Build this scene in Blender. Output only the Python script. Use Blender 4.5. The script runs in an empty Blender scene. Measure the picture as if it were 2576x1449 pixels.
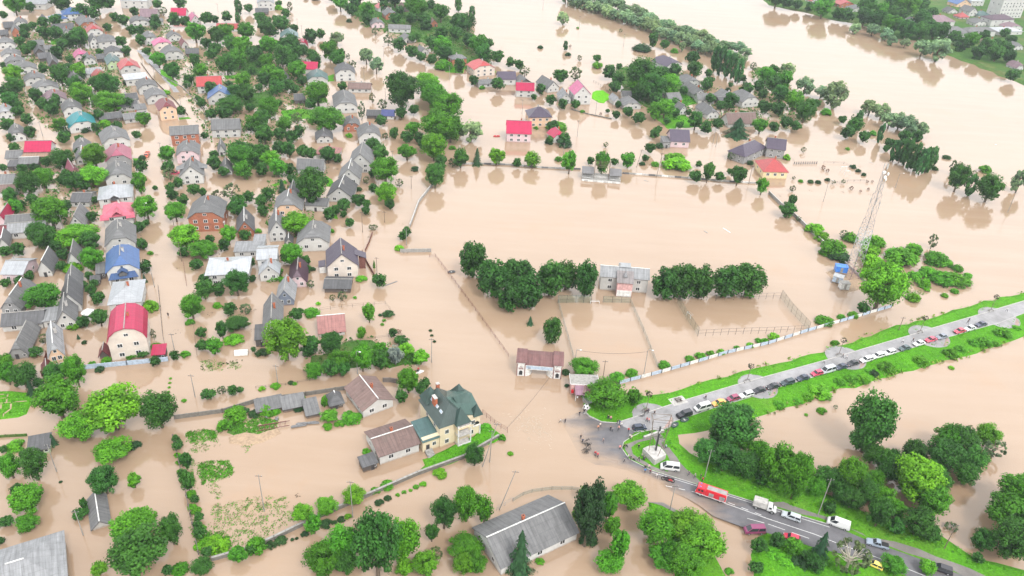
# A flooded town seen from a drone: every house, tree, car, boat and person is built here as mesh code.
EXPO = 0.98; HAZE = 0.00011
WC1, WC2, WC3 = (.30, .208, .14), (.325, .23, .158), (.35, .256, .185)
import bpy, bmesh, math, random
import numpy as np
from mathutils import Vector, Matrix
random.seed(7); np.random.seed(7)
SC = bpy.context.scene; COL = SC.collection
R = math.radians
# ---------------------------------------------------------------- camera (drone, 145 m above the flood, slightly rolled)
H, FP, TH, RO = 145.0, 1984.0, R(32), R(3.4)
Fw = Vector((0, math.cos(TH), -math.sin(TH))); R0 = Vector((1, 0, 0)); U0 = Vector((0, math.sin(TH), math.cos(TH)))
CX = R0*math.cos(RO) + U0*math.sin(RO); CY = U0*math.cos(RO) - R0*math.sin(RO)
cam = bpy.data.cameras.new('camera'); co = bpy.data.objects.new('camera', cam); COL.objects.link(co)
M = Matrix((CX, CY, -Fw)).transposed().to_4x4(); M.translation = (0, 0, H); co.matrix_world = M
cam.sensor_width = 36; cam.lens = 36*FP/2576; cam.clip_start = 1; cam.clip_end = 6000
SC.camera = co
def G(px, py, z=0.0):
    d = Fw + CX*((px-1288)/FP) - CY*((py-724.5)/FP)
    t = (z-H)/d.z
    return Vector((d.x*t, d.y*t, z))
def PJ(p):
    d = Vector(p) - Vector((0, 0, H)); w = d.dot(Fw)
    return (1288 + FP*d.dot(CX)/w, 724.5 - FP*d.dot(CY)/w)
def tp(t, x, y):                     # survey tile -> survey sheet
    return (x, y) if t == 'P' else (int(t[0])*644 + x/4, int(t[1])*362.25 + y/4)
def T(t, x, y, z=0.0): return G(*tp(t, x, y), z)
def scl(px, py):                     # survey units per metre, and depression angle
    g = G(px, py); d = (g - Vector((0, 0, H)))
    return FP/d.dot(Fw), math.asin(H/d.length)
# ---------------------------------------------------------------- materials
def nm(name):
    m = bpy.data.materials.new(name); m.use_nodes = True; nt = m.node_tree
    return m, nt, nt.nodes['Principled BSDF']
def nd(nt, t, **kw):
    n = nt.nodes.new(t)
    for k, v in kw.items():
        if k in n.inputs: n.inputs[k].default_value = v
        else: setattr(n, k, v)
    return n
def mixc(nt, fac, a, b, bt='MIX'):
    n = nt.nodes.new('ShaderNodeMix'); n.data_type = 'RGBA'; n.blend_type = bt
    for s, v in ((0, fac), (6, a), (7, b)):
        if hasattr(v, 'is_output'): nt.links.new(v, n.inputs[s])
        else: n.inputs[s].default_value = v if s == 0 else (*v, 1) if len(v) == 3 else v
    return n.outputs[2]
def ramp(nt, src, lo, hi, a=0.0, b=1.0):
    n = nd(nt, 'ShaderNodeMapRange'); nt.links.new(src, n.inputs[0])
    for i, v in enumerate((lo, hi, a, b)): n.inputs[i+1].default_value = v
    return n.outputs[0]
def noise(nt, sc, det=4, vec=None, rough=.6, dim='3D'):
    n = nd(nt, 'ShaderNodeTexNoise', Scale=sc, Detail=det, Roughness=rough)
    if vec is not None: nt.links.new(vec, n.inputs['Vector'])
    return n.outputs['Fac']
def coords(nt, kind='Object'): return nt.nodes.new('ShaderNodeTexCoord').outputs[kind]
def wpos(nt): return nt.nodes.new('ShaderNodeNewGeometry').outputs['Position']
def bump(nt, b, src, st=.3, di=.1):
    n = nd(nt, 'ShaderNodeBump', Strength=st, Distance=di); nt.links.new(src, n.inputs['Height']); nt.links.new(n.outputs[0], b.inputs['Normal'])
def simple(name, c, rough=.6, metal=0, var=.25, sc=1.5, spec=.4):
    m, nt, b = nm(name)
    f = noise(nt, sc, 4, wpos(nt)); k = ramp(nt, f, .3, .7, 1-var, 1+var)
    nt.links.new(mixc(nt, 1.0, c, k, 'MULTIPLY'), b.inputs['Base Color'])
    b.inputs['Roughness'].default_value = rough; b.inputs['Metallic'].default_value = metal; b.inputs['Specular IOR Level'].default_value = spec
    return m
MT = {}
for n_, c_, r_, me_ in (('white_paint', (.58, .58, .565), .5, 0), ('frame_white', (.6, .6, .6), .4, 0), ('concrete', (.27, .26, .245), .85, 0), ('pale_concrete', (.40, .385, .37), .85, 0),
    ('steel', (.4, .41, .42), .45, .6), ('dark_metal', (.05, .05, .055), .5, .3), ('wood_pole', (.16, .12, .09), .85, 0), ('pole_concrete', (.24, .23, .215), .85, 0),
    ('tyre', (.015, .015, .015), .8, 0), ('black', (.02, .02, .022), .6, 0), ('red_brick', (.34, .10, .05), .85, 0), ('rust_brown', (.15, .06, .05), .8, 0),
    ('rubble', (.35, .32, .29), .95, 0), ('old_timber', (.15, .13, .12), .9, 0), ('skin', (.5, .3, .22), .6, 0), ('trousers', (.03, .035, .05), .8, 0), ('hair', (.03, .02, .015), .8, 0),
    ('red_plastic', (.5, .02, .03), .4, 0), ('blue_panel', (.05, .2, .62), .4, 0), ('pale_blue', (.36, .44, .54), .5, 0), ('pink_wall', (.5, .30, .29), .8, 0), ('dusky_tile', (.20, .10, .095), .75, 0),
    ('yellow_wall', (.80, .62, .36), .8, 0), ('green_roof', (.045, .10, .085), .35, .2), ('slate_old', (.16, .16, .165), .9, 0), ('dark_slate', (.11, .11, .115), .85, 0), ('stone', (.15, .14, .125), .9, 0),
    ('bark', (.11, .085, .06), .9, 0), ('pale_bark', (.38, .35, .28), .9, 0), ('amber', (.6, .25, .03), .4, 0), ('red_lamp', (.4, .01, .01), .3, 0), ('plum', (.10, .055, .09), .4, .1)):
    MT[n_] = simple(n_, c_, r_, me_)
def objcol(nt): return nt.nodes.new('ShaderNodeObjectInfo').outputs['Color']
def mk_wall():
    m, nt, b = nm('plaster'); p = wpos(nt); c = objcol(nt)
    f = noise(nt, .35, 6, p, .7); k = ramp(nt, f, .3, .7, .82, 1.08)
    o = mixc(nt, 1.0, c, k, 'MULTIPLY')
    z = nd(nt, 'ShaderNodeSeparateXYZ'); nt.links.new(p, z.inputs[0])
    f2 = noise(nt, 1.1, 3, p); ma = nd(nt, 'ShaderNodeMath', operation='ADD'); nt.links.new(z.outputs[2], ma.inputs[0]); nt.links.new(f2, ma.inputs[1])
    st = ramp(nt, ma.outputs[0], .7, 1.1, .55, 0.0)          # silt line left by the flood
    nt.links.new(mixc(nt, st, o, (.24, .15, .085)), b.inputs['Base Color']); b.inputs['Roughness'].default_value = .85
    return m
def mk_brick():
    m, nt, b = nm('brickwork'); c = objcol(nt)
    t = nd(nt, 'ShaderNodeTexBrick', Scale=1.0); t.inputs['Brick Width'].default_value = .5; t.inputs['Row Height'].default_value = .18; t.inputs['Mortar Size'].default_value = .02
    t.inputs['Color1'].default_value = (1, 1, 1, 1); t.inputs['Color2'].default_value = (.7, .68, .66, 1); t.inputs['Mortar'].default_value = (1.3, 1.5, 1.6, 1)
    mp = nd(nt, 'ShaderNodeMapping'); mp.inputs['Rotation'].default_value = (R(90), 0, 0); nt.links.new(coords(nt), mp.inputs[0]); nt.links.new(mp.outputs[0], t.inputs['Vector'])
    f = noise(nt, .5, 5, wpos(nt)); k = ramp(nt, f, .3, .7, .75, 1.15)
    nt.links.new(mixc(nt, 1.0, mixc(nt, 1.0, c, t.outputs[0], 'MULTIPLY'), k, 'MULTIPLY'), b.inputs['Base Color']); b.inputs['Roughness'].default_value = .9
    return m
def mk_roof(name, rough, metal, per, wvar, streak):
    m, nt, b = nm(name); c = objcol(nt); p = wpos(nt)
    uv = nt.nodes.new('ShaderNodeUVMap').outputs[0]
    s = nd(nt, 'ShaderNodeSeparateXYZ'); nt.links.new(uv, s.inputs[0])
    def saw(src, per, w):
        a = nd(nt, 'ShaderNodeMath', operation='DIVIDE'); nt.links.new(src, a.inputs[0]); a.inputs[1].default_value = per
        f = nd(nt, 'ShaderNodeMath', operation='FRACT'); nt.links.new(a.outputs[0], f.inputs[0])
        return ramp(nt, f.outputs[0], 0, w)
    ribs = saw(s.outputs[0], per, .22); rows = saw(s.outputs[1], 1.75, .1)
    f = noise(nt, .5, 8, p, .72); k = ramp(nt, f, .3, .7, 1-wvar, 1+wvar)
    mp = nd(nt, 'ShaderNodeMapping'); mp.inputs['Scale'].default_value = (1.6, .12, 1); nt.links.new(uv, mp.inputs[0])
    f2 = ramp(nt, noise(nt, 1.0, 5, mp.outputs[0]), .35, .7, 1-streak, 1+streak)
    o = mixc(nt, 1.0, mixc(nt, 1.0, c, k, 'MULTIPLY'), f2, 'MULTIPLY')
    o = mixc(nt, ramp(nt, ribs, 0, 1, .28, 0), o, (.03, .03, .03)); o = mixc(nt, ramp(nt, rows, 0, 1, .25, 0), o, (.03, .03, .03))
    if not metal:
        f3 = ramp(nt, noise(nt, .25, 6, p, .7), .58, .72, 0, .5); o = mixc(nt, f3, o, (.06, .065, .05))   # lichen patches
    nt.links.new(o, b.inputs['Base Color']); b.inputs['Roughness'].default_value = rough; b.inputs['Metallic'].default_value = metal
    bump(nt, b, ribs, .35, .05)
    return m
MT['wall'] = mk_wall(); MT['brick'] = mk_brick(); MT['slate'] = mk_roof('corrugated_slate', .85, 0, 1.05, .22, .22); MT['tin'] = mk_roof('sheet_roofing', .38, .1, .55, .15, .12)
m, nt, b = nm('window_glass'); b.inputs['Base Color'].default_value = (.025, .03, .035, 1); b.inputs['Roughness'].default_value = .12; MT['glass'] = m
m, nt, b = nm('car_paint'); nt.links.new(objcol(nt), b.inputs['Base Color']); b.inputs['Roughness'].default_value = .28; b.inputs['Coat Weight'].default_value = .6; MT['paint'] = m
m, nt, b = nm('cloth'); nt.links.new(objcol(nt), b.inputs['Base Color']); b.inputs['Roughness'].default_value = .85; MT['cloth'] = m
def mk_leaf():
    m, nt, b = nm('foliage'); c = objcol(nt)
    a = nd(nt, 'ShaderNodeAttribute', attribute_name='tint').outputs['Fac']
    rn = nt.nodes.new('ShaderNodeObjectInfo').outputs['Random']
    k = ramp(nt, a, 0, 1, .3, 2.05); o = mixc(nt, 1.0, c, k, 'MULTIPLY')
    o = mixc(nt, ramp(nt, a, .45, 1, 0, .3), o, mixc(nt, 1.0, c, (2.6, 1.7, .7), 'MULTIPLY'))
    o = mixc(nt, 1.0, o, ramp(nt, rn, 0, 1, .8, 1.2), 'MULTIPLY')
    nt.links.new(o, b.inputs['Base Color']); b.inputs['Roughness'].default_value = .6; b.inputs['Specular IOR Level'].default_value = .25
    tr = nt.nodes.new('ShaderNodeBsdfTranslucent'); nt.links.new(o, tr.inputs[0])
    mx = nd(nt, 'ShaderNodeMixShader'); mx.inputs[0].default_value = .3
    nt.links.new(b.outputs[0], mx.inputs[1]); nt.links.new(tr.outputs[0], mx.inputs[2]); nt.links.new(mx.outputs[0], nt.nodes['Material Output'].inputs[0])
    return m
MT['leaf'] = mk_leaf()
def mk_net():
    m, nt, b = nm('wire_mesh'); b.inputs['Base Color'].default_value = (.10, .20, .15, 1)
    t = nt.nodes.new('ShaderNodeBsdfTransparent'); mx = nd(nt, 'ShaderNodeMixShader'); mx.inputs[0].default_value = .72
    nt.links.new(b.outputs[0], mx.inputs[1]); nt.links.new(t.outputs[0], mx.inputs[2]); nt.links.new(mx.outputs[0], nt.nodes['Material Output'].inputs[0]); return m
MT['net'] = mk_net()
# ---------------------------------------------------------------- object helpers
def link(name, me, parent=None, loc=(0, 0, 0), rz=0, color=None):
    o = bpy.data.objects.new(name, me); COL.objects.link(o)
    o.location = loc; o.rotation_euler = (0, 0, rz)
    if parent is not None: o.parent = parent
    if color is not None: o.color = (*color, 1)
    return o
class MB:
    def __init__(s): s.v = []; s.f = []; s.m = []; s.mats = []
    def mi(s, m):
        m = MT[m] if isinstance(m, str) else m
        if m not in s.mats: s.mats.append(m)
        return s.mats.index(m)
    def poly(s, faces, pts, m):
        n = len(s.v); s.v += [tuple(p) for p in pts]; k = s.mi(m)
        for f in faces: s.f.append([n+i for i in f]); s.m.append(k)
        return s
    def box(s, x0, y0, z0, x1, y1, z1, m, rz=0, at=(0, 0, 0), taper=0):
        c, q = math.cos(rz), math.sin(rz); pts = []
        for z, t in ((z0, 0), (z1, taper)):
            for x, y in ((x0+t, y0+t), (x1-t, y0+t), (x1-t, y1-t), (x0+t, y1-t)):
                pts.append((x*c-y*q+at[0], x*q+y*c+at[1], z+at[2]))
        return s.poly([(3, 2, 1, 0), (4, 5, 6, 7), (0, 1, 5, 4), (1, 2, 6, 5), (2, 3, 7, 6), (3, 0, 4, 7)], pts, m)
    def prism(s, poly, z0, z1, m):
        n = len(poly); pts = [(x, y, z0) for x, y in poly] + [(x, y, z1) for x, y in poly]
        return s.poly([tuple(range(n-1, -1, -1)), tuple(range(n, 2*n))] + [(i, (i+1) % n, n+(i+1) % n, n+i) for i in range(n)], pts, m)
    def tube(s, p, q, r, m, r2=None, n=6):
        p, q = Vector(p), Vector(q); d = (q-p); r2 = r if r2 is None else r2
        if d.length < 1e-6: return s
        d.normalize(); a = d.orthogonal().normalized(); b = d.cross(a); pts = []
        for c, rr in ((p, r), (q, r2)):
            for i in range(n):
                t = 2*math.pi*i/n; pts.append(c + a*math.cos(t)*rr + b*math.sin(t)*rr)
        return s.poly([(i, (i+1) % n, n+(i+1) % n, n+i) for i in range(n)] + [tuple(range(n-1, -1, -1)), tuple(range(n, 2*n))], pts, m)
    def path(s, pts, r, m, n=5):
        for a, b in zip(pts, pts[1:]): s.tube(a, b, r, m, n=n)
        return s
    def mesh(s, name):
        me = bpy.data.meshes.new(name); me.from_pydata(s.v, [], s.f)
        for m in s.mats: me.materials.append(m)
        me.polygons.foreach_set('material_index', s.m); me.update()
        bm = bmesh.new(); bm.from_mesh(me); bmesh.ops.recalc_face_normals(bm, faces=bm.faces); bm.to_mesh(me); bm.free()
        return me
    def build(s, name, parent=None, loc=(0, 0, 0), rz=0, color=None): return link(name, s.mesh(name), parent, loc, rz, color)
THINGS = []          # (object, sheet position, description, landmark phrase or None)
LANDS = []           # (phrase, position)
def thing(o, cat, pos=None, desc=None, label=None, mark=None, group=None):
    o['category'] = cat
    if pos is None: pos = PJ(o.location)
    if label: o['label'] = label
    if group: o['group'] = group
    THINGS.append([o, pos, desc, label])
    if mark: LANDS.append((mark, pos))
    return o
def root(name, loc, rz=0): return link(name, None, None, loc, rz)
def struct(o, kind='structure'): o['kind'] = kind; return o
def dup(o):
    c = o.copy(); COL.objects.link(c)
    for ch in o.children:
        d = ch.copy(); COL.objects.link(d); d.parent = c
        for g in ch.children:
            e = g.copy(); COL.objects.link(e); e.parent = d
    return c
# ---------------------------------------------------------------- world
SUN_EL, SUN_AZ = R(52), R(150)
W = bpy.data.worlds.new('World'); SC.world = W; W.use_nodes = True; nt = W.node_tree; bg = nt.nodes['Background']
sky = nt.nodes.new('ShaderNodeTexSky'); sky.sky_type = 'NISHITA'; sky.sun_disc = False; sky.sun_elevation = SUN_EL; sky.sun_rotation = SUN_AZ; sky.dust_density = 4; sky.air_density = 1.0
hs = nd(nt, 'ShaderNodeHueSaturation'); hs.inputs['Saturation'].default_value = .12; nt.links.new(sky.outputs[0], hs.inputs['Color'])
gz = nd(nt, 'ShaderNodeSeparateXYZ'); nt.links.new(coords(nt, 'Generated'), gz.inputs[0]); cr_ = nt.nodes.new('ShaderNodeValToRGB'); nt.links.new(gz.outputs[2], cr_.inputs[0]); cr_.color_ramp.elements[0].color = (.42, .42, .42, 1)
for p_, v_ in ((.2, .52), (.38, .72), (.55, .78), (.85, .42)): e_ = cr_.color_ramp.elements.new(p_); e_.color = (v_, v_, v_, 1)
cr_.color_ramp.elements[-1].color = (.4, .4, .4, 1)
gr_ = mixc(nt, 1.0, cr_.outputs[0], (2.0, 2.0, 2.0), 'MULTIPLY')
nt.links.new(mixc(nt, 1.0, mixc(nt, .7, hs.outputs[0], (9.4, 9.5, 9.6)), gr_, 'MULTIPLY'), bg.inputs[0]); bg.inputs[1].default_value = .11      # overcast: a bright even cloud layer over the sky
sl = bpy.data.lights.new('sun', 'SUN'); so = bpy.data.objects.new('sun', sl); COL.objects.link(so); so.location = (0, 0, 300)
sl.energy = 1.3; sl.angle = R(14); sl.color = (1, .96, .9)
so.rotation_euler = (R(90)-SUN_EL, 0, math.pi - SUN_AZ)
SC.view_settings.view_transform = 'Standard'; SC.view_settings.look = 'None'; SC.view_settings.gamma = 1; SC.view_settings.exposure = EXPO
# ---------------------------------------------------------------- water
def mk_water():
    m, nt, b = nm('flood_water'); p = wpos(nt)
    f = noise(nt, .012, 5, p, .6); f2 = noise(nt, .06, 4, p, .6)
    c = mixc(nt, ramp(nt, f, .35, .65), WC1, WC2)
    mp = nd(nt, 'ShaderNodeMapping'); mp.inputs['Rotation'].default_value = (0, 0, R(35)); mp.inputs['Scale'].default_value = (.02, .15, 1); nt.links.new(p, mp.inputs[0])
    f3 = noise(nt, 1.0, 5, mp.outputs[0]); c = mixc(nt, ramp(nt, f3, .42, .72, 0, .55), c, WC3)
    f4 = noise(nt, .028, 6, p, .65); c = mixc(nt, ramp(nt, f4, .56, .72, 0, .45), c, (.34, .205, .115))
    nt.links.new(c, b.inputs['Base Color']); b.inputs['Roughness'].default_value = .06; b.inputs['IOR'].default_value = 1.45; b.inputs['Specular IOR Level'].default_value = .75
    n1 = noise(nt, .22, 4, p); n2 = noise(nt, 1.8, 2, mp.outputs[0])
    ad = nd(nt, 'ShaderNodeMath', operation='ADD'); nt.links.new(n1, ad.inputs[0]); nt.links.new(n2, ad.inputs[1])
    bump(nt, b, ad.outputs[0], .07, .5)
    return m
MT['water'] = mk_water()
struct(MB().poly([(0, 1, 2, 3)], [(-1500, -100, 0), (1800, -100, 0), (1800, 2600, 0), (-1500, 2600, 0)], 'water').build('water'))
def mk_grass(name, c1, c2, c3):
    m, nt, b = nm(name); p = wpos(nt)
    f = noise(nt, .12, 6, p, .7); f2 = noise(nt, 2.2, 4, p, .7); f3 = noise(nt, .035, 4, p, .6)
    c = mixc(nt, ramp(nt, f, .35, .68), c1, c2); c = mixc(nt, ramp(nt, f3, .5, .7, 0, .6), c, c3)
    c = mixc(nt, 1.0, c, ramp(nt, f2, .3, .7, .6, 1.35), 'MULTIPLY')
    nt.links.new(c, b.inputs['Base Color']); b.inputs['Roughness'].default_value = .9; b.inputs['Specular IOR Level'].default_value = .15
    bump(nt, b, f2, .8, .3); return m
MT['grass'] = mk_grass('grass', (.055, .20, .008), (.085, .29, .010), (.12, .23, .025))
MT['garden'] = mk_grass('garden_soil', (.035, .10, .018), (.07, .15, .025), (.19, .13, .07))
MT['lime_lawn'] = mk_grass('lime_lawn', (.10, .36, .010), (.13, .42, .012), (.09, .32, .012))
def mk_asphalt(name, c, muddy):
    m, nt, b = nm(name); p = wpos(nt)
    f = noise(nt, .22, 6, p, .7); f2 = noise(nt, 6, 3, p)
    o = mixc(nt, 1.0, mixc(nt, 1.0, c, ramp(nt, f, .3, .7, .72, 1.25), 'MULTIPLY'), ramp(nt, f2, .3, .7, .88, 1.12), 'MULTIPLY')
    b.inputs['Roughness'].default_value = .75
    if muddy:
        z = nd(nt, 'ShaderNodeSeparateXYZ'); nt.links.new(p, z.inputs[0])
        mp = nd(nt, 'ShaderNodeMapping'); mp.inputs['Rotation'].default_value = (0, 0, R(-35)); mp.inputs['Scale'].default_value = (.05, .25, 1); nt.links.new(p, mp.inputs[0])
        n = ramp(nt, noise(nt, 1.0, 5, mp.outputs[0]), .3, .7, -.22, .2); a = nd(nt, 'ShaderNodeMath', operation='ADD'); nt.links.new(z.outputs[2], a.inputs[0]); nt.links.new(n, a.inputs[1])
        k = ramp(nt, a.outputs[0], .0, .5, 1, 0)
        o = mixc(nt, k, o, (.30, .22, .16)); nt.links.new(ramp(nt, k, 0, 1, .6, .12), b.inputs['Roughness'])
    nt.links.new(o, b.inputs['Base Color']); return m
MT['asphalt'] = mk_asphalt('asphalt', (.115, .112, .122), True); MT['paving'] = mk_asphalt('paving', (.27, .265, .275), False); MT['paving_dark'] = mk_asphalt('paving_ring', (.245, .24, .245), False)
MT['gravel'] = mk_asphalt('gravel_path', (.17, .155, .145), False); MT['road_paint'] = simple('road_paint', (.6, .6, .6), .7)
MT['mud'] = simple('mud', (.32, .23, .155), .9); MT['reddish_bed'] = simple('planting_bed', (.30, .21, .19), .9)
def rough_edge(pts, step, amp):
    out = []
    n = len(pts)
    for i in range(n):
        a, b = Vector(pts[i]), Vector(pts[(i+1) % n]); L = (b-a).length; k = max(1, int(L/step)); nn = Vector((-(b-a).y, (b-a).x, 0)).normalized()
        for j in range(k):
            p = a.lerp(b, j/k)
            if j: p = p + nn*random.uniform(-amp, amp)
            out.append(p)
    return out
def sheet(name, pts, m, kind='structure'):
    me = bpy.data.meshes.new(name); bm = bmesh.new(); vs = [bm.verts.new(p) for p in pts]
    es = [bm.edges.new((vs[i], vs[(i+1) % len(vs)])) for i in range(len(vs))]
    bmesh.ops.triangle_fill(bm, edges=es, use_beauty=True, normal=(0, 0, 1))
    for f in bm.faces:
        if f.normal.z < 0: f.normal_flip()
    bm.to_mesh(me); bm.free(); me.materials.append(MT[m]); o = link(name, me)
    return struct(o, kind) if kind else o
def flat(name, P, z, m, t='P', step=0, amp=0, kind='structure'):
    pts = [T(t, q[0], q[1], q[2] if len(q) > 2 else z) for q in P]
    if step: pts = rough_edge(pts, step, amp)
    return sheet(name, pts, m, kind)
def mound(name, P, zt, m, inset=2.5, t='P', step=4, amp=.8, kind='structure'):
    # low ground: a waterline ring just under the flood and a raised top inside it; points marked 'k' meet a kerb at full height
    raw = [(T(t, q[0], q[1], zt if len(q) > 2 else 0), len(q) > 2) for q in P]
    ring = []; n = len(raw)
    for i in range(n):
        (a, ka), (b, kb) = raw[i], raw[(i+1) % n]; L = (b-a).length; k = max(1, int(L/step)); nn = Vector((-(b-a).y, (b-a).x, 0)).normalized()
        for j in range(k):
            p = a.lerp(b, j/k); kk = ka and (kb or j == 0)
            if j and not (ka and kb): p = p + nn*random.uniform(-amp, amp)
            p.z = zt if kk else -.15
            ring.append((p, kk))
    area = sum(ring[i][0].x*ring[(i+1) % len(ring)][0].y - ring[(i+1) % len(ring)][0].x*ring[i][0].y for i in range(len(ring)))
    if area < 0: ring.reverse()
    n = len(ring); inner = []
    for i in range(n):
        d = (ring[(i+1) % n][0] - ring[i-1][0]); nn = Vector((-d.y, d.x, 0)).normalized()
        p = ring[i][0] + nn*(.02 if ring[i][1] else inset); p.z = zt; inner.append(p)
    me = bpy.data.meshes.new(name); bm = bmesh.new()
    a = [bm.verts.new(p) for p, k in ring]; b = [bm.verts.new(p) for p in inner]
    for i in range(n): bm.faces.new((a[i], a[(i+1) % n], b[(i+1) % n], b[i]))
    es = [bm.edges.get((b[i], b[(i+1) % n])) for i in range(n)]
    bmesh.ops.triangle_fill(bm, edges=es, use_beauty=True, normal=(0, 0, 1))
    for f in bm.faces:
        if f.normal.z < 0: f.normal_flip()
    bm.to_mesh(me); bm.free(); me.materials.append(MT[m]); return struct(link(name, me), kind)
ZB = .6
BANK = [(1440, 955), (1475, 985), (1530, 985), (1560, 988), (1620, 994), (1713, 977), (1788, 952), (1860, 933), (1932, 917), (2010, 896), (2092, 874), (2160, 850), (2232, 824), (2300, 806), (2357, 794), (2457, 762), (2576, 733), (2660, 708),
 (2680, 822), (2576, 849), (2507, 874), (2407, 904), (2269, 939), (2182, 967), (2087, 989), (2007, 1022), (1932, 1044), (1905, 1052), (1850, 1078), (1780, 1086), (1748, 1092), (1708, 1096), (1712, 1115), (1738, 1138), (1765, 1152), (1830, 1162),
 (1930, 1190), (2080, 1240), (2200, 1300), (2330, 1335), (2365, 1342), (2427, 1384), (2455, 1402), (2610, 1440), (2610, 1520), (1885, 1520), (1884, 1395), (1900, 1352), (1932, 1341, 'k'), (1915, 1300, 'k'), (1888, 1261, 'k'), (1758, 1220, 'k'), (1638, 1183, 'k'), (1583, 1155, 'k'), (1565, 1128, 'k'), (1568, 1112, 'k'), (1598, 1087, 'k'), (1573, 1073, 'k'), (1550, 1065, 'k'), (1513, 1061, 'k'), (1482, 1046, 'k'), (1472, 1035, 'k')]
mound('grass_bank', BANK, ZB, 'grass', 2.0)
ROAD = [(1472, 1036, .3), (1513, 1060, .55), (1550, 1064, .6), (1598, 1086, .63), (1568, 1112, .63), (1564, 1128, .6), (1583, 1154, .6), (1638, 1182, .63), (1758, 1219, .63), (1888, 1259, .63), (1954, 1279, .63), (2087, 1319, .63), (2182, 1359, .63),
 (2332, 1412, .63), (2382, 1432, .63), (2440, 1455, .63), (2540, 1500, .63), (2320, 1500, .63), (2282, 1449, .63), (2182, 1409, .63), (2049, 1377, .63), (1932, 1341, .63), (1863, 1324, .6), (1795, 1299, .4), (1758, 1271, .25), (1698, 1236, .03),
 (1620, 1198, -.02), (1538, 1181, -.02), (1460, 1158, -.02), (1400, 1146, -.03), (1345, 1142, -.04), (1325, 1120, -.04), (1345, 1098, -.04), (1380, 1080, -.02), (1405, 1058, 0), (1440, 1044, .03), (1458, 1036, .1)]
rp = []
for i, q in enumerate(ROAD):
    a = T('P', *q); b = T('P', *ROAD[(i+1) % len(ROAD)]); k = max(1, int((b-a).length/3)); low = a.z < .2 and b.z < .2
    for j in range(k): rp.append(a.lerp(b, j/k) + (Vector((random.uniform(-.7, .7), random.uniform(-.9, .9), 0)) if low else Vector((0, 0, 0))))
sheet('road', rp + [], 'asphalt')
bpy.data.objects['road'].data.update()
# interior survey heights so the square runs gently under the water
PROM_U = [(1550, 1064), (1598, 1049), (1648, 1031), (1718, 1008), (1860, 966), (1932, 946), (2092, 902), (2137, 888), (2298, 841), (2337, 828), (2482, 786), (2512, 776), (2576, 757), (2660, 733)]
PROM_L = [(2660, 760), (2576, 788), (2517, 811), (2382, 849), (2332, 864), (2164, 914), (1932, 982), (1895, 997), (1788, 1029), (1685, 1064), (1673, 1074), (1613, 1086), (1598, 1087)]
flat('promenade', PROM_U + PROM_L, ZB+.03, 'paving')
def kerb(P, z, w=.22, h=.14, name='kerb'):
    mb = MB(); pts = [T('P', x, y, z) for x, y in P]
    for a, b in zip(pts, pts[1:]):
        d = (b-a); L = d.length; mb.box(0, -w/2, -.3, L, w/2, h, 'pale_concrete', math.atan2(d.y, d.x), a)
    return struct(mb.build(name))
kerb(PROM_U[:5] + PROM_U[5:], ZB); kerb([(2576, 788), (2517, 811), (2382, 849), (2332, 864), (2164, 914), (1932, 982), (1895, 997), (1788, 1029), (1685, 1064)], ZB, .15, .07)
kerb([(1472, 1035), (1482, 1046), (1513, 1061), (1550, 1064)], ZB, .2, .1)
kerb([(1673, 1074), (1613, 1087), (1590, 1098), (1569, 1112), (1564, 1128), (1583, 1155), (1638, 1183), (1758, 1220), (1888, 1260), (1954, 1280), (2087, 1320)], ZB, .16, .12)
def disc(px, py, rx, m, z, name, a0=0, a1=360, t='P'):
    c = T(t, px, py, z); n = 36
    pts = [c + Vector((math.cos(R(a0+(a1-a0)*i/n))*rx, math.sin(R(a0+(a1-a0)*i/n))*rx, 0)) for i in range(n if a1-a0 >= 360 else n+1)]
    return sheet(name, pts, m)
NOOKS = [(1642, 1048, 5.6), (1906, 972, 5.6), (2127, 900, 6.0), (2337, 846, 6.2), (2513, 799, 6.4)]
for x, y, r in NOOKS:
    disc(x, y, r, 'paving_dark', ZB+.045, 'paved_circle')
    c = T('P', x, y, ZB); mb = MB()
    for a in range(205, 330, 12): pass
    for k, (s0, s1) in enumerate(((95, 170), (-62, 0))):
        pp = [c + Vector((math.cos(R(s0+(s1-s0)*i/8))*(r+.1), math.sin(R(s0+(s1-s0)*i/8))*(r+.1), 0)) for i in range(9)]
        for a, b in zip(pp, pp[1:]): d = b-a; mb.box(0, -.09, -.2, d.length, .09, .1, 'concrete', math.atan2(d.y, d.x), a)
    struct(mb.build('kerb'))
    bp = [c + Vector((math.cos(R(-66+70*i/10))*(r-.25), math.sin(R(-66+70*i/10))*(r-.25), .06)) for i in range(11)]
    sheet('planting_bed', bp, 'reddish_bed')
flat('street', [(342, 126), (358, 126), (400, 166), (440, 212), (452, 232), (436, 232), (420, 208), (384, 170)], .03, 'paving', step=4, amp=.4)
flat('footpath', [(1640, 1092), (1655, 1085), (1668, 1098), (1690, 1135), (1712, 1165), (1745, 1195), (1770, 1219), (1735, 1211), (1700, 1199), (1680, 1188), (1688, 1165), (1668, 1130), (1648, 1108)], ZB+.015, 'gravel', step=2, amp=.25)
flat('footpath', [(1575, 1118), (1600, 1108), (1640, 1100), (1642, 1104), (1605, 1113), (1588, 1125), (1592, 1142), (1640, 1172), (1690, 1190), (1740, 1205), (1757, 1217), (1700, 1200), (1638, 1180), (1586, 1152), (1572, 1130)], ZB+.02, 'gravel', step=2, amp=.15)
flat('footpath', [(2190, 1352), (2250, 1362), (2310, 1380), (2400, 1415), (2480, 1449), (2540, 1480), (2480, 1480), (2385, 1428), (2330, 1405), (2240, 1375)], ZB+.015, 'gravel', step=3, amp=.5)
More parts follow.
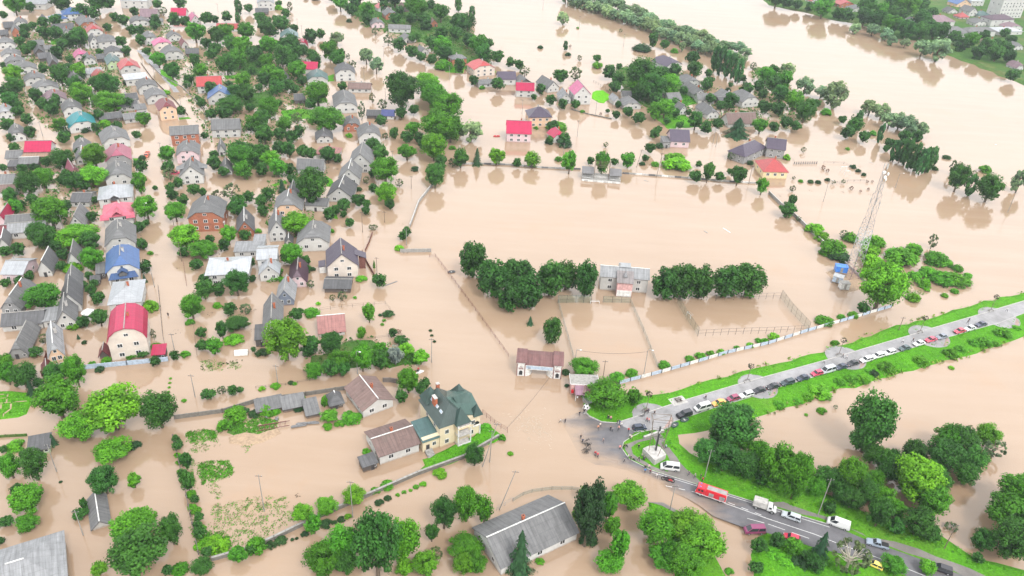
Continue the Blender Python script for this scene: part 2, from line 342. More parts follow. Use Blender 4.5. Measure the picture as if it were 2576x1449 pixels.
flat('footpath', [(1900, 1262), (1960, 1276), (2090, 1312), (2180, 1350), (2170, 1342), (2080, 1300), (1970, 1262)], ZB+.015, 'gravel', step=3, amp=.4)
def stripe(P, z, w, dash=0, gap=0):
    mb = MB(); pts = [T('P', x, y, z) for x, y in P]; carry = 0
    for a, b in zip(pts, pts[1:]):
        d = b-a; L = d.length; ang = math.atan2(d.y, d.x); s = 0
        while s < L:
            e = min(L, s+(dash or L)); mb.poly([(0, 1, 2, 3)], [a + Matrix.Rotation(ang, 3, 'Z') @ Vector(v) for v in ((s, -w/2, 0), (e, -w/2, 0), (e, w/2, 0), (s, w/2, 0))], 'road_paint'); s = e+gap+1e-6
    return struct(mb.build('road_marking'))
ZR = ZB+.04
stripe([(1640, 1188), (1758, 1224), (1888, 1264), (1954, 1285), (2087, 1326)], ZR, .13)
stripe([(1675, 1222), (1758, 1240), (1800, 1252), (1866, 1277), (1932, 1302)], ZR+.01, .16, 1.6, 1.6)
stripe([(1795, 1256), (1866, 1281), (1932, 1305), (2050, 1344), (2100, 1364), (2250, 1418), (2330, 1450)], ZR+.01, .16)
stripe([(1880, 1304), (1932, 1318), (2040, 1356)], ZR+.01, .14, 4, 1.5)
mound('grass_verge', [(1628, 1262), (1665, 1266), (1702, 1284), (1737, 1312), (1770, 1348), (1802, 1400), (1832, 1455), (1830, 1500), (1700, 1500), (1690, 1390), (1660, 1330), (1632, 1290)], .5, 'grass', 1.2)
flat('footpath', [(1622, 1262), (1668, 1264), (1703, 1283), (1733, 1309), (1738, 1318), (1727, 1316), (1700, 1290), (1665, 1272)], .56, 'gravel', step=2, amp=.2)
mound('villa_lawn', [(1048, 1187), (1066, 1170), (1060, 1155), (1095, 1140), (1140, 1118), (1190, 1096), (1206, 1082), (1224, 1064), (1240, 1075), (1262, 1092), (1262, 1104), (1225, 1122), (1170, 1152), (1110, 1176), (1060, 1191)], .3, 'grass', .8, step=2, amp=.4)
mound('field', [(-40, 985), (30, 982), (83, 988), (84, 1010), (70, 1042), (45, 1052), (-40, 1062)], .25, 'grass', .8)
for q_ in ([(0, 66), (85, 64), (85, 72), (0, 74)], [(70, 72), (85, 70), (72, 150), (58, 150)], [(0, 108), (85, 100), (85, 106), (0, 112)], [(0, 155), (270, 132), (270, 140), (0, 163)], [(100, 165), (120, 163), (115, 215), (100, 220)], [(30, 265), (100, 215), (112, 218), (40, 275), (35, 295), (28, 295)], [(0, 172), (20, 170), (14, 215), (0, 215)]):
    flat('garden_path', [(x, y+1000) for x, y in q_], .262, 'mud', t='02')
mound('lawn', [(1490, 232), (1500, 228), (1518, 228), (1533, 238), (1535, 250), (1520, 260), (1505, 258), (1488, 248)], .3, 'lime_lawn', .6)
mound('lawn', [(706, 278), (740, 274), (800, 276), (832, 274), (832, 288), (790, 294), (740, 304), (708, 300)], .15, 'grass', .8)
mound('far_bank', [(1900, -8), (1932, 13), (2019, 30), (2060, 42), (2107, 53), (2160, 62), (2210, 82), (2257, 98), (2300, 102), (2330, 118), (2394, 143), (2450, 163), (2507, 190), (2576, 216), (2680, 256), (2680, -110), (2200, -110), (1890, -60)], 1.2, 'garden', 5, step=8, amp=3)
for P in ([(125, 98), (160, 96), (186, 100), (180, 112), (130, 113)], [(400, 173), (418, 176), (440, 200), (452, 214), (440, 219), (420, 205), (402, 186)], [(560, 190), (600, 187), (636, 188), (632, 196), (570, 198)], [(300, 42), (326, 42), (330, 52), (304, 53)],
          [(278, 204), (300, 200), (310, 208), (284, 212)], [(818, 193), (840, 186), (842, 204), (824, 206)], [(816, 440), (838, 452), (842, 470), (820, 470)], [(818, 530), (850, 540), (852, 552), (820, 548)], [(332, 398), (352, 398), (354, 414), (334, 414)],
          [(1100, 165), (1140, 160), (1172, 170), (1165, 185), (1120, 182)], [(1190, 165), (1240, 170), (1250, 182), (1200, 185)], [(448, 296), (476, 294), (484, 299), (450, 302)], [(680, 465), (720, 452), (724, 462), (690, 470)], [(570, 120), (600, 115), (605, 124), (575, 126)],
          [(1690, 235), (1740, 230), (1760, 260), (1710, 270)], [(1640, 290), (1720, 285), (1760, 320), (1680, 325)]):
    mound('lawn', P, .1, 'grass', .6, step=2.5, amp=.5)
for P in ([(575, 150), (660, 140), (700, 170), (650, 190), (580, 180)], [(600, 240), (690, 225), (700, 260), (620, 280)], [(570, 370), (660, 385), (700, 410), (640, 430), (580, 410)], [(850, 8), (1060, 5), (1180, 60), (1200, 100), (1240, 155), (1190, 180), (1130, 165), (1050, 100), (920, 65)], [(1545, 170), (1640, 160), (1720, 190), (1780, 225), (1700, 300), (1640, 280), (1570, 250)], [(1895, 165), (1955, 175), (1990, 225), (1960, 240), (1905, 210)], [(775, 895), (900, 850), (1065, 885), (1058, 920), (900, 930), (770, 932)], [(560, 1092), (572, 1066), (600, 1052), (625, 1066), (620, 1090), (590, 1104)]):
    mound('garden_soil', P, .06, 'garden', 1.5, step=4, amp=1.6)
mound('rubble_patch', [(572, 1100), (620, 1085), (650, 1090), (700, 1075), (710, 1090), (660, 1115), (620, 1125), (575, 1118)], .3, 'mud', .8, step=2, amp=.6)
mound('compound_slab', [(2075, 685), (2110, 668), (2150, 672), (2185, 705), (2172, 728), (2125, 738), (2095, 712)], .15, 'mud', .6, step=3, amp=.3)
# ---------------------------------------------------------------- plants: a few leafy crowns, each built once and re-used at every size
def leaf_mesh(name, C, N, S, tint, asp=1.0):
    n = len(C); N = N/np.linalg.norm(N, axis=1, keepdims=True)
    ref = np.random.normal(size=(n, 3)); a = np.cross(N, ref); a /= np.linalg.norm(a, axis=1, keepdims=True); b = np.cross(N, a)
    S = S[:, None]; a = a*S; b = b*S*asp
    V = np.empty((n, 4, 3)); V[:, 0] = C-a*.5-b*.2; V[:, 1] = C+a*.1-b*.55; V[:, 2] = C+a*.55+b*.15; V[:, 3] = C-a*.1+b*.6
    me = bpy.data.meshes.new(name); me.vertices.add(4*n); me.vertices.foreach_set('co', V.reshape(-1))
    me.loops.add(4*n); me.loops.foreach_set('vertex_index', np.arange(4*n, dtype=np.int32))
    me.polygons.add(n); me.polygons.foreach_set('loop_start', np.arange(0, 4*n, 4, dtype=np.int32)); me.polygons.foreach_set('loop_total', np.full(n, 4, dtype=np.int32))
    at = me.attributes.new('tint', 'FLOAT', 'POINT'); at.data.foreach_set('value', np.repeat(tint, 4).astype(np.float32))
    me.materials.append(MT['leaf']); me.update(); me.validate(); return me
def crown(name, seed, kind, n=2200, K=34, size=.06):
    rs = np.random.RandomState(seed); C = []; N = []; S = []; Tn = []
    if kind == 'cone':
        for i in range(n):
            z = rs.rand()**1.25; lay = math.floor(z*7)/7; r = .56*(1-z)**.85*(.38+.62*(1-(z*7-math.floor(z*7)))) + .015; t = rs.rand()*6.283; q = r*math.sqrt(rs.rand()*.6+.4)*(1+.3*math.sin(6*t+29*lay))
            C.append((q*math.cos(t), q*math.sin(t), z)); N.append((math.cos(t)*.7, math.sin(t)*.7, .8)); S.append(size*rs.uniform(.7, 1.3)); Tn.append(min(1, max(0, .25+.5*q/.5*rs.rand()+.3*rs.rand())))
    else:
        ks = []
        for k in range(K):
            u = rs.normal(size=3); u /= np.linalg.norm(u)
            if kind == 'poplar': c = np.array([u[0]*.3, u[1]*.3, .5+u[2]*.42]); r = rs.uniform(.1, .17)
            elif kind == 'spread': u[2] = abs(u[2]); c = np.array([u[0]*.38, u[1]*.38, .12+u[2]*.55]); r = rs.uniform(.12, .2)
            elif kind == 'sparse': c = np.array([u[0]*.38, u[1]*.38, .5+u[2]*.38]); r = rs.uniform(.04, .10)
            elif kind == 'tidy': c = np.array([u[0]*.33, u[1]*.33, .5+u[2]*.36]); r = rs.uniform(.13, .17)
            else:
                f = rs.uniform(.7, 1.16)
                if u[2] < -.2 and rs.rand() < .5: u[2] = -u[2]
                c = np.array([u[0]*.34*f, u[1]*.34*f, .5+u[2]*.35*f]); r = rs.uniform(.06, .17)
            ks.append((c, r, rs.rand()))
        for i in range(n):
            c, r, t = ks[rs.randint(K)]; u = rs.normal(size=3); u /= np.linalg.norm(u); rad = r*rs.uniform(.55, 1.05)
            if kind == 'willow': u = u*np.array([1, 1, 1.3]); p = c+u*rad
            else: p = c+u*rad
            if p[2] < .01: p[2] = .01+rs.rand()*.05
            C.append(p); N.append(u+rs.normal(size=3)*.45+np.array([0, 0, .35])); S.append(size*rs.uniform(.65, 1.35))
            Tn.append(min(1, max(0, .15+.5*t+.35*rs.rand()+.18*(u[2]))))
        if kind in ('round', 'tidy', 'spread', 'big'):     # inner foliage
            for i in range(n//5):
                u = rs.normal(size=3); u /= np.linalg.norm(u); p = np.array([.3, .3, .3])*u*rs.rand()**.4 + np.array([0, 0, .48 if kind != 'spread' else .3]); p[2] = max(p[2], .03)
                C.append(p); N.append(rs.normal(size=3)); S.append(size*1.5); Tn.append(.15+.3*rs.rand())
    return leaf_mesh(name, np.array(C), np.array(N), np.array(S), np.array(Tn), 1.6 if kind == 'willow' else 1.0)
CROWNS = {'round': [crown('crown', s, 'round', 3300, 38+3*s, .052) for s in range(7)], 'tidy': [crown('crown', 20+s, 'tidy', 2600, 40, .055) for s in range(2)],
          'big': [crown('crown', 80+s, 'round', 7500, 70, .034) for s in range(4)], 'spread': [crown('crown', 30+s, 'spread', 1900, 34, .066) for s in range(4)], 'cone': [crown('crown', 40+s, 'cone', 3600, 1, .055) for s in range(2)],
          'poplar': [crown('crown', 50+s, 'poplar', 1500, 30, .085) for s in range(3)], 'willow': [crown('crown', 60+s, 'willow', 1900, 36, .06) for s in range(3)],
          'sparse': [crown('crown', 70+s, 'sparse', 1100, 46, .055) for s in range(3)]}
def trunk_mesh(m, seed, lean=.05, limbs=4):
    rs = random.Random(seed); mb = MB(); top = Vector((lean, lean*.5, .55)); mb.tube((0, 0, -.15), top*.5, .045, m, .036); mb.tube(top*.5, top, .036, m, .022)
    for i in range(limbs):
        t = i*6.283/limbs+rs.random(); s = top*rs.uniform(.55, .95); e = s+Vector((math.cos(t)*.26, math.sin(t)*.26, rs.uniform(.15, .35))); mb.tube(s, e, .018, m, .006, n=5)
        e2 = e+Vector((math.cos(t+.6)*.1, math.sin(t+.6)*.1, .1)); mb.tube(s.lerp(e, .6), e2, .009, m, .003, n=4)
    return mb.mesh('trunk')
BARE = trunk_mesh('pale_bark', 9, .04, 22)
TRUNKS = [trunk_mesh('bark', i, .05*(i-1)) for i in range(3)]
PLANT = {  # kind, crown meshes, colour, default height/width of the crown, category, describing words
 'G': ('tree', 'round', (.042, .160, .009), .95, 'tree', 'green round-crowned tree'), 'D': ('tree', 'round', (.026, .100, .014), 1.0, 'tree', 'dark green tree'), 'L': ('tree', 'round', (.068, .205, .010), .95, 'tree', 'lime green tree'),
 'T': ('clipped_tree', 'tidy', (.022, .085, .012), 1.15, 'tree', 'dense dark green egg-shaped tree'), 'W': ('willow_tree', 'willow', (.115, .20, .105), .9, 'willow', 'grey-green willow'), 'P': ('poplar_tree', 'poplar', (.03, .105, .028), 2.2, 'poplar', 'tall narrow poplar'),
 'C': ('spruce_tree', 'cone', (.022, .075, .028), 1.8, 'spruce', 'conical dark spruce'), 'S': ('sapling', 'sparse', (.065, .105, .045), 1.0, 'young tree', 'thin sparse-leaved tree'), 'B': ('bush', 'spread', (.055, .20, .010), .75, 'bush', 'bright green bush'),
 'K': ('bush', 'spread', (.020, .06, .018), .75, 'bush', 'dark green bush'), 'Y': ('bush', 'spread', (.08, .25, .010), .75, 'bush', 'lime green bush'), 'R': ('bush', 'sparse', (.12, .055, .03), 1.0, 'bush', 'brown withered bush'), 'V': ('silver_tree', 'round', (.13, .17, .16), 1.1, 'tree', 'silvery grey-leaved tree'),
 'X': ('conifer_tree', 'round', (.016, .048, .014), 1.6, 'conifer', 'tall blackish conifer')}
PD = {
'00': '''G140,135,200 D30,190,90 G300,120,110 D610,110,200 D830,180,150 D970,110,220 G1090,90,150 G750,185,130 G560,260,140 D940,195,130 G330,300,90 D245,340,110 G430,280,120 G560,400,150 G440,390,150 G800,430,170 D240,400,110 G200,460,110 D700,470,150 D320,510,110 D260,560,130 G660,470,120
D570,600,140 G620,500,130 D790,470,180 G1150,215,100 G1240,260,120 D1330,360,120 G1410,350,110 D1350,165,100 D1410,460,120 G1080,320,100 L1210,470,120 L1270,560,110 D1560,270,130 D1750,270,150 D1860,270,120 G2080,250,150 G1580,90,110 G1810,80,140 P2395,140,80,140 D2500,130,100 G2280,220,120 D2160,240,90 P2390,230,60,100
G1960,415,200 G2260,420,200 D2180,440,180 G2470,400,190 G2440,540,190 D2320,520,170 D2070,490,120 G2170,540,130 G2130,600,140 G1480,560,100 G1590,670,170 D1960,690,110,170 D1730,800,180 K1650,640,60 G2020,790,160 D1900,850,110 G2400,680,200 D2280,740,200 D2530,620,150 G2540,760,100 L2450,880,170
L785,780,165 D600,850,200 D690,740,120 G820,790,100 D430,740,110 L130,830,190 D130,970,200 D30,690,70 D350,1030,150 L810,1050,220 D760,940,180 D970,920,160 D1080,950,220 D560,1060,90,130 G1090,1130,290,190 D1280,1100,130 D1180,1330,120 G1440,1270,160 D990,1220,120 G1010,1380,90 Y1050,1290,120
G600,1330,160 L440,1110,140 L550,1100,130 G520,1170,150 K660,1370,90 K860,1345,90 D960,1330,100 D90,1100,180 G180,1180,130 D270,1260,130 G60,1320,150 D300,1390,130 D110,1430,100 D20,960,100 L180,1120,120 G1370,1400,100 G2100,1190,100 D2320,1140,260,170 D2480,1040,190 G2520,1130,110 L2280,1190,120 G2130,1200,120 D1820,1170,110
Y1670,960,80 G1990,1020,70 D2030,1090,110 D2060,1410,90 G2530,1330,130 K2300,870,80 G1880,890,90 G640,1449,150 D800,1449,100 D1560,300,90 S1640,150,90 D860,640,90 G1000,560,80 G700,640,90 K1280,860,80 G1160,880,90 D1020,860,120''',
'10': '''D40,240,130 G110,260,110 D190,220,70 L30,240,70 G230,70,80 Y230,105,80 S340,110,60,100 D300,180,100 K280,225,60 D100,370,180 G170,370,130 D250,330,180 D380,340,110 K250,470,90 G130,550,200 D30,540,100 D470,570,130 D550,440,150 L650,390,110 W810,460,140 G740,590,190 G560,610,130 D600,660,130 D340,570,220 G110,680,160
D260,660,200 D380,620,180 D820,680,180 D850,580,100 S970,690,90 D20,680,70 G410,800,200 D460,860,110 G140,830,190 D80,870,150 D230,760,100 D310,920,140 D600,720,110 G620,1060,260,220 D390,950,110 D550,1100,130 D200,960,170 D30,920,90 S410,1240,120 G130,1180,220 L230,1080,90 G700,1320,340,220 D60,1290,190 D430,1380,120 G280,1320,160
D80,1449,200 G230,1410,140 D350,1449,150 Y935,1390,70 L870,920,110 B980,930,80 S1170,1030,70,100 S1060,1200,80,200 S1270,1100,110 G1255,1270,130 D1390,1410,100,150 G1580,1360,160 S1300,1400,70 W1110,640,140,150 W1210,740,130,160 S925,600,50,70 G1440,515,150 G1565,585,150 G1660,620,110 S1330,450,110 D1570,430,90 D1620,400,70
G1770,660,120,130 G1860,400,150 G2010,400,150 G1880,540,190 G1770,490,150 D2140,480,150 G2250,540,200 G2340,480,110 G2430,640,150 D2300,620,180 D1900,620,170 G2045,735,130,150 B1890,720,170 D2050,330,200 D1700,290,150 D2130,300,170 P2035,110,80,140 D1860,210,180 P2175,200,70,130 G1620,180,230 G1700,230,110 G1120,180,170
D1110,250,120 G950,150,140 G850,100,160 G1290,60,150 D1000,80,170 D1400,60,200 D1550,70,180 G1620,100,100 D1760,100,110 K940,230,60 S1200,350,80 K1720,310,120 D1280,110,100 D1400,250,130 D1560,240,120 D1450,150,100 D1470,1080,310,330 L1720,930,250,190 G1750,1030,230 G1800,1100,260 G1930,1210,290,260 G1830,1430,320,290 G1960,1420,260
W2160,1430,240,200 D1460,1200,130 D1590,1160,120 L1520,1449,150 D1640,1449,130 L1770,1445,90 D1880,1449,150 D2190,860,110 S2370,740,60 D2430,920,150 B2275,905,60 B2240,775,60 D2560,680,110 K600,10,90 K500,5,50 D760,20,120''',
'20': '''W515,245,125 B660,290,30 K285,495,55 P540,500,55,85 R585,480,30 G855,630,95 Y860,700,110 S680,610,60 K565,570,60 S1095,325,40 K1310,530,180,95 D1425,470,110,155 B1640,540,80 D1540,500,110 W1715,520,70,100 P2050,710,90,230 P2110,740,100,260 P2170,760,90,260 P2225,780,90,230 P2290,830,90,230
G70,700,120 S130,770,120 G490,840,160 S640,800,140 D1080,700,70 G980,800,160 D1060,870,150 G1640,770,140 D1820,650,150 D1840,780,170 D1980,780,90 D1330,920,330,300 G1250,960,180 D1420,1000,250 L1590,960,220 G1520,800,150 D1300,1010,180 D1040,940,130 G1450,1200,180 G1540,1180,200 G1440,1050,150 G1640,1100,130 D1650,1180,100
L1980,880,130 D1960,920,120 G2200,880,60 K2175,925,60 G1280,1255,150 G1170,1180,120 D1050,1200,100 D1070,1090,80 G390,1060,120 G640,1100,110 D510,1100,110 D290,950,110 D220,1010,70 G965,1140,50 B710,1140,50 R890,1165,35 D1690,1300,90 D1850,1300,180 G1950,1350,150 D2070,1310,130 L1780,1160,70 D1430,1400,110 G1470,1350,100
D1730,960,100 D2000,1050,120 D2100,1120,120 D2200,1100,170 G2360,970,150 D2490,930,130 G2560,830,180 S2430,700,80 D2530,1000,110 C2280,1370,230,190 G2500,1340,170 D2330,830,80 D2540,1150,150 L1560,1260,90 D410,1340,140 B240,1305,50 D380,1449,90 G530,1449,130 B450,1320,200,70 D2320,1200,100''',
'30': '''W190,790,160 D60,760,120 G170,880,180 D60,900,150 D130,1020,170 W375,950,180 W540,990,130 W690,1080,260 L270,1100,200 D380,1220,220 G480,1090,110 B580,1170,110 D400,1120,120 G60,1330,120 G280,1330,130 D180,1300,140 D100,1170,150 B130,1070,60 P915,1280,80,160 D800,1400,150 D880,1340,170 D970,1440,130 L750,1250,100
B1050,1370,80 P1140,1430,70,200 S850,1240,40,100 W1030,1160,170 W1150,1200,160 W1230,1290,170 W1330,1290,160 W1420,1360,200 W1540,1380,160 G1380,1449,150 D1500,1449,140 D90,60,180 D200,90,150 D300,100,110 G420,120,110 G560,170,200 D700,200,130 G800,220,150 D980,250,180 D1100,290,200 G1250,340,200 D1400,390,200 D1550,390,170
D1680,390,170 G1450,370,160 W880,340,110 W1060,360,130 W1190,410,130 W1250,460,100 W1380,480,100 W1560,560,170 W1720,610,230 D1250,100,170 D1550,120,150 G1400,180,250 D1650,190,130 D1750,400,180 G1880,440,150 D1950,520,150 G2050,480,170 D2120,600,150 D2200,550,170 D2300,620,170 G2380,560,160 D2430,640,150
G2470,820,150 D2300,500,120 D2180,420,120 D2390,380,110 D2450,460,120 D2290,60,110 D2480,110,120 D600,60,150 G520,110,130 D1330,30,150 D1480,60,140 D1000,180,200 G1150,200,180 D1300,250,190 D1550,290,190 G1620,330,150''',
'01': '''G30,280,90 G140,90,120 D620,250,240,200 D460,230,110 K350,270,110 D220,300,110 G430,430,210 D270,510,230 G670,370,130 D620,420,110 L940,240,240 L930,430,280,200 D740,470,200 D850,480,120 D790,120,90 G970,90,110 D330,630,140 D100,590,160 G140,710,170 D210,660,100 G500,840,320,280 D650,700,150 D920,790,120 G950,600,80 D40,530,80
L770,1050,380,210 D900,1080,200 D430,1070,250 D370,1000,210 G180,1130,150 G50,1140,130 D560,1090,150 D630,1180,140 G920,1270,230 Y730,1310,170 G290,1380,120 D200,1449,130 G50,1449,110 G890,1370,100 G620,1280,120 G850,1449,80 G940,1449,100 D1410,290,150 G1400,490,160,210 G1465,755,240 D1400,900,130 D1470,830,80 L1440,1070,120 D1420,1040,100
B1510,1120,60 D1460,1300,140 C1450,1390,50 K1480,1210,60 S1650,120,90 G1680,180,170 L1690,300,150 S1700,360,130 G1790,450,110,130 G1715,480,110 D1730,570,130 G1840,620,130 G1950,520,140 G2040,530,100 G1760,780,210 L1860,1060,290,230 D1990,1070,110 G1840,1150,130 G2040,1160,270,180 G1980,1280,140 D2110,1020,110 D2250,1080,130 G2300,1010,170,200
D2460,980,130 S2190,600,150 S2330,560,180 D2390,750,200 D2260,700,110 G2400,650,160 D2500,590,130 L2520,1240,110 D2540,1390,80 D2060,1430,140 G2150,160,110 G2160,270,160 G2250,340,130 G2420,260,280,230 D2540,220,150 G2450,350,190 D2520,90,110 G1560,470,60 K1430,160,70''',
'11': '''D50,170,180 G140,250,200 D230,110,150 D330,130,160 D470,150,150 G220,330,190 D60,330,150 D330,320,140 D550,160,130 D720,190,170 D820,200,110 D550,605,310,330 D360,410,110 C260,480,90,130 D120,560,140 G60,600,110 G70,730,130 D50,640,130 L400,930,300,220 B20,900,70 D880,690,150 D1030,640,150 D1110,650,100 D1180,500,110 K1030,480,70 S1110,400,80
S1440,430,90 G1300,385,280,240 D1170,340,90 L1305,600,220,210 D1350,665,120 D740,780,150 L800,720,119 G880,740,80 G940,840,110 D1105,720,100 S1175,870,110,70 B750,900,70 G360,1230,230 D300,1200,130 G500,1240,130 K570,1280,60 G520,1300,90 B190,1380,200 B280,1400,90 L1240,1449,160 S550,1449,90 Y1060,1390,110,40 G1520,160,200,160 D1680,70,120 D1250,180,180 D1180,80,150
L1790,160,260 L1860,230,140 D1800,435,210,230 G1850,300,130 D2060,235,190 S1980,230,100 C2225,205,95,165 L2420,215,175,180 K1600,280,80 B1975,65,70 Y1440,1080,90 L1480,970,110 G1520,920,100''',
'P': '''T1190,697,64,84 T1240,745,76,86 T1303,735,84,80 T1282,783,62,68 T1328,776,72,86 T1385,745,68,82 T1425,730,54,70 T1475,746,56,84 T1675,752,68,74 T1718,752,76,84 T1765,750,60,78 T1832,748,76,76 T1885,746,82,78 B592,1064,55,44 B566,1088,40,34 K640,1052,30,22 B690,1044,30,22 K612,1046,30,22 D600,400,50 G640,330,46 G700,215,44 D740,180,44 G560,300,40 D590,250,40 G640,150,40 D530,240,36''',
'21': '''L50,240,110 L205,238,175 G580,290,165,230 B470,180,80 G910,310,170,240 G790,210,90 G1030,220,90 G1170,235,165 D1390,100,120 D1340,180,80 K1310,220,60 K1490,50,90 Y1660,280,280,140 Y1640,190,200,90 B1440,230,80 L1850,390,140 D1980,380,130,210 G2090,385,120 G1880,240,80 D2280,410,170,200 D2190,310,70 K2400,215,70 G2520,505,140,180 K530,45,150 S945,35,60 S2210,165,90 K370,10,80''',
'31': '''D245,640,100,140 D200,740,190,150 P1290,170,100,200 P1350,185,100,230 P1410,205,100,240 P1450,245,100,240 P1510,265,110,250 P1560,305,110,250 P1620,280,110,240 P1670,240,90,200 D1230,60,130 D1190,85,80 K1680,275,70 D1930,470,210,270 S1870,300,90,150 P2050,515,110,190 D2240,575,250,260 S2075,330,70 B2185,300,120,90 W2540,490,150,220 K1800,155,90,40 B800,65,45 B330,390,50 K430,400,60 K505,405,60 K600,380,55
S660,405,50 S760,400,50 R840,470,45 R930,490,30 R1010,470,30 K855,250,65 K910,290,55 K965,325,50 S260,360,40 S250,480,70 Y180,165,90 S360,85,60 R555,265,50 R600,290,40 R1000,395,30 R1050,390,25 Y470,920,180,130 Y540,985,150,110 B660,1150,270,200 K720,1195,200,130 B830,1000,150,120 S765,955,100 Y1080,1060,190,150 Y1030,1180,200,170 Y1040,1270,200,170 Y960,1340,130 B990,1050,120 B1360,1250,300,210 B1470,1120,160,130 B1300,1190,220,150
B1260,1230,110 B1470,1380,140 B1700,1235,240,160 B1800,1240,120 B1910,1290,110 B2010,1360,90 B1620,1370,190,140 B1750,1430,240,160 B1900,1440,260,150 B1560,1449,150 S1665,1050,100,160 S310,780,60''',
'32': '''L1160,225,410,440 B570,385,180,70 B740,320,80 B860,305,100 G960,260,140 Y60,530,110 Y1470,150,140 B680,590,90 B530,1120,230,140 B300,1180,100 B110,1220,120 B400,1140,110 B960,970,140 B830,970,130 B720,990,120 B1010,880,90 B1200,870,180 B1545,790,160 B1830,710,150 B1930,660,110 B2070,600,120 B2170,605,150 B2290,590,80 B2500,440,90 B2370,520,170 K1060,900,110
Y545,1270,100,45 Y385,1290,40 S680,1220,50 Y1845,820,60,25 Y1600,40,60 Y1780,100,70 B1880,60,80 D1060,1660,420,560 D920,1640,200''',
'33': '''G100,590,340,420 G310,690,260,480 D580,600,250 L830,640,280,350 D1060,330,230 G1080,600,220 D1280,350,180 D1480,340,250 G1830,250,300 D1780,420,330 D2000,550,230 L2220,160,250 S2290,270,230 L1500,720,460,440 G1650,880,350 D1130,980,250,310 G1300,880,200 D620,840,150 D850,800,230 D1520,1090,300 D1650,1130,200 D1300,1060,200 G1180,800,250 D1700,640,260
G2480,1060,480,400 D2500,1330,420 D2170,1210,230 D2110,1330,130 C550,1280,180,290 S840,1440,400,400 G250,1250,200 D90,1180,170 G380,1300,130 Y40,1430,100 D480,1430,200 G1260,1449,250,200 L1610,1449,180 S1850,1010,150,60 B1870,1180,60 S2390,760,60 D700,640,260 D900,560,240 D1020,740,240 D1250,520,260 D760,740,220 G480,660,220 D1420,620,280 D1180,420,240 G1650,580,280 G2560,840,400 D1950,260,300 D2060,430,280 G1960,360,240 B60,1300,180 B180,1380,200 K330,1400,200 B620,1400,160 K1180,1400,120''',
'22': '''C185,370,65,90 T410,560,190,250 G730,905,280,180 K540,880,90 B1060,960,160 B1210,905,130 B1530,815,120 B1790,750,100 B1895,725,110 B1995,690,90 Y2100,670,90,40 B2265,630,70 Y2400,600,80,40 B2485,560,80 B2550,555,70 G950,1260,380,310 G1230,1200,170,210 D2250,1620,480,420 K555,1000,50 D2070,1580,200 B1290,1190,60''',
'23': '''D1960,340,260 D2150,430,300 D2350,480,280 G2480,340,250 D2520,560,200 G2290,210,250 X780,1130,300,580 G690,960,170,260 G1010,1060,190,220 K760,1150,190 G970,900,200,290 G1090,1310,200,330 L1190,800,320,280 G730,720,150,180 C90,1410,250,420 B280,1340,90 G1450,1140,330,340 L1800,1110,400,280 L1930,1310,400,350 G1550,1410,350,280 G1750,1480,330 G980,1440,280,240 B2190,1440,90 D2490,1240,180 G2460,1440,160 B1560,170,120,60 B1040,640,50''',
'13': '''D1890,980,250,310 G2120,910,280,330 G2300,920,180,280 D1770,1110,160,200 D1210,1470,430,600 G1490,1300,330,390 G860,1310,330,330 G690,1470,380,340 D900,1449,250 S1810,1290,160,150 G2110,1310,330,270 G2220,1430,220 L1700,1470,270 L1490,1460,200 L2090,1449,230 L980,745,240,200 L710,855,230,200 L470,925,210,210 G580,1035,180,220 B1320,590,140,80 B1200,630,100,50 D2200,350,210,240
Y1850,470,140,70 B1680,550,70,40 B1610,575,60,40 B1555,600,40,30 B1490,625,50,35 B1425,650,45,35 K1325,695,75,40 K1240,745,90,50 Y925,880,70,60 K860,910,80,50 K790,935,60,40 K710,970,120,70 K490,1060,80,40 K410,1085,35,30 K365,1100,40,35 K250,1140,120,45 K150,1180,110,45 B2475,95,75,75 Y2560,240,60 B1110,230,90,60 S1150,330,110,60 B0,1240,190,190''',
'03': '''D330,490,250,330 G90,480,230,260 D180,660,150 G270,840,320,280 G270,1020,230,190 G60,970,160,130 D10,1140,90 D1040,650,280,290 L1345,570,160,170 G1350,1160,450,350 D1390,1460,540,470 D1715,1140,220,310 L990,1460,170 D1680,1449,120 B1810,1449,170 D2030,1449,230,190 G2390,1330,200,180 D2530,1240,120 L1130,330,340,260 K1350,185,130 B160,200,180,70 C525,130,80,120 K610,515,35
G800,890,170,130 G840,800,80,150 D1790,190,120 D1870,380,140,200 D1890,610,160,220 Y1810,410,60 G1960,720,100 G2000,910,120 L2010,1080,140 Y2180,1240,250,120 L30,215,90 Y1990,1190,90 B1780,260,70 D1770,110,90 D1840,300,90 G1830,470,110 B1920,660,100 B1930,790,90 B1975,830,100 G1985,990,110 B2020,1010,100 Y2060,1140,110 D2080,1270,130 B2130,1190,110 B1800,330,70''',
'02': '''L1130,1470,520,450 L800,1560,360,290 D1590,1425,340,360 G570,1340,390,400 G750,995,220,320 D560,960,250,210 G60,980,200,240 D230,1010,250 C300,1080,100,160 D380,1010,120 G50,830,180 D350,695,160,110 S440,560,110 G430,240,340,260 G920,80,130 G980,170,150 D1000,390,180 D840,410,140 Y750,415,200,70 Y1510,250,155,130 G1925,315,230,240 B1910,375,90 B2190,205,90
G2310,280,150 S2470,270,130 D2050,115,200 D2380,80,250 D2200,85,150 S1990,100,120 G2020,510,130 D2230,510,140,190 D2380,450,250,140 B2350,585,190,90 G2030,640,140 G2150,675,190 D2550,645,60 K850,565,55 C785,512,35,50 B925,785,70 K1000,850,90 B1070,765,100 D1560,795,120 B1570,620,100 B1310,730,130 G1430,705,150,60 D1755,730,110 B1860,705,100 S1540,520,60,120
G2095,1135,165,130 S2230,1075,100 G2340,1085,120 G2415,1060,80 B1850,1150,50 Y1715,920,30 Y1708,965,30 Y1702,1010,30 Y1696,1055,30 Y1690,1095,30''',
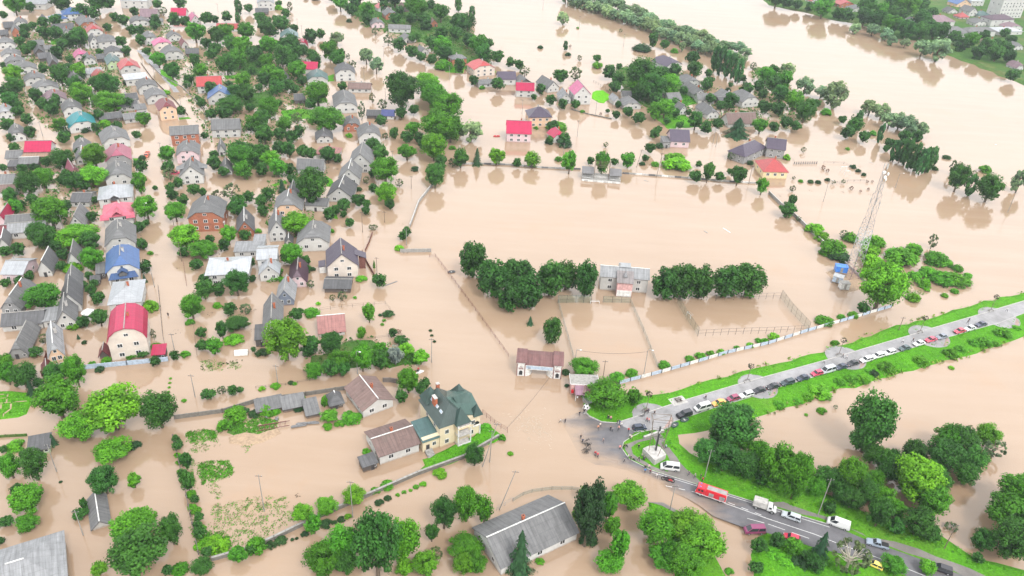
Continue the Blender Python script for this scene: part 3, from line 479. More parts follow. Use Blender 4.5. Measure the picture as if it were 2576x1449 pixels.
'12': '''L285,740,390,390 D560,660,180 D760,675,230,240 D530,700,180 K60,695,130,60 L410,335,160 B560,295,160,90 S870,130,110 S770,130,70 Y625,175,50 B995,110,40 G1135,345,150,200 K1330,300,120,80 K1250,285,40 Y1060,520,90,140 R1440,470,60 D1375,500,100 G590,925,210,180 D750,900,190 G840,835,230,210 D880,890,160 G1070,840,220,280 D1250,800,190 V1400,780,170,210 L1510,710,180,160
L1660,780,190,165 G1460,590,160,120 G1250,700,150,170 D1250,830,180 G1530,1065,230,250 D1650,1075,130 G1460,1160,150 L1700,1020,130 K350,975,60 B390,980,50 B195,1020,95 Y60,1040,70 L740,1365,200,130 B960,1370,200,100 B840,1400,100 Y720,1430,100 B690,1210,70,140 B470,1130,60 B340,1140,60 B210,1160,100 B2310,1440,110 B40,1180,60 B120,1290,220,60 K430,1250,110 B1270,380,40 B1290,340,40 K1755,440,35 K1770,490,35 K1795,550,35'''}
pl = []
for t, s in PD.items():
    for w in s.split():
        k = w[0]; v = [float(q) for q in w[1:].split(',')]; f = 1 if t == 'P' else .25
        px, py = tp(t, v[0], v[1]); pl.append([k, px, py, v[2]*f, (v[3]*f if len(v) > 3 else v[2]*f*PLANT[k][3]), None])
def along(P, n): 
    L = [0]
    for a, b in zip(P, P[1:]): L.append(L[-1]+math.dist(a, b))
    for i in range(n):
        s = L[-1]*(i+.5)/n; j = max(q for q in range(len(P)-1) if L[q] <= s); f = (s-L[j])/(L[j+1]-L[j]); yield (P[j][0]+(P[j+1][0]-P[j][0])*f, P[j][1]+(P[j+1][1]-P[j][1])*f)
BELT = [(1420, 4), (1500, 33), (1563, 51), (1612, 72), (1660, 90), (1700, 108), (1763, 132), (1788, 136), (1850, 158), (1872, 168)]
for i, (x, y) in enumerate(along(BELT, 30)): pl.append(['W', x+random.uniform(-4, 4), y+random.uniform(-3, 3), random.uniform(30, 42), random.uniform(24, 32), 'belt'])
for i, (x, y) in enumerate(along([(q[0]+14, q[1]-17) for q in BELT], 24)): pl.append(['W', x+random.uniform(-4, 4), y+random.uniform(-3, 3), random.uniform(30, 40), random.uniform(22, 30), 'belt'])
trees = sorted([p for p in pl if p[0] in 'GDL'], key=lambda p: -p[3]*p[4])
def solve(px, py, w, h):
    s, ph = scl(px, py-h*.3); a = w/2/s; b2 = (h/2/s)**2 - (a*math.sin(ph))**2; b = max(.42*a, math.sqrt(max(0, b2))/math.cos(ph)); return s, ph, a, min(b, 2.6*a)
OVER = []
for k, px, py, w, h, grp in pl:
    name, cr, col, asp, cat, desc = PLANT[k]; me = random.choice(CROWNS['big' if cr == 'round' and w > 52 else cr]); s, ph, a, b = solve(px, py, w, h); q_ = {'round': 1.0+.18*min(1, max(0, (w-35)/40)), 'tidy': 1.12, 'willow': 1.12, 'spread': 1.05, 'poplar': 1.08, 'sparse': 1.0}.get(cr, 1.0); a *= q_; b *= q_*.97
    low = cr == 'spread' or k in 'RY'
    lift = b*.62 if low else b*1.06 if k in 'WC' else b*.98+.08*a if k in 'T' else b*1.05+.08*a
    ext = math.sqrt((b*math.cos(ph))**2+(a*math.sin(ph))**2)*s
    yb = py - ext; c = G(px, yb, lift); base = Vector((c.x, c.y, 0))
    v = random.uniform(.85, 1.15); hsh = random.uniform(-.12, .12); far = min(1, max(0, (base.y-330)/350))
    cc = (col[0]*v*(1+hsh), col[1]*v, col[2]*v*(1-hsh)); g = sum(cc)/3*1.1
    sz = (2.06*a, 2.06*a, 2.06*b); z0 = lift-1.03*b if not low else -.12*b
    rz = random.uniform(0, 6.28)
    key = [k, px, py, w, h, grp]
    OVER.append((key, name, me, cc, sz, z0, rz, base, cat, desc, (px, yb), low, a, b))
late_keys = set((p[1], p[2]) for p in trees[298:])
masses = []
for key, name, me, cc, sz, z0, rz, base, cat, desc, pos, low, a, b in OVER:
    k, px, py, w, h, grp = key
    if k in 'GDL' and (px, py) in late_keys: masses.append((me, cc, sz, z0, rz, base)); continue
    if low or w*h < 180:
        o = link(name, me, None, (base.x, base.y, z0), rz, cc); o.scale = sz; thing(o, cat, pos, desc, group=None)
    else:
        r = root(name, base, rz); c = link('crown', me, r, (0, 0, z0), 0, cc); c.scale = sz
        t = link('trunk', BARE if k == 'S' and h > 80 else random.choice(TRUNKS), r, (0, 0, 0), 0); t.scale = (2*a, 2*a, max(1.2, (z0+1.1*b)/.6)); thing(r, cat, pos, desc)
    if grp == 'belt': o = THINGS[-1]; o[3] = 'grey-green willow standing in the dense willow belt along the wide river'; o[0]['label'] = o[3]; o[0]['group'] = 'willows of the river belt'
if masses:      # the smallest crowns past the first three hundred, one leafy mass
    VV = []; TT = []
    for me, cc, sz, z0, rz, base in masses:
        n = len(me.vertices); v = np.empty(n*3, dtype=np.float32); me.vertices.foreach_get('co', v); v = v.reshape(-1, 4, 3)[::3]; cen = v.mean(1, keepdims=True); v = cen+(v-cen)*1.7
        c, q = math.cos(rz), math.sin(rz); x = v[..., 0]*sz[0]; y = v[..., 1]*sz[1]; VV.append(np.stack([x*c-y*q+base.x, x*q+y*c+base.y, v[..., 2]*sz[2]+z0], -1).reshape(-1, 3))
        tt = np.empty(n, dtype=np.float32); me.attributes['tint'].data.foreach_get('value', tt); TT.append(tt.reshape(-1, 4)[::3].reshape(-1)*(.7 if cc[1] < .1 else 1))
    V = np.concatenate(VV); n = len(V)//4; me = bpy.data.meshes.new('distant_foliage'); me.vertices.add(4*n); me.vertices.foreach_set('co', V.reshape(-1)); me.loops.add(4*n); me.loops.foreach_set('vertex_index', np.arange(4*n, dtype=np.int32))
    me.polygons.add(n); me.polygons.foreach_set('loop_start', np.arange(0, 4*n, 4, dtype=np.int32)); me.polygons.foreach_set('loop_total', np.full(n, 4, dtype=np.int32)); at = me.attributes.new('tint', 'FLOAT', 'POINT'); at.data.foreach_set('value', np.concatenate(TT))
    me.materials.append(MT['leaf']); me.update(); struct(link('distant_foliage', me, color=(.03, .11, .018)), 'stuff')
# ---------------------------------------------------------------- low growth nobody could count: garden undergrowth and grass tufts
def inside(p, poly):
    r = False; j = len(poly)-1
    for i in range(len(poly)):
        if (poly[i][1] > p[1]) != (poly[j][1] > p[1]) and p[0] < (poly[j][0]-poly[i][0])*(p[1]-poly[i][1])/(poly[j][1]-poly[i][1])+poly[i][0]: r = not r
        j = i
    return r
def scatter(name, polys, dens, size, hgt, col, z=0.0, clump=1.2, up=.2, asp=1.0):
    C = []; N = []; S = []; Tn = []
    for P in polys:
        W2 = [T('P', x, y) for x, y in P]; q = [(v.x, v.y) for v in W2]; x0, x1, y0, y1 = min(v[0] for v in q), max(v[0] for v in q), min(v[1] for v in q), max(v[1] for v in q)
        area = abs(sum(q[i][0]*q[(i+1) % len(q)][1]-q[(i+1) % len(q)][0]*q[i][1] for i in range(len(q))))/2
        for i in range(int(area*dens)):
            for _ in range(30):
                c = (random.uniform(x0, x1), random.uniform(y0, y1))
                if inside(c, q): break
            else: continue
            t = random.random(); r = clump*random.uniform(.5, 1.3)
            for j in range(7):
                d = np.random.normal(size=3); d /= np.linalg.norm(d); C.append((c[0]+d[0]*r, c[1]+d[1]*r, z+abs(d[2])*hgt*random.uniform(.3, 1))); N.append(d+np.array([0, 0, up])); S.append(size*random.uniform(.6, 1.4)); Tn.append(.15+.4*t+.4*random.random())
    return struct(link(name, leaf_mesh(name, np.array(C), np.array(N), np.array(S), np.array(Tn), asp), color=col), 'stuff')
scatter('garden_undergrowth', [[(40, 60), (160, 50), (250, 60), (268, 120), (330, 230), (350, 290), (280, 330), (120, 330), (60, 260), (20, 160)], [(320, 60), (420, 60), (470, 120), (600, 110), (700, 120), (770, 150), (800, 210), (830, 260), (700, 400), (560, 400), (500, 310), (450, 200)], [(680, 440), (720, 430), (820, 420), (840, 500), (780, 570), (700, 620), (670, 560), (650, 500)],
  [(20, 400), (100, 380), (230, 420), (250, 560), (230, 640), (120, 620), (10, 560)], [(850, 8), (1060, 5), (1180, 60), (1200, 100), (1250, 155), (1200, 185), (1130, 170), (1050, 110), (920, 70)], [(1545, 170), (1640, 155), (1720, 180), (1790, 220), (1880, 250), (1950, 300), (1900, 315), (1740, 315), (1640, 290), (1570, 250)], [(1890, 170), (1960, 180), (2000, 230), (2050, 290), (1990, 325), (1900, 250)],
  [(765, 900), (900, 845), (1065, 885), (1060, 920), (900, 930), (770, 935)], [(2260, 95), (2330, 110), (2450, 155), (2570, 205), (2620, 120), (2500, 100), (2330, 60)]], .16, .62, 1.2, (.04, .15, .014))
BANKG = [[(1575, 1000), (1713, 980), (1932, 920), (2232, 828), (2457, 766), (2600, 730), (2600, 748), (2482, 782), (2298, 836), (2092, 897), (1860, 960), (1718, 1002), (1600, 1040)], [(1690, 1072), (1800, 1036), (1932, 990), (2164, 924), (2382, 858), (2600, 792), (2600, 838), (2507, 868), (2269, 934), (2087, 982), (1932, 1038), (1850, 1070), (1720, 1082)]]
scatter('grass_tufts', BANKG, .35, .3, .2, (.085, .29, .010), ZB, .5, 1.6)
scatter('shore_reeds', [[(1932, 1034), (2087, 980), (2269, 930), (2400, 895), (2507, 866), (2590, 842), (2590, 852), (2507, 877), (2407, 907), (2269, 942), (2087, 991), (2007, 1024), (1932, 1046)], [(1560, 994), (1713, 974), (1932, 914), (2092, 872), (2300, 804), (2457, 760), (2600, 728), (2600, 735), (2457, 767), (2232, 828), (1932, 922), (1713, 982), (1600, 1000)]], .5, .5, .9, (.13, .20, .035), .1, .6, .3)
scatter('grass_tufts', [[(467, 1087), (520, 1080), (547, 1086), (540, 1106), (470, 1112)], [(492, 1165), (540, 1158), (575, 1160), (592, 1192), (560, 1205), (510, 1219)], [(482, 1330), (520, 1335), (575, 1345), (580, 1390), (500, 1392)], [(575, 1075), (640, 1050), (700, 1055), (690, 1085), (600, 1100)]], 6.5, .3, .25, (.06, .21, .012), 0, .5, 1.0)
scatter('flooded_grass', [[(475, 1112), (545, 1100), (550, 1130), (480, 1140)], [(525, 1215), (555, 1215), (552, 1255), (530, 1250)], [(530, 1270), (640, 1250), (720, 1250), (740, 1310), (660, 1350), (590, 1380), (520, 1360)], [(470, 1140), (490, 1160), (500, 1320), (480, 1330)], [(590, 1085), (645, 1070), (660, 1100), (620, 1135)], [(503, 905), (600, 912), (612, 930), (505, 935)], [(2150, 660), (2260, 690), (2330, 740), (2200, 760)], [(705, 276), (830, 276), (825, 292), (710, 302)]], 1.5, .26, .2, (.09, .19, .04), 0, .7, .8)
scatter('villa_grass', [[(1066, 1176), (1095, 1145), (1190, 1100), (1224, 1068), (1258, 1095), (1170, 1150), (1100, 1178)], [(0, 990), (80, 990), (70, 1040), (0, 1050)]], .7, .35, .25, (.075, .27, .010), .25, .4, 1.4)
scatter('roadside_grass', [[(1700, 1090), (1750, 1160), (1800, 1215), (1890, 1248), (2090, 1305), (2180, 1340), (2300, 1372), (2300, 1345), (2080, 1250), (1930, 1200), (1830, 1170), (1760, 1156), (1720, 1120)], [(2200, 1345), (2330, 1350), (2430, 1390), (2576, 1449), (2576, 1470), (2440, 1425), (2350, 1385)], [(1632, 1270), (1700, 1300), (1760, 1345), (1790, 1420), (1700, 1440), (1660, 1340)], [(1590, 1095), (1660, 1078), (1700, 1085), (1690, 1110), (1720, 1160), (1640, 1100)], [(1490, 1035), (1540, 1010), (1600, 1030), (1560, 1058), (1515, 1057)]], .4, .35, .3, (.065, .23, .010), ZB, .5, 1.2)
# ---------------------------------------------------------------- houses
WC = {'W': ((.48, .475, .46), 'white', 'wall'), 'C': ((.57, .50, .44), 'cream', 'wall'), 'P': ((.56, .43, .45), 'pinkish', 'wall'), 'B': ((.33, .115, .065), 'brick', 'brick'), 'G': ((.25, .25, .25), 'grey', 'wall'), 'L': ((.42, .415, .40), 'pale grey', 'wall'),
      'O': ((.62, .42, .29), 'peach', 'wall'), 'K': ((.09, .075, .07), 'dark timber', 'wall'), 'N': ((.38, .48, .28), 'pale green', 'wall'), 'U': ((.16, .19, .25), 'slate blue', 'wall'), 'Y': ((.64, .52, .31), 'yellow', 'wall')}
RC = {'g': ((.135, .135, .138), 'grey', 'slate'), 'd': ((.085, .085, .09), 'dark grey', 'slate'), 'l': ((.235, .24, .25), 'light grey', 'slate'), 'm': ((.34, .008, .055), 'crimson', 'tin'), 'r': ((.34, .05, .052), 'coral red', 'tin'), 'p': ((.40, .085, .185), 'magenta pink', 'tin'), 'q': ((.45, .10, .145), 'pink', 'tin'),
      'u': ((.05, .105, .25), 'blue', 'tin'), 'i': ((.05, .06, .17), 'indigo', 'tin'), 't': ((.012, .20, .23), 'teal', 'tin'), 'v': ((.085, .145, .145), 'grey-green', 'tin'), 'e': ((.062, .048, .075), 'plum grey', 'tin'), 'E': ((.06, .025, .045), 'dark plum', 'tin'), 'b': ((.15, .10, .09), 'brown', 'slate'), 'w': ((.36, .375, .40), 'white', 'tin'),
      'a': ((.19, .13, .15), 'mauve', 'slate'), 'A': ((.27, .075, .115), 'dusky rose', 'tin'), 'M': ((.14, .028, .035), 'maroon', 'tin'), 'x': ((.30, .19, .14), 'rusty', 'slate'), 'f': ((.27, .13, .12), 'faded red', 'slate')}
def win_mesh(cols, name='window'):
    mb = MB(); f = .09; mb.box(-.5, -.05, -.5, .5, .03, -.5+f, 'frame_white').box(-.5, -.05, .5-f, .5, .03, .5, 'frame_white').box(-.5, -.05, -.5+f, -.5+f, .03, .5-f, 'frame_white').box(.5-f, -.05, -.5+f, .5, .03, .5-f, 'frame_white')
    for i in range(1, cols): x = -.5+i/cols; mb.box(x-.03, -.045, -.5+f, x+.03, .03, .5-f, 'frame_white')
    mb.poly([(0, 1, 2, 3)], [(-.5+f, -.015, -.5+f), (.5-f, -.015, -.5+f), (.5-f, -.015, .5-f), (-.5+f, -.015, .5-f)], 'glass'); return mb.mesh(name)
WIN = [win_mesh(2), win_mesh(3), win_mesh(1)]
mb = MB(); mb.box(-.5, -.05, -.5, .5, .03, .5, 'old_timber'); mb.box(-.42, -.07, -.46, .42, -.05, .46, 'dark_metal'); DOOR = mb.mesh('door')
mb = MB(); mb.box(-.35, -.3, -.6, .35, .3, 1.0, 'pale_concrete').box(-.42, -.37, 1.0, .42, .37, 1.12, 'concrete').box(-.2, -.15, 1.12, .2, .15, 1.16, 'black'); CHIM = mb.mesh('chimney')
mb = MB(); mb.box(-.3, -.3, -.6, .3, .3, 1.1, 'red_brick').box(-.37, -.37, 1.1, .37, .37, 1.22, 'red_brick').box(-.18, -.18, 1.22, .18, .18, 1.26, 'black'); CHIM2 = mb.mesh('chimney')
def house_geo(Ty, w, D, e, r):
    swap = Ty == 'S' or (Ty == 'H' and w > D); A, B = (D/2, w/2) if swap else (w/2, D/2)
    f = (lambda a, b, z: (b, D/2+a, z)) if swap else (lambda a, b, z: (a, D/2+b, z))
    o, o2 = .5, .45; s = r/A; fl = []; pts = []; wf = []; wp = []; ridge = None
    if Ty in 'GS': prof = [(A+o, e-s*o), (0, e+r)]; wprof = [(A, e), (0, e+r-.08)]
    elif Ty == 'J': prof = [(A+o, e-s*o), (0, e+r)]; wprof = [(A, e), (A*.5, e+r*.5)]
    elif Ty == 'M': prof = [(A*1.07, e-.35), (A*.9, e+.42*r), (A*.52, e+.84*r), (0, e+r)]; wprof = [(A, e-.1), (A*.86, e+.4*r), (A*.5, e+.8*r), (0, e+r-.1)]
    if Ty == 'F':
        pts = [(-w/2-.3, -.4, e-.05), (w/2+.3, -.4, e-.05), (w/2+.3, D+.3, e+r), (-w/2-.3, D+.3, e+r)]; fl = [(0, 1, 2, 3)]; uvs = [(p[0], p[1]) for p in pts]
        wp = [(-w/2, 0, -1), (w/2, 0, -1), (w/2, D, -1), (-w/2, D, -1), (-w/2, 0, e), (w/2, 0, e), (w/2, D, e+r-.05), (-w/2, D, e+r-.05)]; wf = [(0, 1, 5, 4), (1, 2, 6, 5), (2, 3, 7, 6), (3, 0, 4, 7)]
    elif Ty == 'H':
        hb = max(.05, B-A); q = [(-A-o, -B-o, e-s*o), (A+o, -B-o, e-s*o), (A+o, B+o, e-s*o), (-A-o, B+o, e-s*o), (0, -hb, e+r), (0, hb, e+r)]; raw = q; fl = [(0, 1, 4), (1, 2, 5, 4), (2, 3, 5), (3, 0, 4, 5)]
        pts = [f(*p) for p in q]; uvs = [(p[1], p[0]) for p in q]; ridge = (f(0, -hb, e+r), f(0, hb, e+r))
        wq = [(-A, -B), (A, -B), (A, B), (-A, B)]; wp = [f(a, b, -1) for a, b in wq] + [f(a, b, e) for a, b in wq]; wf = [(0, 1, 5, 4), (1, 2, 6, 5), (2, 3, 7, 6), (3, 0, 4, 7)]
    else:
        full = prof[:-1] + [prof[-1]] + [(-a, z) for a, z in prof[-2::-1]]; Bo = B+o2
        if Ty == 'J':
            c = min(A*.62, B*.5); zm = e+r*.5
            q = [(A+o, -Bo, e-s*o), (A+o, Bo, e-s*o), (A*.5, Bo, zm), (0, Bo-c, e+r), (0, -Bo+c, e+r), (A*.5, -Bo, zm), (-A-o, -Bo, e-s*o), (-A-o, Bo, e-s*o), (-A*.5, Bo, zm), (-A*.5, -Bo, zm)]
            fl = [(0, 1, 2, 3, 4, 5), (6, 9, 4, 3, 8, 7), (2, 8, 3), (5, 4, 9)]; ridge = (f(0, -Bo+c, e+r), f(0, Bo-c, e+r))
        else:
            q = [(a, -Bo, z) for a, z in full] + [(a, Bo, z) for a, z in full]; k = len(full); fl = [(i, i+1, k+i+1, k+i) for i in range(k-1)]; ridge = (f(0, -Bo, e+r), f(0, Bo, e+r))
        pts = [f(*p) for p in q]; uvs = [(p[1], abs(p[0])) for p in q]
        wfull = wprof + ([(-a, z) for a, z in wprof[-2::-1]] if wprof[-1][0] == 0 else [(-a, z) for a, z in wprof[::-1]]); poly = [(A, -1)] + wfull + [(-A, -1)]; k = len(poly)
        wp = [f(a, -B, z) for a, z in poly] + [f(a, B, z) for a, z in poly]; wf = [tuple(range(k)), tuple(range(2*k-1, k-1, -1)), (0, 1, k+1, k), (k-2, k-1, 2*k-1, 2*k-2)]
    return pts, fl, uvs, wp, wf, ridge, f, A, B, swap
def roof_mesh(pts, fl, uvs, m, ridge, cap):
    me = bpy.data.meshes.new('roof'); bm = bmesh.new(); uvl = bm.loops.layers.uv.new('UVMap'); vs = [bm.verts.new(p) for p in pts]
    for fc in fl:
        fa = bm.faces.new([vs[i] for i in fc])
        for lp, i in zip(fa.loops, fc): lp[uvl].uv = uvs[i]
    bmesh.ops.recalc_face_normals(bm, faces=bm.faces)
    for fa in bm.faces:
        if fa.normal.z < 0: fa.normal_flip()
    bmesh.ops.solidify(bm, geom=bm.faces[:], thickness=.16)
    if cap and ridge and (Vector(ridge[0])-Vector(ridge[1])).length > 1:
        g = bmesh.ops.create_cube(bm, size=1); a, b = Vector(ridge[0]), Vector(ridge[1]); d = b-a; mt = Matrix.Translation((a+b)/2+Vector((0, 0, .1))) @ Matrix.Rotation(math.atan2(d.y, d.x), 4, 'Z') @ Matrix.Diagonal((d.length, .24, .18, 1))
        for v in g['verts']: v.co = mt @ v.co
        for fa in bm.faces:
            if all(v in g['verts'] for v in fa.verts): fa.material_index = 1
    bm.to_mesh(me); bm.free(); me.materials.append(MT[m]); me.materials.append(MT['white_paint' if cap == 2 else 'concrete']); return me
def pane(parent, x, y, z, w, h, rz=0, me=None, name='window'):
    o = link(name, me or (WIN[1] if w > 1.7 else WIN[0] if w > .9 else WIN[2]), parent, (x, y, z), rz); o.scale = (w, 1, h); return o
HH = []
def house(t, x, y, wpx, D, e, r, Ty, wc, rc, rot, mark, extra=''):
    px, py = tp(t, x, y); c = G(px, py, e); f = 1 if t == 'P' else .25; a = R(rot); u = Vector((math.cos(a), math.sin(a), 0))
    k = PJ(c+u*.5)[0]-PJ(c-u*.5)[0]; w = max(2.5, min(30, wpx*f/k)); s, ph = scl(px, py)
    if Ty in 'GJSH': w = max(2.2, w-1.0)
    name = 'shed' if (w*D < 45 or 'K' == wc or e < 2.3) and Ty != 'M' and e < 3.6 else 'house'
    base = Vector((c.x, c.y, 0)) + Vector((-u.y, u.x, 0))*.45; rt = root(name, base, a); cw, nw, mw = WC[wc]; cr, nr, mr = RC[rc]
    v = random.uniform(.88, 1.12); cr = tuple(q*v for q in cr)
    pts, fl, uvs, wp, wf, ridge, fn, A, B, swap = house_geo(Ty, w, D, e, r)
    mb = MB(); mb.poly(wf, wp, mw); mb.build('wall', rt, color=cw)
    ro = link('roof', roof_mesh(pts, fl, uvs, mr, ridge, (2 if mr == 'slate' and s > 5.6 and random.random() < .35 else 1) if s > 4.3 and Ty != 'F' else 0), rt, color=cr)
    if name == 'house' and ridge and random.random() < .75:
        q = Vector(ridge[0]).lerp(Vector(ridge[1]), random.uniform(.3, .7)); o = link('chimney', random.choice((CHIM, CHIM2)), ro, q + (Vector((0, .8, -.4)) if swap else Vector((.8, 0, -.4))))
    if name == 'shed':
        if e > 1.9: o = pane(rt, random.uniform(-.2, .2)*w, -.03, .9, 1.0, 1.8, 0, DOOR, 'door'); pane(rt, w*.33, -.03, e*.6, .8, .7)
    else:
        rows = [e*.55] if e < 4.2 else [e*.27, e*.72]; n = 2 if w < 11 else 3
        for z in rows:
            for i in range(n): pane(rt, (i-(n-1)/2)*w/(n+.3), -.03, z, 1.5 if w > 8 else 1.15, 1.35)
            for i in range(2): pane(rt, w/2+.03, D*(.28+.42*i), z, 1.1, 1.3, R(90)); pane(rt, -w/2-.03, D*(.28+.42*i), z, 1.1, 1.3, R(-90))
        if Ty in 'GJM' and r > 2.4: pane(rt, 0, -.03, e+r*.24 if Ty == 'J' else e+r*.36, .9 if w < 10 else 1.3, .95)
    dn = ('small ' if w*D < 60 else 'large ' if w*D > 150 else '')
    if e > 12: [pane(rt, (i-3)*w/7.5, -.03, 2.5+2.8*k, 1.6, 1.4) for i in range(7) for k in range(5)]
    desc = f"{dn}{nr}-roofed {nw} {name}"; pos = PJ(base+Vector((0, 0, e)))
    thing(rt, name, pos, desc, label=(mark+' '+extra).strip() if extra else None, mark=mark); HH.append((rt, w, D, e, r, s)); return rt
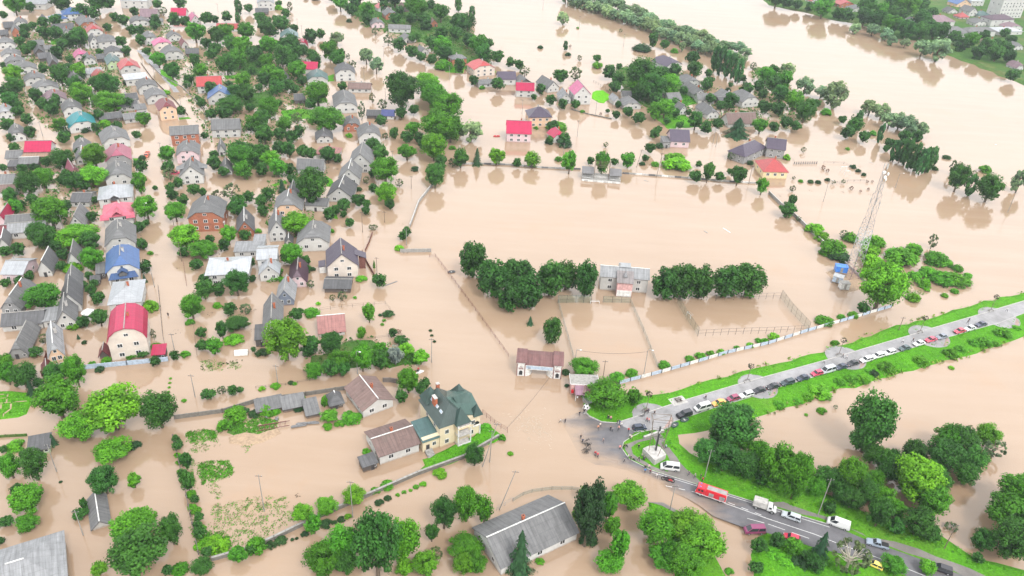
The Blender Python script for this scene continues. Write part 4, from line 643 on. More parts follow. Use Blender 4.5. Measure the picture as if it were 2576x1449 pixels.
HD = {
'00': (32, '''730 138 215 10 5 3 H W u|large blue hip-roofed house|with a hipped roof in the hazy upper left corner
585 186 195 8 3 2 H W u
890 248 185 16 3 3.5 J B g 38|long brick-gabled house
955 318 170 9 3 3.5 J W r|white house with a coral gable roof
640 290 230 8 2.5 2.5 S K d
675 352 120 9 2.6 3.2 G W g
210 240 140 9 3 3 J W g
90 272 110 7 2.3 2.5 S K d
160 320 100 9 3.5 3 G B g
40 345 100 6 2.3 2 S K d
1075 412 190 11 5.5 3 H L g|tall grey hipped house by the upper street
950 420 110 10 4.5 3 G W g
820 570 150 9 3 3 J P p
1150 540 190 9 3 3 J W d
1020 592 80 6 2.4 1.2 F K d
900 607 130 8 3 3 J W g
1150 640 150 13 4 3 J N v|pale green house with a grey-green roof
1310 690 215 12 4.5 3.5 J L r|coral-roofed house by the street bend
1375 792 240 10 4 1.6 H W w|white-roofed house by the upper street
1010 785 155 9 3 3.2 J W r
1490 880 210 10 4 3 J L g
1580 985 220 10 3.5 3.2 J L g
1690 1100 190 11 5.8 3 J O M|maroon-roofed peach house|standing at the street corner under a half-hipped roof
830 1265 285 12 3.5 4 J W t|teal-roofed white house|in the upper left rows, its bright teal roof half hipped
730 1110 210 10 3.5 3.5 J W g
555 1010 250 10 3 3.5 J W a|mauve-slate half-hipped house
460 895 270 9 3 3.2 J W g
350 810 220 9 3 3 J W g
250 700 250 9 3 3 J W g
150 635 210 9 3 3 J G g
110 560 210 9 3 3 J W g
60 450 190 9 3 3 J W g
370 455 160 8 2.8 2 S K g
490 492 95 6 2.4 1.5 S L g
400 530 120 8 2.6 2.5 G K d
480 580 190 8 2.5 2 S K d
540 650 110 14 3 3 G K d
950 742 170 8 2.5 1 F W l
760 800 130 9 2.5 3 G W g
700 760 90 8 2.5 2.5 G K d
1270 1010 260 8 3 2 S L d
1290 1068 210 7 2.8 1.8 S L d
965 1020 90 9 2.5 2.5 G K d
1120 1190 240 7 2.3 1.5 S K d
1360 1190 230 7 2.5 1.5 S L g
1420 1100 110 5 3.5 1 F L g
60 1150 180 9 3 3 J W l
175 1370 180 10 3 3.2 J W g
1170 1425 290 13 3.5 4 J W g|broad grey half-hipped house at the crossroads
1855 1350 300 9 5.5 2.2 S B g 20|two-storey brick house at the crossroads|under one plain grey roof slope, wall half flooded
2270 1300 300 10 4.5 3 S L g 15|pale grey house right of the crossroads
1490 165 180 10 2 4 S L a 10
1410 225 195 10 3 3 J W g
1575 215 150 7 3 1 S W g
1790 150 160 10 3 3.5 S W m 10
1970 200 110 10 3 3.2 G W p
2280 285 220 8 2.5 2.2 S W r 10
1520 400 150 12 3.5 3.2 J W g
1640 450 190 9 4 3 J C p|magenta-roofed cream house
1760 375 145 8 3 2.5 G W g
1860 450 80 8 2.5 2.5 G L M
1745 550 210 11 3.5 4 J L g
1935 535 140 7 2.5 2 S K d 20
2105 862 260 10 4.5 3.5 S L r 18|coral-red gable house right of the street
2215 985 265 10 4 4 G L u 18|blue-roofed grey house
2420 960 140 6 2.5 1.5 S K d 15
1340 6 265 12 6 1 F W w 8|long white depot with a flat roof
300 40 300 14 4 1 F L l 8
440 205 80 8 2.6 2.4 G K d'''),
'10': (16, '''95 30 180 10 6 3 J W l|three-storey white house at the top edge
60 120 140 6 2.5 2 S K d
335 372 185 11 4.5 3.5 J W v|white house with a grey-green roof at the water's edge
470 470 110 8 2 3 M L m
1290 80 130 9 3.2 3 J W r 25
1370 150 140 10 3.5 3.2 J B g 25|brick house among the far trees
1500 85 90 9 2.8 2.6 K K b 25
1230 245 140 10 3 3 J P g 20
1440 287 230 7 3.2 1.8 S W g 3|long white shed on the far island
1795 235 80 9 2.6 2.6 G B b 20
1545 405 150 8 2 3 G W g 30
1700 525 100 8 2 2.5 G W g 30
2050 590 160 8 5 1.5 H B g 28
2305 690 220 11 5 3.5 J C r 28|cream house with a coral roof by the wide water
2530 795 190 8 4 3.2 S W e 12
2340 842 200 7 2.5 1.5 S W g 22
520 690 195 7 4 3 S L m 5|crimson-roofed house in the orchard
620 802 220 11 3.5 3.5 J L v|grey-green-roofed house below the crimson roof
900 737 210 11 5 4 J W d|tall white house with a dark gable roof
870 682 110 6 3 1.5 S W d
1040 890 240 7 2.8 2 S W b 5|long brown-roofed outbuilding
905 1072 240 18 4 4 J W g|long white house behind the green plot
285 800 100 8 2.6 2.8 G W g
440 1005 120 7 2.6 2 S K d
965 1270 180 9 3 3 J B g
1145 1375 235 11 4 4 J W g|white half-hipped house beside the orchard trees
1180 1160 150 7 2.2 1.5 S K d 5
1325 1162 140 6 2.5 2 S W i 3|small indigo-roofed shed
690 1400 180 9 2.3 3 J L d'''),
'20': (25, '''1640 655 160 14 4 3.5 J W e 35|plum-roofed white house by the river trees
133 907 190 8 4.5 3 S L m 3|two-storey pale house with a bright crimson roof
140 832 130 8 3 2.5 G K g
420 882 130 13 3 3.5 G W g 30
715 945 180 11 6.5 4.5 G W p 14|tall white house with a mauve-pink roof
545 990 120 9 3.5 3 G L l 12
290 1175 240 10 6 3.5 H O e 12|peach two-storey house with a plum hip roof
70 1340 260 11 5 4.2 S P m 3|large pinkish house with a wide crimson roof
485 1385 150 8 3 3 J W m 20|small crimson-roofed house
1065 1012 80 7 3 2 G W l 20
1160 962 100 6 2.5 1.5 S W d 5
1215 1062 190 9 2.6 3 J L g 15
1650 1002 140 8 3 2.5 S W g 20
1730 1110 90 10 3 3 G L g
1900 950 120 16 3 3 G L g 20
1830 832 150 10 3 3 J L g 25
1960 1002 180 8 3 2.2 S L g 5
2200 990 150 9 3 3 G L g
2410 1017 180 12 4 4 J W g
2030 1150 130 13 3 3 J W g 20
2330 1240 300 9 2.6 4 S L b 15|house with one huge brown-grey roof slope
1695 1420 205 10 3.8 4 S P e 3|plum-roofed house with two skylights
1560 1430 70 7 3.5 .3 F G g 3
1530 985 90 7 2.5 2 G K d 20
2140 1020 100 6 2.4 1.6 S K d 20'''),
'30': (18, '''800 45 150 10 4 3 J B r
940 97 200 9 3 3 J W g
1980 40 150 12 4 4 G O u|blue-roofed house on the far bank
2120 8 130 10 6 .5 F W w
2075 120 90 12 5 3.5 G W g
2185 152 130 10 3 2.5 H L v
2375 195 235 12 7 2.6 H W E|white block with a dark plum roof on the far bank
1770 217 250 14 5 3.5 H W a|broad mauve-roofed building on the far bank
1720 265 90 8 4 1 F L M
1910 335 260 14 4.5 3.5 H W g|grey-roofed building with tall windows above the river
2165 315 285 10 5.5 2.2 H W g|long white building above the river
2450 317 250 14 4 1.5 H W w
2500 280 150 10 4 3 J W a
2150 235 120 10 3.5 3 J W g
2500 -5 230 14 17 .5 F W w|white apartment block in the top right corner
1985 170 100 8 3 2.5 H P r
1240 150 110 7 3 1.5 S W w
1480 225 100 9 3 3 J W g
2280 440 150 9 3 3 J B b
2530 480 100 9 3 3 J W g
2545 680 80 9 3 3 J W a
1870 115 100 8 3 2.5 G W d
480 10 90 9 3 3 J W r'''),
'01': (25, '''370 72 275 8 4.5 3 S W m 12|white house with a crimson roof and rusty lean-to
360 128 290 4 3 1.2 F W x 12
130 140 180 7 2.8 1.8 S W g 15
280 195 210 6 2.5 1.5 S K g 15
120 225 100 5 2.3 .6 F K d 15
40 420 190 10 3 2.5 S L g 15
60 480 190 6 3 1.6 S W b 15
1190 160 270 12 4 4 J G A|grey house with a dusky-rose roof
1190 350 280 12 4 4 J L g
770 345 140 11 2.6 4.4 G O A 38
820 60 190 9 3 3 J L g
830 150 160 9 3 3 J L g
1155 540 360 11 4.5 3 H W w 22|white hip-roofed house with a balcony
1180 722 320 10 5 3.2 H W q 22|pink hip-roofed house
1210 1005 325 13 4.5 4.5 J L g 24
1230 1270 350 13 5.5 4 J W u 24|big blue-roofed white house
795 582 210 9 2.6 1.5 S L d 8
765 812 175 10 3 3.8 G W g 15
190 832 310 9 3 2.5 S G g 18
260 882 400 6.5 3 2 S W l 18|long white shed with a ribbed pale roof
440 1267 165 9 3 3.5 G W d 15
735 1182 150 9 3 3.5 G W g 22
730 1480 200 11 3 3.5 G W g 25
110 1310 240 10 4 2 S P w 5|house with a pale tin roof at the left edge
30 1012 120 8 3 2.5 G W g
15 772 80 9 3.5 2.5 G P m 15
10 905 90 7 3 1.5 S P M 15
1010 1302 70 6 2.6 .6 F K g 24
955 1378 90 3 2 .2 F K d 24
1885 107 245 11 4.5 3.5 J P g 18
1925 312 250 10 4.5 4 G W g 18|white gable house with a side dormer
2060 742 370 13 6 4.4 J B g 12|three-storey red brick house
2470 872 190 11 3 4 G B d 18
2280 1310 450 11 4.5 1.6 H W w 12|wide pale tin-roofed house
2480 1082 250 6 2.8 .6 F L l 10
2280 272 130 8 2.2 3 G W g 20
2230 70 90 8 2.6 3 G W g 20'''),
'11': (10, '''1050 192 240 13 5 4.5 G L g 5|tall grey gable house, the upper of two alike
935 337 225 10 4 4 G L g 5
840 527 270 12 3 4 G L d 2
540 252 280 7 3 3 S L g 3
710 102 240 8 3 2 H L f 0|low house with a faded red hip roof
320 667 300 12 4.5 4.5 J O g 10|peach house with a brown lean-to roof
600 622 215 5 2.8 .8 F W g 2|small white shed with a red door
215 882 190 10 4.5 4.4 G L g 16
570 992 340 12 4 4 J W g 10
870 1222 330 11 5.5 4.5 G C e 14|cream two-storey house with a plum roof
420 1382 200 11 2.8 3.5 J P E 12|dark plum-roofed small house
105 1157 220 9 6 1.5 S W w 12
130 1300 220 6 3.6 3 G W w 12|white tin-roofed house in two tiers
815 1452 290 7 2.2 1.2 S K d 5
330 985 80 4 2 1.5 G L d 15
360 532 130 9 3 3.2 G K d 10
20 1020 110 7 3 .5 F L l 10'''),
'02': (25, '''1250 147 350 13 4.8 2.6 H W w 18|white house with a white hipped roof
1275 522 385 13 7.0 4.0 M C m 22|big cream house with a curved crimson roof
660 342 230 10 3 4 G W g 25
710 172 230 11 3.2 4.4 G W d 25
215 367 440 7 2.6 2 S L d 16|long low dark-roofed building
490 332 130 6 2.8 .8 F W l 18
175 662 220 13 2.2 3.2 J G g 15|half-sunken grey-roofed house
560 668 180 13 5.5 3.2 J O l 30|narrow pinkish house with a pale tin roof
100 202 230 13 3 3.5 J G g 10
1040 672 60 3.4 1.6 1.6 G K M 20
1588 672 125 4 2.4 .5 F K m 15|small crimson-roofed carport
474 832 48 3.5 2.4 1.2 G K M 30'''),
'12': (20, '''290 112 200 9 2.8 3.5 G U l 10|slate-blue gable house
165 407 215 14 3.5 3.8 G L g 15|big ribbed-slate house beside the round lime tree
765 442 290 9 2 3 S W f 15|ruined house with a patchy faded red roof
35 520 70 7 3 .4 F K d 15'''),
'21': (0, '''1075 -250 1 8 3 2 S W g''')}
del HD['21']
for t, (dr, s) in HD.items():
    for ln in s.split('\n'):
        q = ln.split('|'); v = q[0].split(); n = [float(a) for a in v[:6]]; Ty = v[6] if v[6] in 'GJMSHF' else 'G'
        hs_ = house(t, *n, Ty, v[7], v[8], float(v[9]) if len(v) > 9 else dr, q[1] if len(q) > 1 else None, q[2] if len(q) > 2 else '')
# two houses standing together by the far field
h1 = house('P', 1903, 381, 56, 9, 4.5, 3.2, 'H', 'G', 'e', 46, 'unfinished house with plum roofs'); h2 = house('P', 1953, 374, 50, 9, 5.2, 3.4, 'S', 'G', 'e', -10, None)
THINGS.pop(); bpy.context.view_layer.update()
for ch in list(h2.children): lm = h1.matrix_world.inverted() @ h2.matrix_world @ ch.matrix_basis; ch.parent = h1; ch.matrix_basis = lm
bpy.data.objects.remove(h2)
house('P', 1953, 431, 66, 12, 4, 3.8, 'H', 'Y', 'r', 4, 'yellow house with a coral hip roof')

NAMED = {m_: th[0] for th in THINGS for m_, p_ in LANDS if th[1] == p_}
def rp2(o, name, polys, col):
    pts = []; fl = []
    for p in polys: fl.append(tuple(range(len(pts), len(pts)+len(p)))); pts += p
    return link(name, roof_mesh(pts, fl, [(p[0], p[1]) for p in pts], 'tin', None, 0), o, color=col)
h = NAMED['big blue-roofed white house']; BLU = RC['u'][0]
rp2(h, 'porch_roof', [[(-4.6, -2.2, 3.3), (4.6, -2.2, 3.3), (3.6, -.1, 4.6), (-3.6, -.1, 4.6)]], tuple(q*.8 for q in BLU)); rp2(h, 'dormer_roof', [[(-1.6, -2.0, 5.0), (0, -2.1, 6.3), (0, .6, 6.6), (-1.6, .4, 5.2)], [(1.6, -2.0, 5.0), (0, -2.1, 6.3), (0, .6, 6.6), (1.6, .4, 5.2)]], tuple(q*.8 for q in BLU)); MB().box(-1.2, -1.6, 3.9, 1.2, -.1, 5.3, 'dark_slate').build('dormer', h); [MB().box(x-.1, -2.0, -.3, x+.1, -1.8, 3.3, 'white_paint').build('porch_post', h) for x in (-4.2, -1.4, 1.4, 4.2)]
h = NAMED['white hip-roofed house with a balcony']; MB().box(-1.6, -1.4, 2.6, 1.6, -.05, 2.8, 'pale_concrete').box(-1.6, -1.4, 2.8, 1.6, -1.3, 3.6, 'rust_brown').box(-1.6, -1.3, 2.8, -1.5, -.05, 3.6, 'rust_brown').box(1.5, -1.3, 2.8, 1.6, -.05, 3.6, 'rust_brown').build('balcony', h); rp2(h, 'dormer_roof', [[(-2.0, -1.7, 4.7), (0, -1.8, 6.1), (0, 2.0, 6.4), (-2.0, 1.2, 5.0)], [(2.0, -1.7, 4.7), (0, -1.8, 6.1), (0, 2.0, 6.4), (2.0, 1.2, 5.0)]], RC['w'][0]); MB().box(-1.3, -.5, 3.0, 1.3, -.04, 4.9, 'dark_slate').build('balcony_door', h)
h = NAMED['pink hip-roofed house']; PK_ = RC['q'][0]
for x in (-4.4, 4.4): rp2(h, 'side_roof', [[(x-1.6, -1.5, 4.1), (x+1.6, -1.5, 4.1), (x+1.4, .9, 5.3), (x-1.4, .9, 5.3)]], tuple(q*.9 for q in PK_))
rp2(h, 'dormer_roof', [[(-1.8, -.9, 5.3), (0, -1.0, 6.9), (0, 3.2, 7.2), (-1.8, 2.0, 5.9)], [(1.8, -.9, 5.3), (0, -1.0, 6.9), (0, 3.2, 7.2), (1.8, 2.0, 5.9)]], tuple(q*.92 for q in PK_))
h = NAMED['white gable house with a side dormer']; rp2(h, 'dormer_roof', [[(3.2, 4.0, 5.6), (6.2, 4.0, 5.2), (6.2, 7.5, 5.3), (2.2, 7.5, 7.0)], [(-3.2, 4.0, 5.6), (-6.2, 4.0, 5.2), (-6.2, 7.5, 5.3), (-2.2, 7.5, 7.0)]], RC['g'][0])
h = NAMED['three-storey red brick house']; MB().box(4.9, -.1, .4, 6.6, 1.6, .6, 'pale_concrete').box(6.3, -.05, -.5, 6.55, .2, 3.4, 'pale_concrete').box(4.9, .1, 3.2, 6.6, 1.6, 3.4, 'pale_concrete').build('side_balcony', h)
h = NAMED['cream two-storey house with a plum roof']; rp2(h, 'wing_roof', [[(4.4, 5.5, 6.2), (8.4, 5.5, 4.4), (8.4, 9.6, 4.4), (4.4, 9.6, 6.2)], [(-5.8, 4.2, 3.0), (-8.2, 4.2, 2.7), (-8.2, 8.6, 2.7), (-5.8, 8.6, 3.0)]], RC['e'][0]); MB().box(5.8, 6.0, -.5, 8.0, 9.2, 4.5, 'rust_brown').box(-7.9, 4.5, -.5, -5.8, 8.3, 2.7, 'white_paint').build('side_wing', h)
# ---------------------------------------------------------------- buildings with a shape of their own
def rpart(name, parent, polys, color, m, loc=(0, 0, 0), rz=0):
    pts = []; fl = []
    for p in polys: fl.append(tuple(range(len(pts), len(pts)+len(p)))); pts += p
    return link(name, roof_mesh(pts, fl, [(p[0], p[1]) for p in pts], m, None, 0), parent, loc, rz, color)
def pyr(x0, y0, x1, y1, z, r, o=.35):
    x0, y0, x1, y1 = x0-o, y0-o, x1+o, y1+o; c = ((x0+x1)/2, (y0+y1)/2, z+r); q = [(x0, y0, z), (x1, y0, z), (x1, y1, z), (x0, y1, z)]
    return [[q[i], q[(i+1) % 4], c] for i in range(4)]
def hipr(x0, y0, x1, y1, z, r, o=.45):
    x0, y0, x1, y1 = x0-o, y0-o, x1+o, y1+o; a = min(x1-x0, y1-y0)/2
    if x1-x0 > y1-y0: p, q = (x0+a*.9, (y0+y1)/2, z+r), (x1-a*.9, (y0+y1)/2, z+r); return [[(x0, y0, z), (x1, y0, z), q, p], [(x1, y0, z), (x1, y1, z), q], [(x1, y1, z), (x0, y1, z), p, q], [(x0, y1, z), (x0, y0, z), p]]
    p, q = ((x0+x1)/2, y0+a*.7, z+r), ((x0+x1)/2, y1-a*.7, z+r); return [[(x0, y0, z), (x1, y0, z), p], [(x1, y0, z), (x1, y1, z), q, p], [(x1, y1, z), (x0, y1, z), q], [(x0, y1, z), (x0, y0, z), p, q]]
GRN = (.045, .068, .063)
vb = T('13', 1850, 150, .3); vb.z = 0; VR = R(32)
v = root('villa', vb, VR)
mb = MB(); mb.box(0, 0, -.5, 11.7, 12, 7.0, 'wall'); mb.box(-4.7, .3, -.5, -.003, 7, 4.3, 'wall'); mb.box(4.4, -1.0, -.5, 4.65, -.003, 6.9, 'wall'); mb.build('wall', v, color=(.60, .51, .36))
rf = rpart('roof', v, hipr(0, 0, 7.6, 12, 6.95, 4.8), GRN, 'tin')
rpart('roof_wing', v, [[(4.5, 1.6, 8.2), (12.2, -.4, 6.9), (12.2, 6, 9.4), (4.5, 6, 10.6)], [(12.2, 12.4, 6.9), (4.5, 12.4, 6.9), (4.5, 6, 10.6), (12.2, 6, 9.4)], [(12.2, -.4, 6.9), (12.2, 12.4, 6.9), (12.2, 6, 9.4)]], (.055, .105, .09), 'tin')
for b_ in ((4.2, -1.3, 8.0, 2.4, 6.9, 4.2), (9.9, -.2, 12.0, 1.9, 6.9, 3.2), (8.8, 8.2, 12.1, 11.6, 7.0, 3.4), (.2, 8.5, 4.2, 12.2, 8.2, 4.0)): rpart('turret_roof', v, pyr(*b_), (.035, .068, .060), 'tin')
rpart('dormer_roof', v, [[(7.4, 3.6, 8.2), (10.6, 3.2, 8.0), (10.6, 5.2, 11.0), (6.2, 5.2, 11.0)], [(10.6, 7.2, 8.0), (7.4, 7.2, 8.2), (6.2, 5.2, 11.0), (10.6, 5.2, 11.0)]], (.04, .082, .07), 'tin')
rpart('link_roof', v, [[(-5.0, -.3, 4.0), (.0, -.3, 4.0), (.0, 7.2, 5.3), (-5.0, 7.2, 5.3)]], (.06, .115, .115), 'tin')
mb = MB(); mb.box(-.85, -.4, -1.2, .85, .4, 1.5, 'red_brick').box(-.93, -.48, 1.5, .93, .48, 1.62, 'pale_concrete'); mb.build('chimney', rf, (1.7, 6.6, 10.0), R(90))
mb = MB(); mb.box(-.4, -.4, -1.2, .4, .4, 1.2, 'red_brick').box(-.46, -.46, 1.2, .46, .46, 1.32, 'pale_concrete'); mb.build('chimney', rf, (4.6, 10.9, 10.6))
sk = MB().box(-.35, -.65, -.03, .35, .65, .09, 'frame_white').box(-.27, -.56, .09, .27, .56, .1, 'pale_blue').mesh('skylight')
for y in (2.9, 5.3, 8.2): o = link('skylight', sk, rf, (1.75, y, 9.42)); o.rotation_euler = (0, -.87, 0)
for x, z in ((2.0, 1.6), (2.0, 4.8), (9.6, 4.9), (9.2, 1.7)): pane(v, x, -.03, z, 1.2, 1.5)
for y in (3, 7.5): pane(v, -.03, y, 5.6, 1.2, 1.3, R(-90)); pane(v, 11.73, y, 4.9, 1.2, 1.4, R(90)); pane(v, 11.73, y, 1.7, 1.2, 1.4, R(90))
pane(v, -3.3, .27, 1.2, 1.0, 2.2, 0, DOOR, 'door'); pane(v, -1.5, .27, 2.0, 1.1, 1.3); pane(v, -1.7, .27, 3.7, 2.2, .5)
mb = MB()
for z in (.35, 3.5, 6.3): mb.box(4.25, -2.1, z-.12, 8.05, -.003, z+.1, 'pale_concrete')
for x in (4.35, 7.95): mb.box(x-.13, -2.05, -.3, x+.13, -1.8, 6.9, 'frame_white')
for z in (6.4,): 
    for i in range(4): x = 4.45+i*1.14; mb.box(x-.07, -2.04, z, x+.07, -1.94, 6.9 if i in (1, 2) else z+.5, 'frame_white')
    mb.box(4.3, -2.06, z-.5, 8.0, -1.98, z+.1, 'yellow_wall')
mb.box(4.3, -2.08, .45, 8.0, -1.96, .65, 'frame_white'); mb.build('balcony', v)
mb = MB(); mb.box(9.6, -.25, 3.3, 11.8, -.003, 3.6, 'frame_white'); mb.box(11.5, -.3, -.3, 11.75, -.01, 3.3, 'frame_white'); mb.poly([tuple(range(9))], [(10.7+.85*math.cos(R(180-i*22.5)), -.03, 3.75+1.1*math.sin(R(i*22.5))) for i in range(9)], 'glass'); mb.build('arched_window', v)
mb = MB()
for i in range(5): mb.box(-4.3, -.35-.4*i-.4, -.3, -2.3, .29-.4*i-.3, 1.0-.22*i, 'concrete')
mb.build('steps', v)
thing(v, 'villa', PJ(vb+Vector((4, 4, 6))), label='yellow villa with steep dark green turreted roofs and red chimneys on its lawn', mark='yellow villa')
house('13', 1450, 181, 432, 9.6, 3.3, 1.7, 'S', 'W', 'b', 31, 'white annex beside the yellow villa')
house('13', 1155, 335, 140, 3.2, 2.2, .35, 'F', 'K', 'd', 31, None)
house('12', 1235, 1178, 335, 11, 3, 2.2, 'G', 'W', 'b', 36, 'white bungalow with a brown low-pitched roof')
house('12', 815, 1160, 160, 4.4, 2.3, 2.0, 'H', 'K', 'd', 26, 'small hip-roofed gazebo')
for x, y, w, d in ((142, 1225, 262, 4), (388, 1205, 220, 4.2), (575, 1275, 130, 5.5)): house('12', x, y, w, d, 1.5, .9, 'F', 'K', 'g', 24, None)
house('P', 1362, 1383, 200, 12.2, 3, 3.2, 'S', 'W', 'g', 33, 'long white building under a slate roof', 'at the bottom edge behind a conical spruce')
bm_ = T('03', 650, 1010, 4); fr = bm_ - Vector((-math.sin(R(30)), math.cos(R(30)), 0))*13.5 - Vector((math.cos(R(30)), math.sin(R(30)), 0))*9; q = PJ(fr)
k_ = PJ(fr+Vector((8.5*math.cos(R(30)), 8.5*math.sin(R(30)), 0)))[0]-PJ(fr-Vector((8.5*math.cos(R(30)), 8.5*math.sin(R(30)), 0)))[0]
house('P', q[0], q[1], k_*1.05, 13.5, 4, 2.4, 'H', 'L', 'l', 30, 'large ribbed hip roof in the bottom left corner')
house('03', 1015, 950, 215, 9.4, 1.0, 1.6, 'G', 'L', 'g', 31, 'sunken slate-roofed shed in the lower left')
house('03', 385, 185, 215, 4.5, 2.0, .8, 'F', 'N', 'd', 22, 'small lean-to shed with a pale green wall')
# stadium gatehouse
g = T('22', 45, 880); GR = R(-2.2); gt = root('stadium_gate', g, GR)
DT = 'dusky_tile'
for x in (0, 10.7): mb = MB(); mb.box(x, 0, -.5, x+2.4, 2.6, 5.0, 'white_paint'); mb.box(x-.06, -.12, -.5, x+.18, .02, 4.5, DT); mb.box(x+2.22, -.12, -.5, x+2.46, .02, 4.5, DT); mb.box(x+.5, -.08, 2.5, x+1.9, .02, 2.75, DT); [mb.box(x+.55+.35*i, -.07, 2.75, x+.68+.35*i, .02, 3.2+.35*(1.5-abs(1.5-i)), DT) for i in range(4)]; mb.build('gate_tower', gt)
for x in (0, 10.7):
    mb = MB(); arch = [(x+1.2+.5*math.cos(R(180-i*20)), 1.5+.55*math.sin(R(i*20))) for i in range(10)]; fr_ = [(x+1.2+.7*math.cos(R(180-i*20)), 1.5+.75*math.sin(R(i*20))) for i in range(10)]
    mb.poly([tuple(range(12))], [(x+.5, -.055, .2)] + [(a, -.055, b) for a, b in fr_] + [(x+1.9, -.055, .2)], 'frame_white'); mb.poly([tuple(range(12))], [(x+.7, -.07, .4)] + [(a, -.07, b) for a, b in arch] + [(x+1.7, -.07, .4)], 'glass'); mb.build('window', gt)
for s, x in ((1, 2.4), (-1, 10.7)):
    mb = MB(); n = 9; pr = [(x, 0)] + [(x+s*2.0*math.sin(R(i*90/n)), 2.4*(1-math.cos(R(i*90/n)))) for i in range(1, n+1)] + [(x, 2.6)]
    mb.prism(pr if s > 0 else pr[::-1], -.5, 2.6, 'white_paint'); mb.build('curved_wall', gt)
mb = MB(); mb.box(2.4, -.05, 2.62, 10.7, .5, 4.25, 'white_paint'); mb.box(2.7, -.09, 2.9, 10.4, -.05, 3.95, 'pale_blue')
for i in range(12): mb.tube((3.6+.42*math.cos(i*.5236), -.11, 3.28+.27*math.sin(i*.5236)), (3.6+.42*math.cos((i+1)*.5236), -.11, 3.28+.27*math.sin((i+1)*.5236)), .04, 'dark_metal', n=4)
mb.build('sign_beam', gt)
rpart('roof', gt, [[(2.3, -.2, 4.4), (10.9, -.2, 4.4), (10.9, 3.6, 5.7), (2.3, 3.6, 5.7)], [(2.3, 3.6, 5.7), (10.9, 3.6, 5.7), (10.9, 6.0, 5.2), (2.3, 6.0, 5.2)]], (.16, .08, .078), 'slate')
for x in (-.35, 10.4): rpart('roof', gt, [[(x, -.3, 5.05), (x+3.1, -.3, 5.05), (x+3.1, 3.4, 6.2), (x, 3.4, 6.2)], [(x, 3.4, 6.2), (x+3.1, 3.4, 6.2), (x+3.1, 6.2, 5.5), (x, 6.2, 5.5)]], (.165, .082, .08), 'slate')
mb = MB(); mb.box(0, 2.6, -.5, 2.4, 6, 4.3, 'white_paint').box(10.7, 2.6, -.5, 13.1, 6, 4.3, 'white_paint'); mb.build('wall', gt)
thing(gt, 'gate', label='twin-towered white stadium gatehouse with a dusky red tiled roof, standing in the flood', mark='stadium gatehouse')
# kiosk right of the gate
k0 = T('22', 595, 965, 3.5); k0.z = 0; kk = root('kiosk', k0, R(2)); mb = MB(); mb.box(.1, -.3, -.3, 7.7, 4.2, 3.35, 'pink_wall'); mb.build('wall', kk)
mb = MB(); mb.box(-.15, -.15, 3.38, 8, 4.6, 3.5, 'concrete').box(-.25, -.25, 3.36, 8.05, -.15, 3.7, 'frame_white').box(-.25, -.25, 3.36, -.15, 4.6, 3.7, 'frame_white').box(7.95, -.25, 3.36, 8.05, 4.6, 3.7, 'frame_white'); mb.build('roof', kk)
rpart('canopy', kk, [[(1.1, -3.4, 2.3), (4.0, -3.4, 2.3), (4.0, -.3, 3.3), (1.1, -.3, 3.3)]], (.26, .15, .2), 'tin'); rpart('canopy', kk, [[(3.2, -.3, 3.3), (7.7, -.3, 3.3), (7.7, -1.7, 2.6), (3.2, -1.7, 2.6)]], (.26, .14, .12), 'slate')
rpart('porch_roof', kk, [[(3.0, -2.9, 2.4), (4.1, -3.2, 3.5), (4.1, -.2, 3.6), (3.0, -.3, 2.6)], [(5.2, -2.9, 2.4), (4.1, -3.2, 3.5), (4.1, -.2, 3.6), (5.2, -.3, 2.6)]], (.24, .15, .14), 'slate')
mb = MB(); mb.box(3.9, -3.0, -.3, 6.2, -.3, 2.3, 'red_brick'); mb.box(1.2, -3.3, -.3, 1.35, -3.15, 2.3, 'frame_white'); mb.box(1.6, -3.2, 1.0, 2.0, -3.0, 1.5, 'frame_white'); mb.build('porch', kk); MB().box(.2, -1.0, .9, .9, -.4, 1.8, 'red_plastic').build('signboard', kk); MB().tube((7.2, 3.2, 3.5), (7.2, 3.2, 4.0), .05, 'steel').tube((7.2, 3.0, 4.1), (7.2, 3.1, 4.2), .5, 'frame_white', n=14).build('satellite_dish', kk)
thing(kk, 'kiosk', label='pink-walled kiosk with a flat grey roof and mauve canopy right of the gatehouse', mark='pink kiosk')
b0 = T('22', 740, 1165, .2); b0.z = 0; o = root('shelter', b0, R(-62)); MB().box(-1.6, -.1, -.3, 1.6, .1, 1.6, 'concrete').build('wall', o); rpart('roof', o, [[(-1.8, -.2, 1.7), (1.8, -.2, 1.7), (1.8, 2.6, 2.1), (-1.8, 2.6, 2.1)]], (.17, .18, .18), 'tin'); thing(o, 'shelter', label='low grey-roofed shelter between the pink kiosk and the ball statue')
# ball statue: a football held on a curved stand
bs = T('22', 740, 1255, .35); st = root('ball_statue', bs); st.location.z = .35; bm = bmesh.new(); bmesh.ops.create_icosphere(bm, subdivisions=3, radius=.85); me = bpy.data.meshes.new('ball'); bm.verts.ensure_lookup_table()
ico = bmesh.new(); bmesh.ops.create_icosphere(ico, subdivisions=1, radius=1); dirs = [v_.co.normalized() for v_ in ico.verts]; ico.free()
for f in bm.faces:
    c = f.calc_center_median().normalized(); f.material_index = 1 if max(c.dot(d) for d in dirs) > .955 else 0; f.smooth = True
bm.to_mesh(me); bm.free(); me.materials.append(MT['frame_white']); me.materials.append(MT['black']); link('ball', me, st, (0, 0, 2.1))
mb = MB(); prev = None
for i in range(9):
    t = R(-80+i*20); mb.tube((1.0*math.sin(R(-80+i*20)), 0, 2.0-1.0*math.cos(t)), (1.0*math.sin(R(-60+i*20)), 0, 2.0-1.0*math.cos(R(-60+i*20))), .13, 'pale_concrete', n=6)
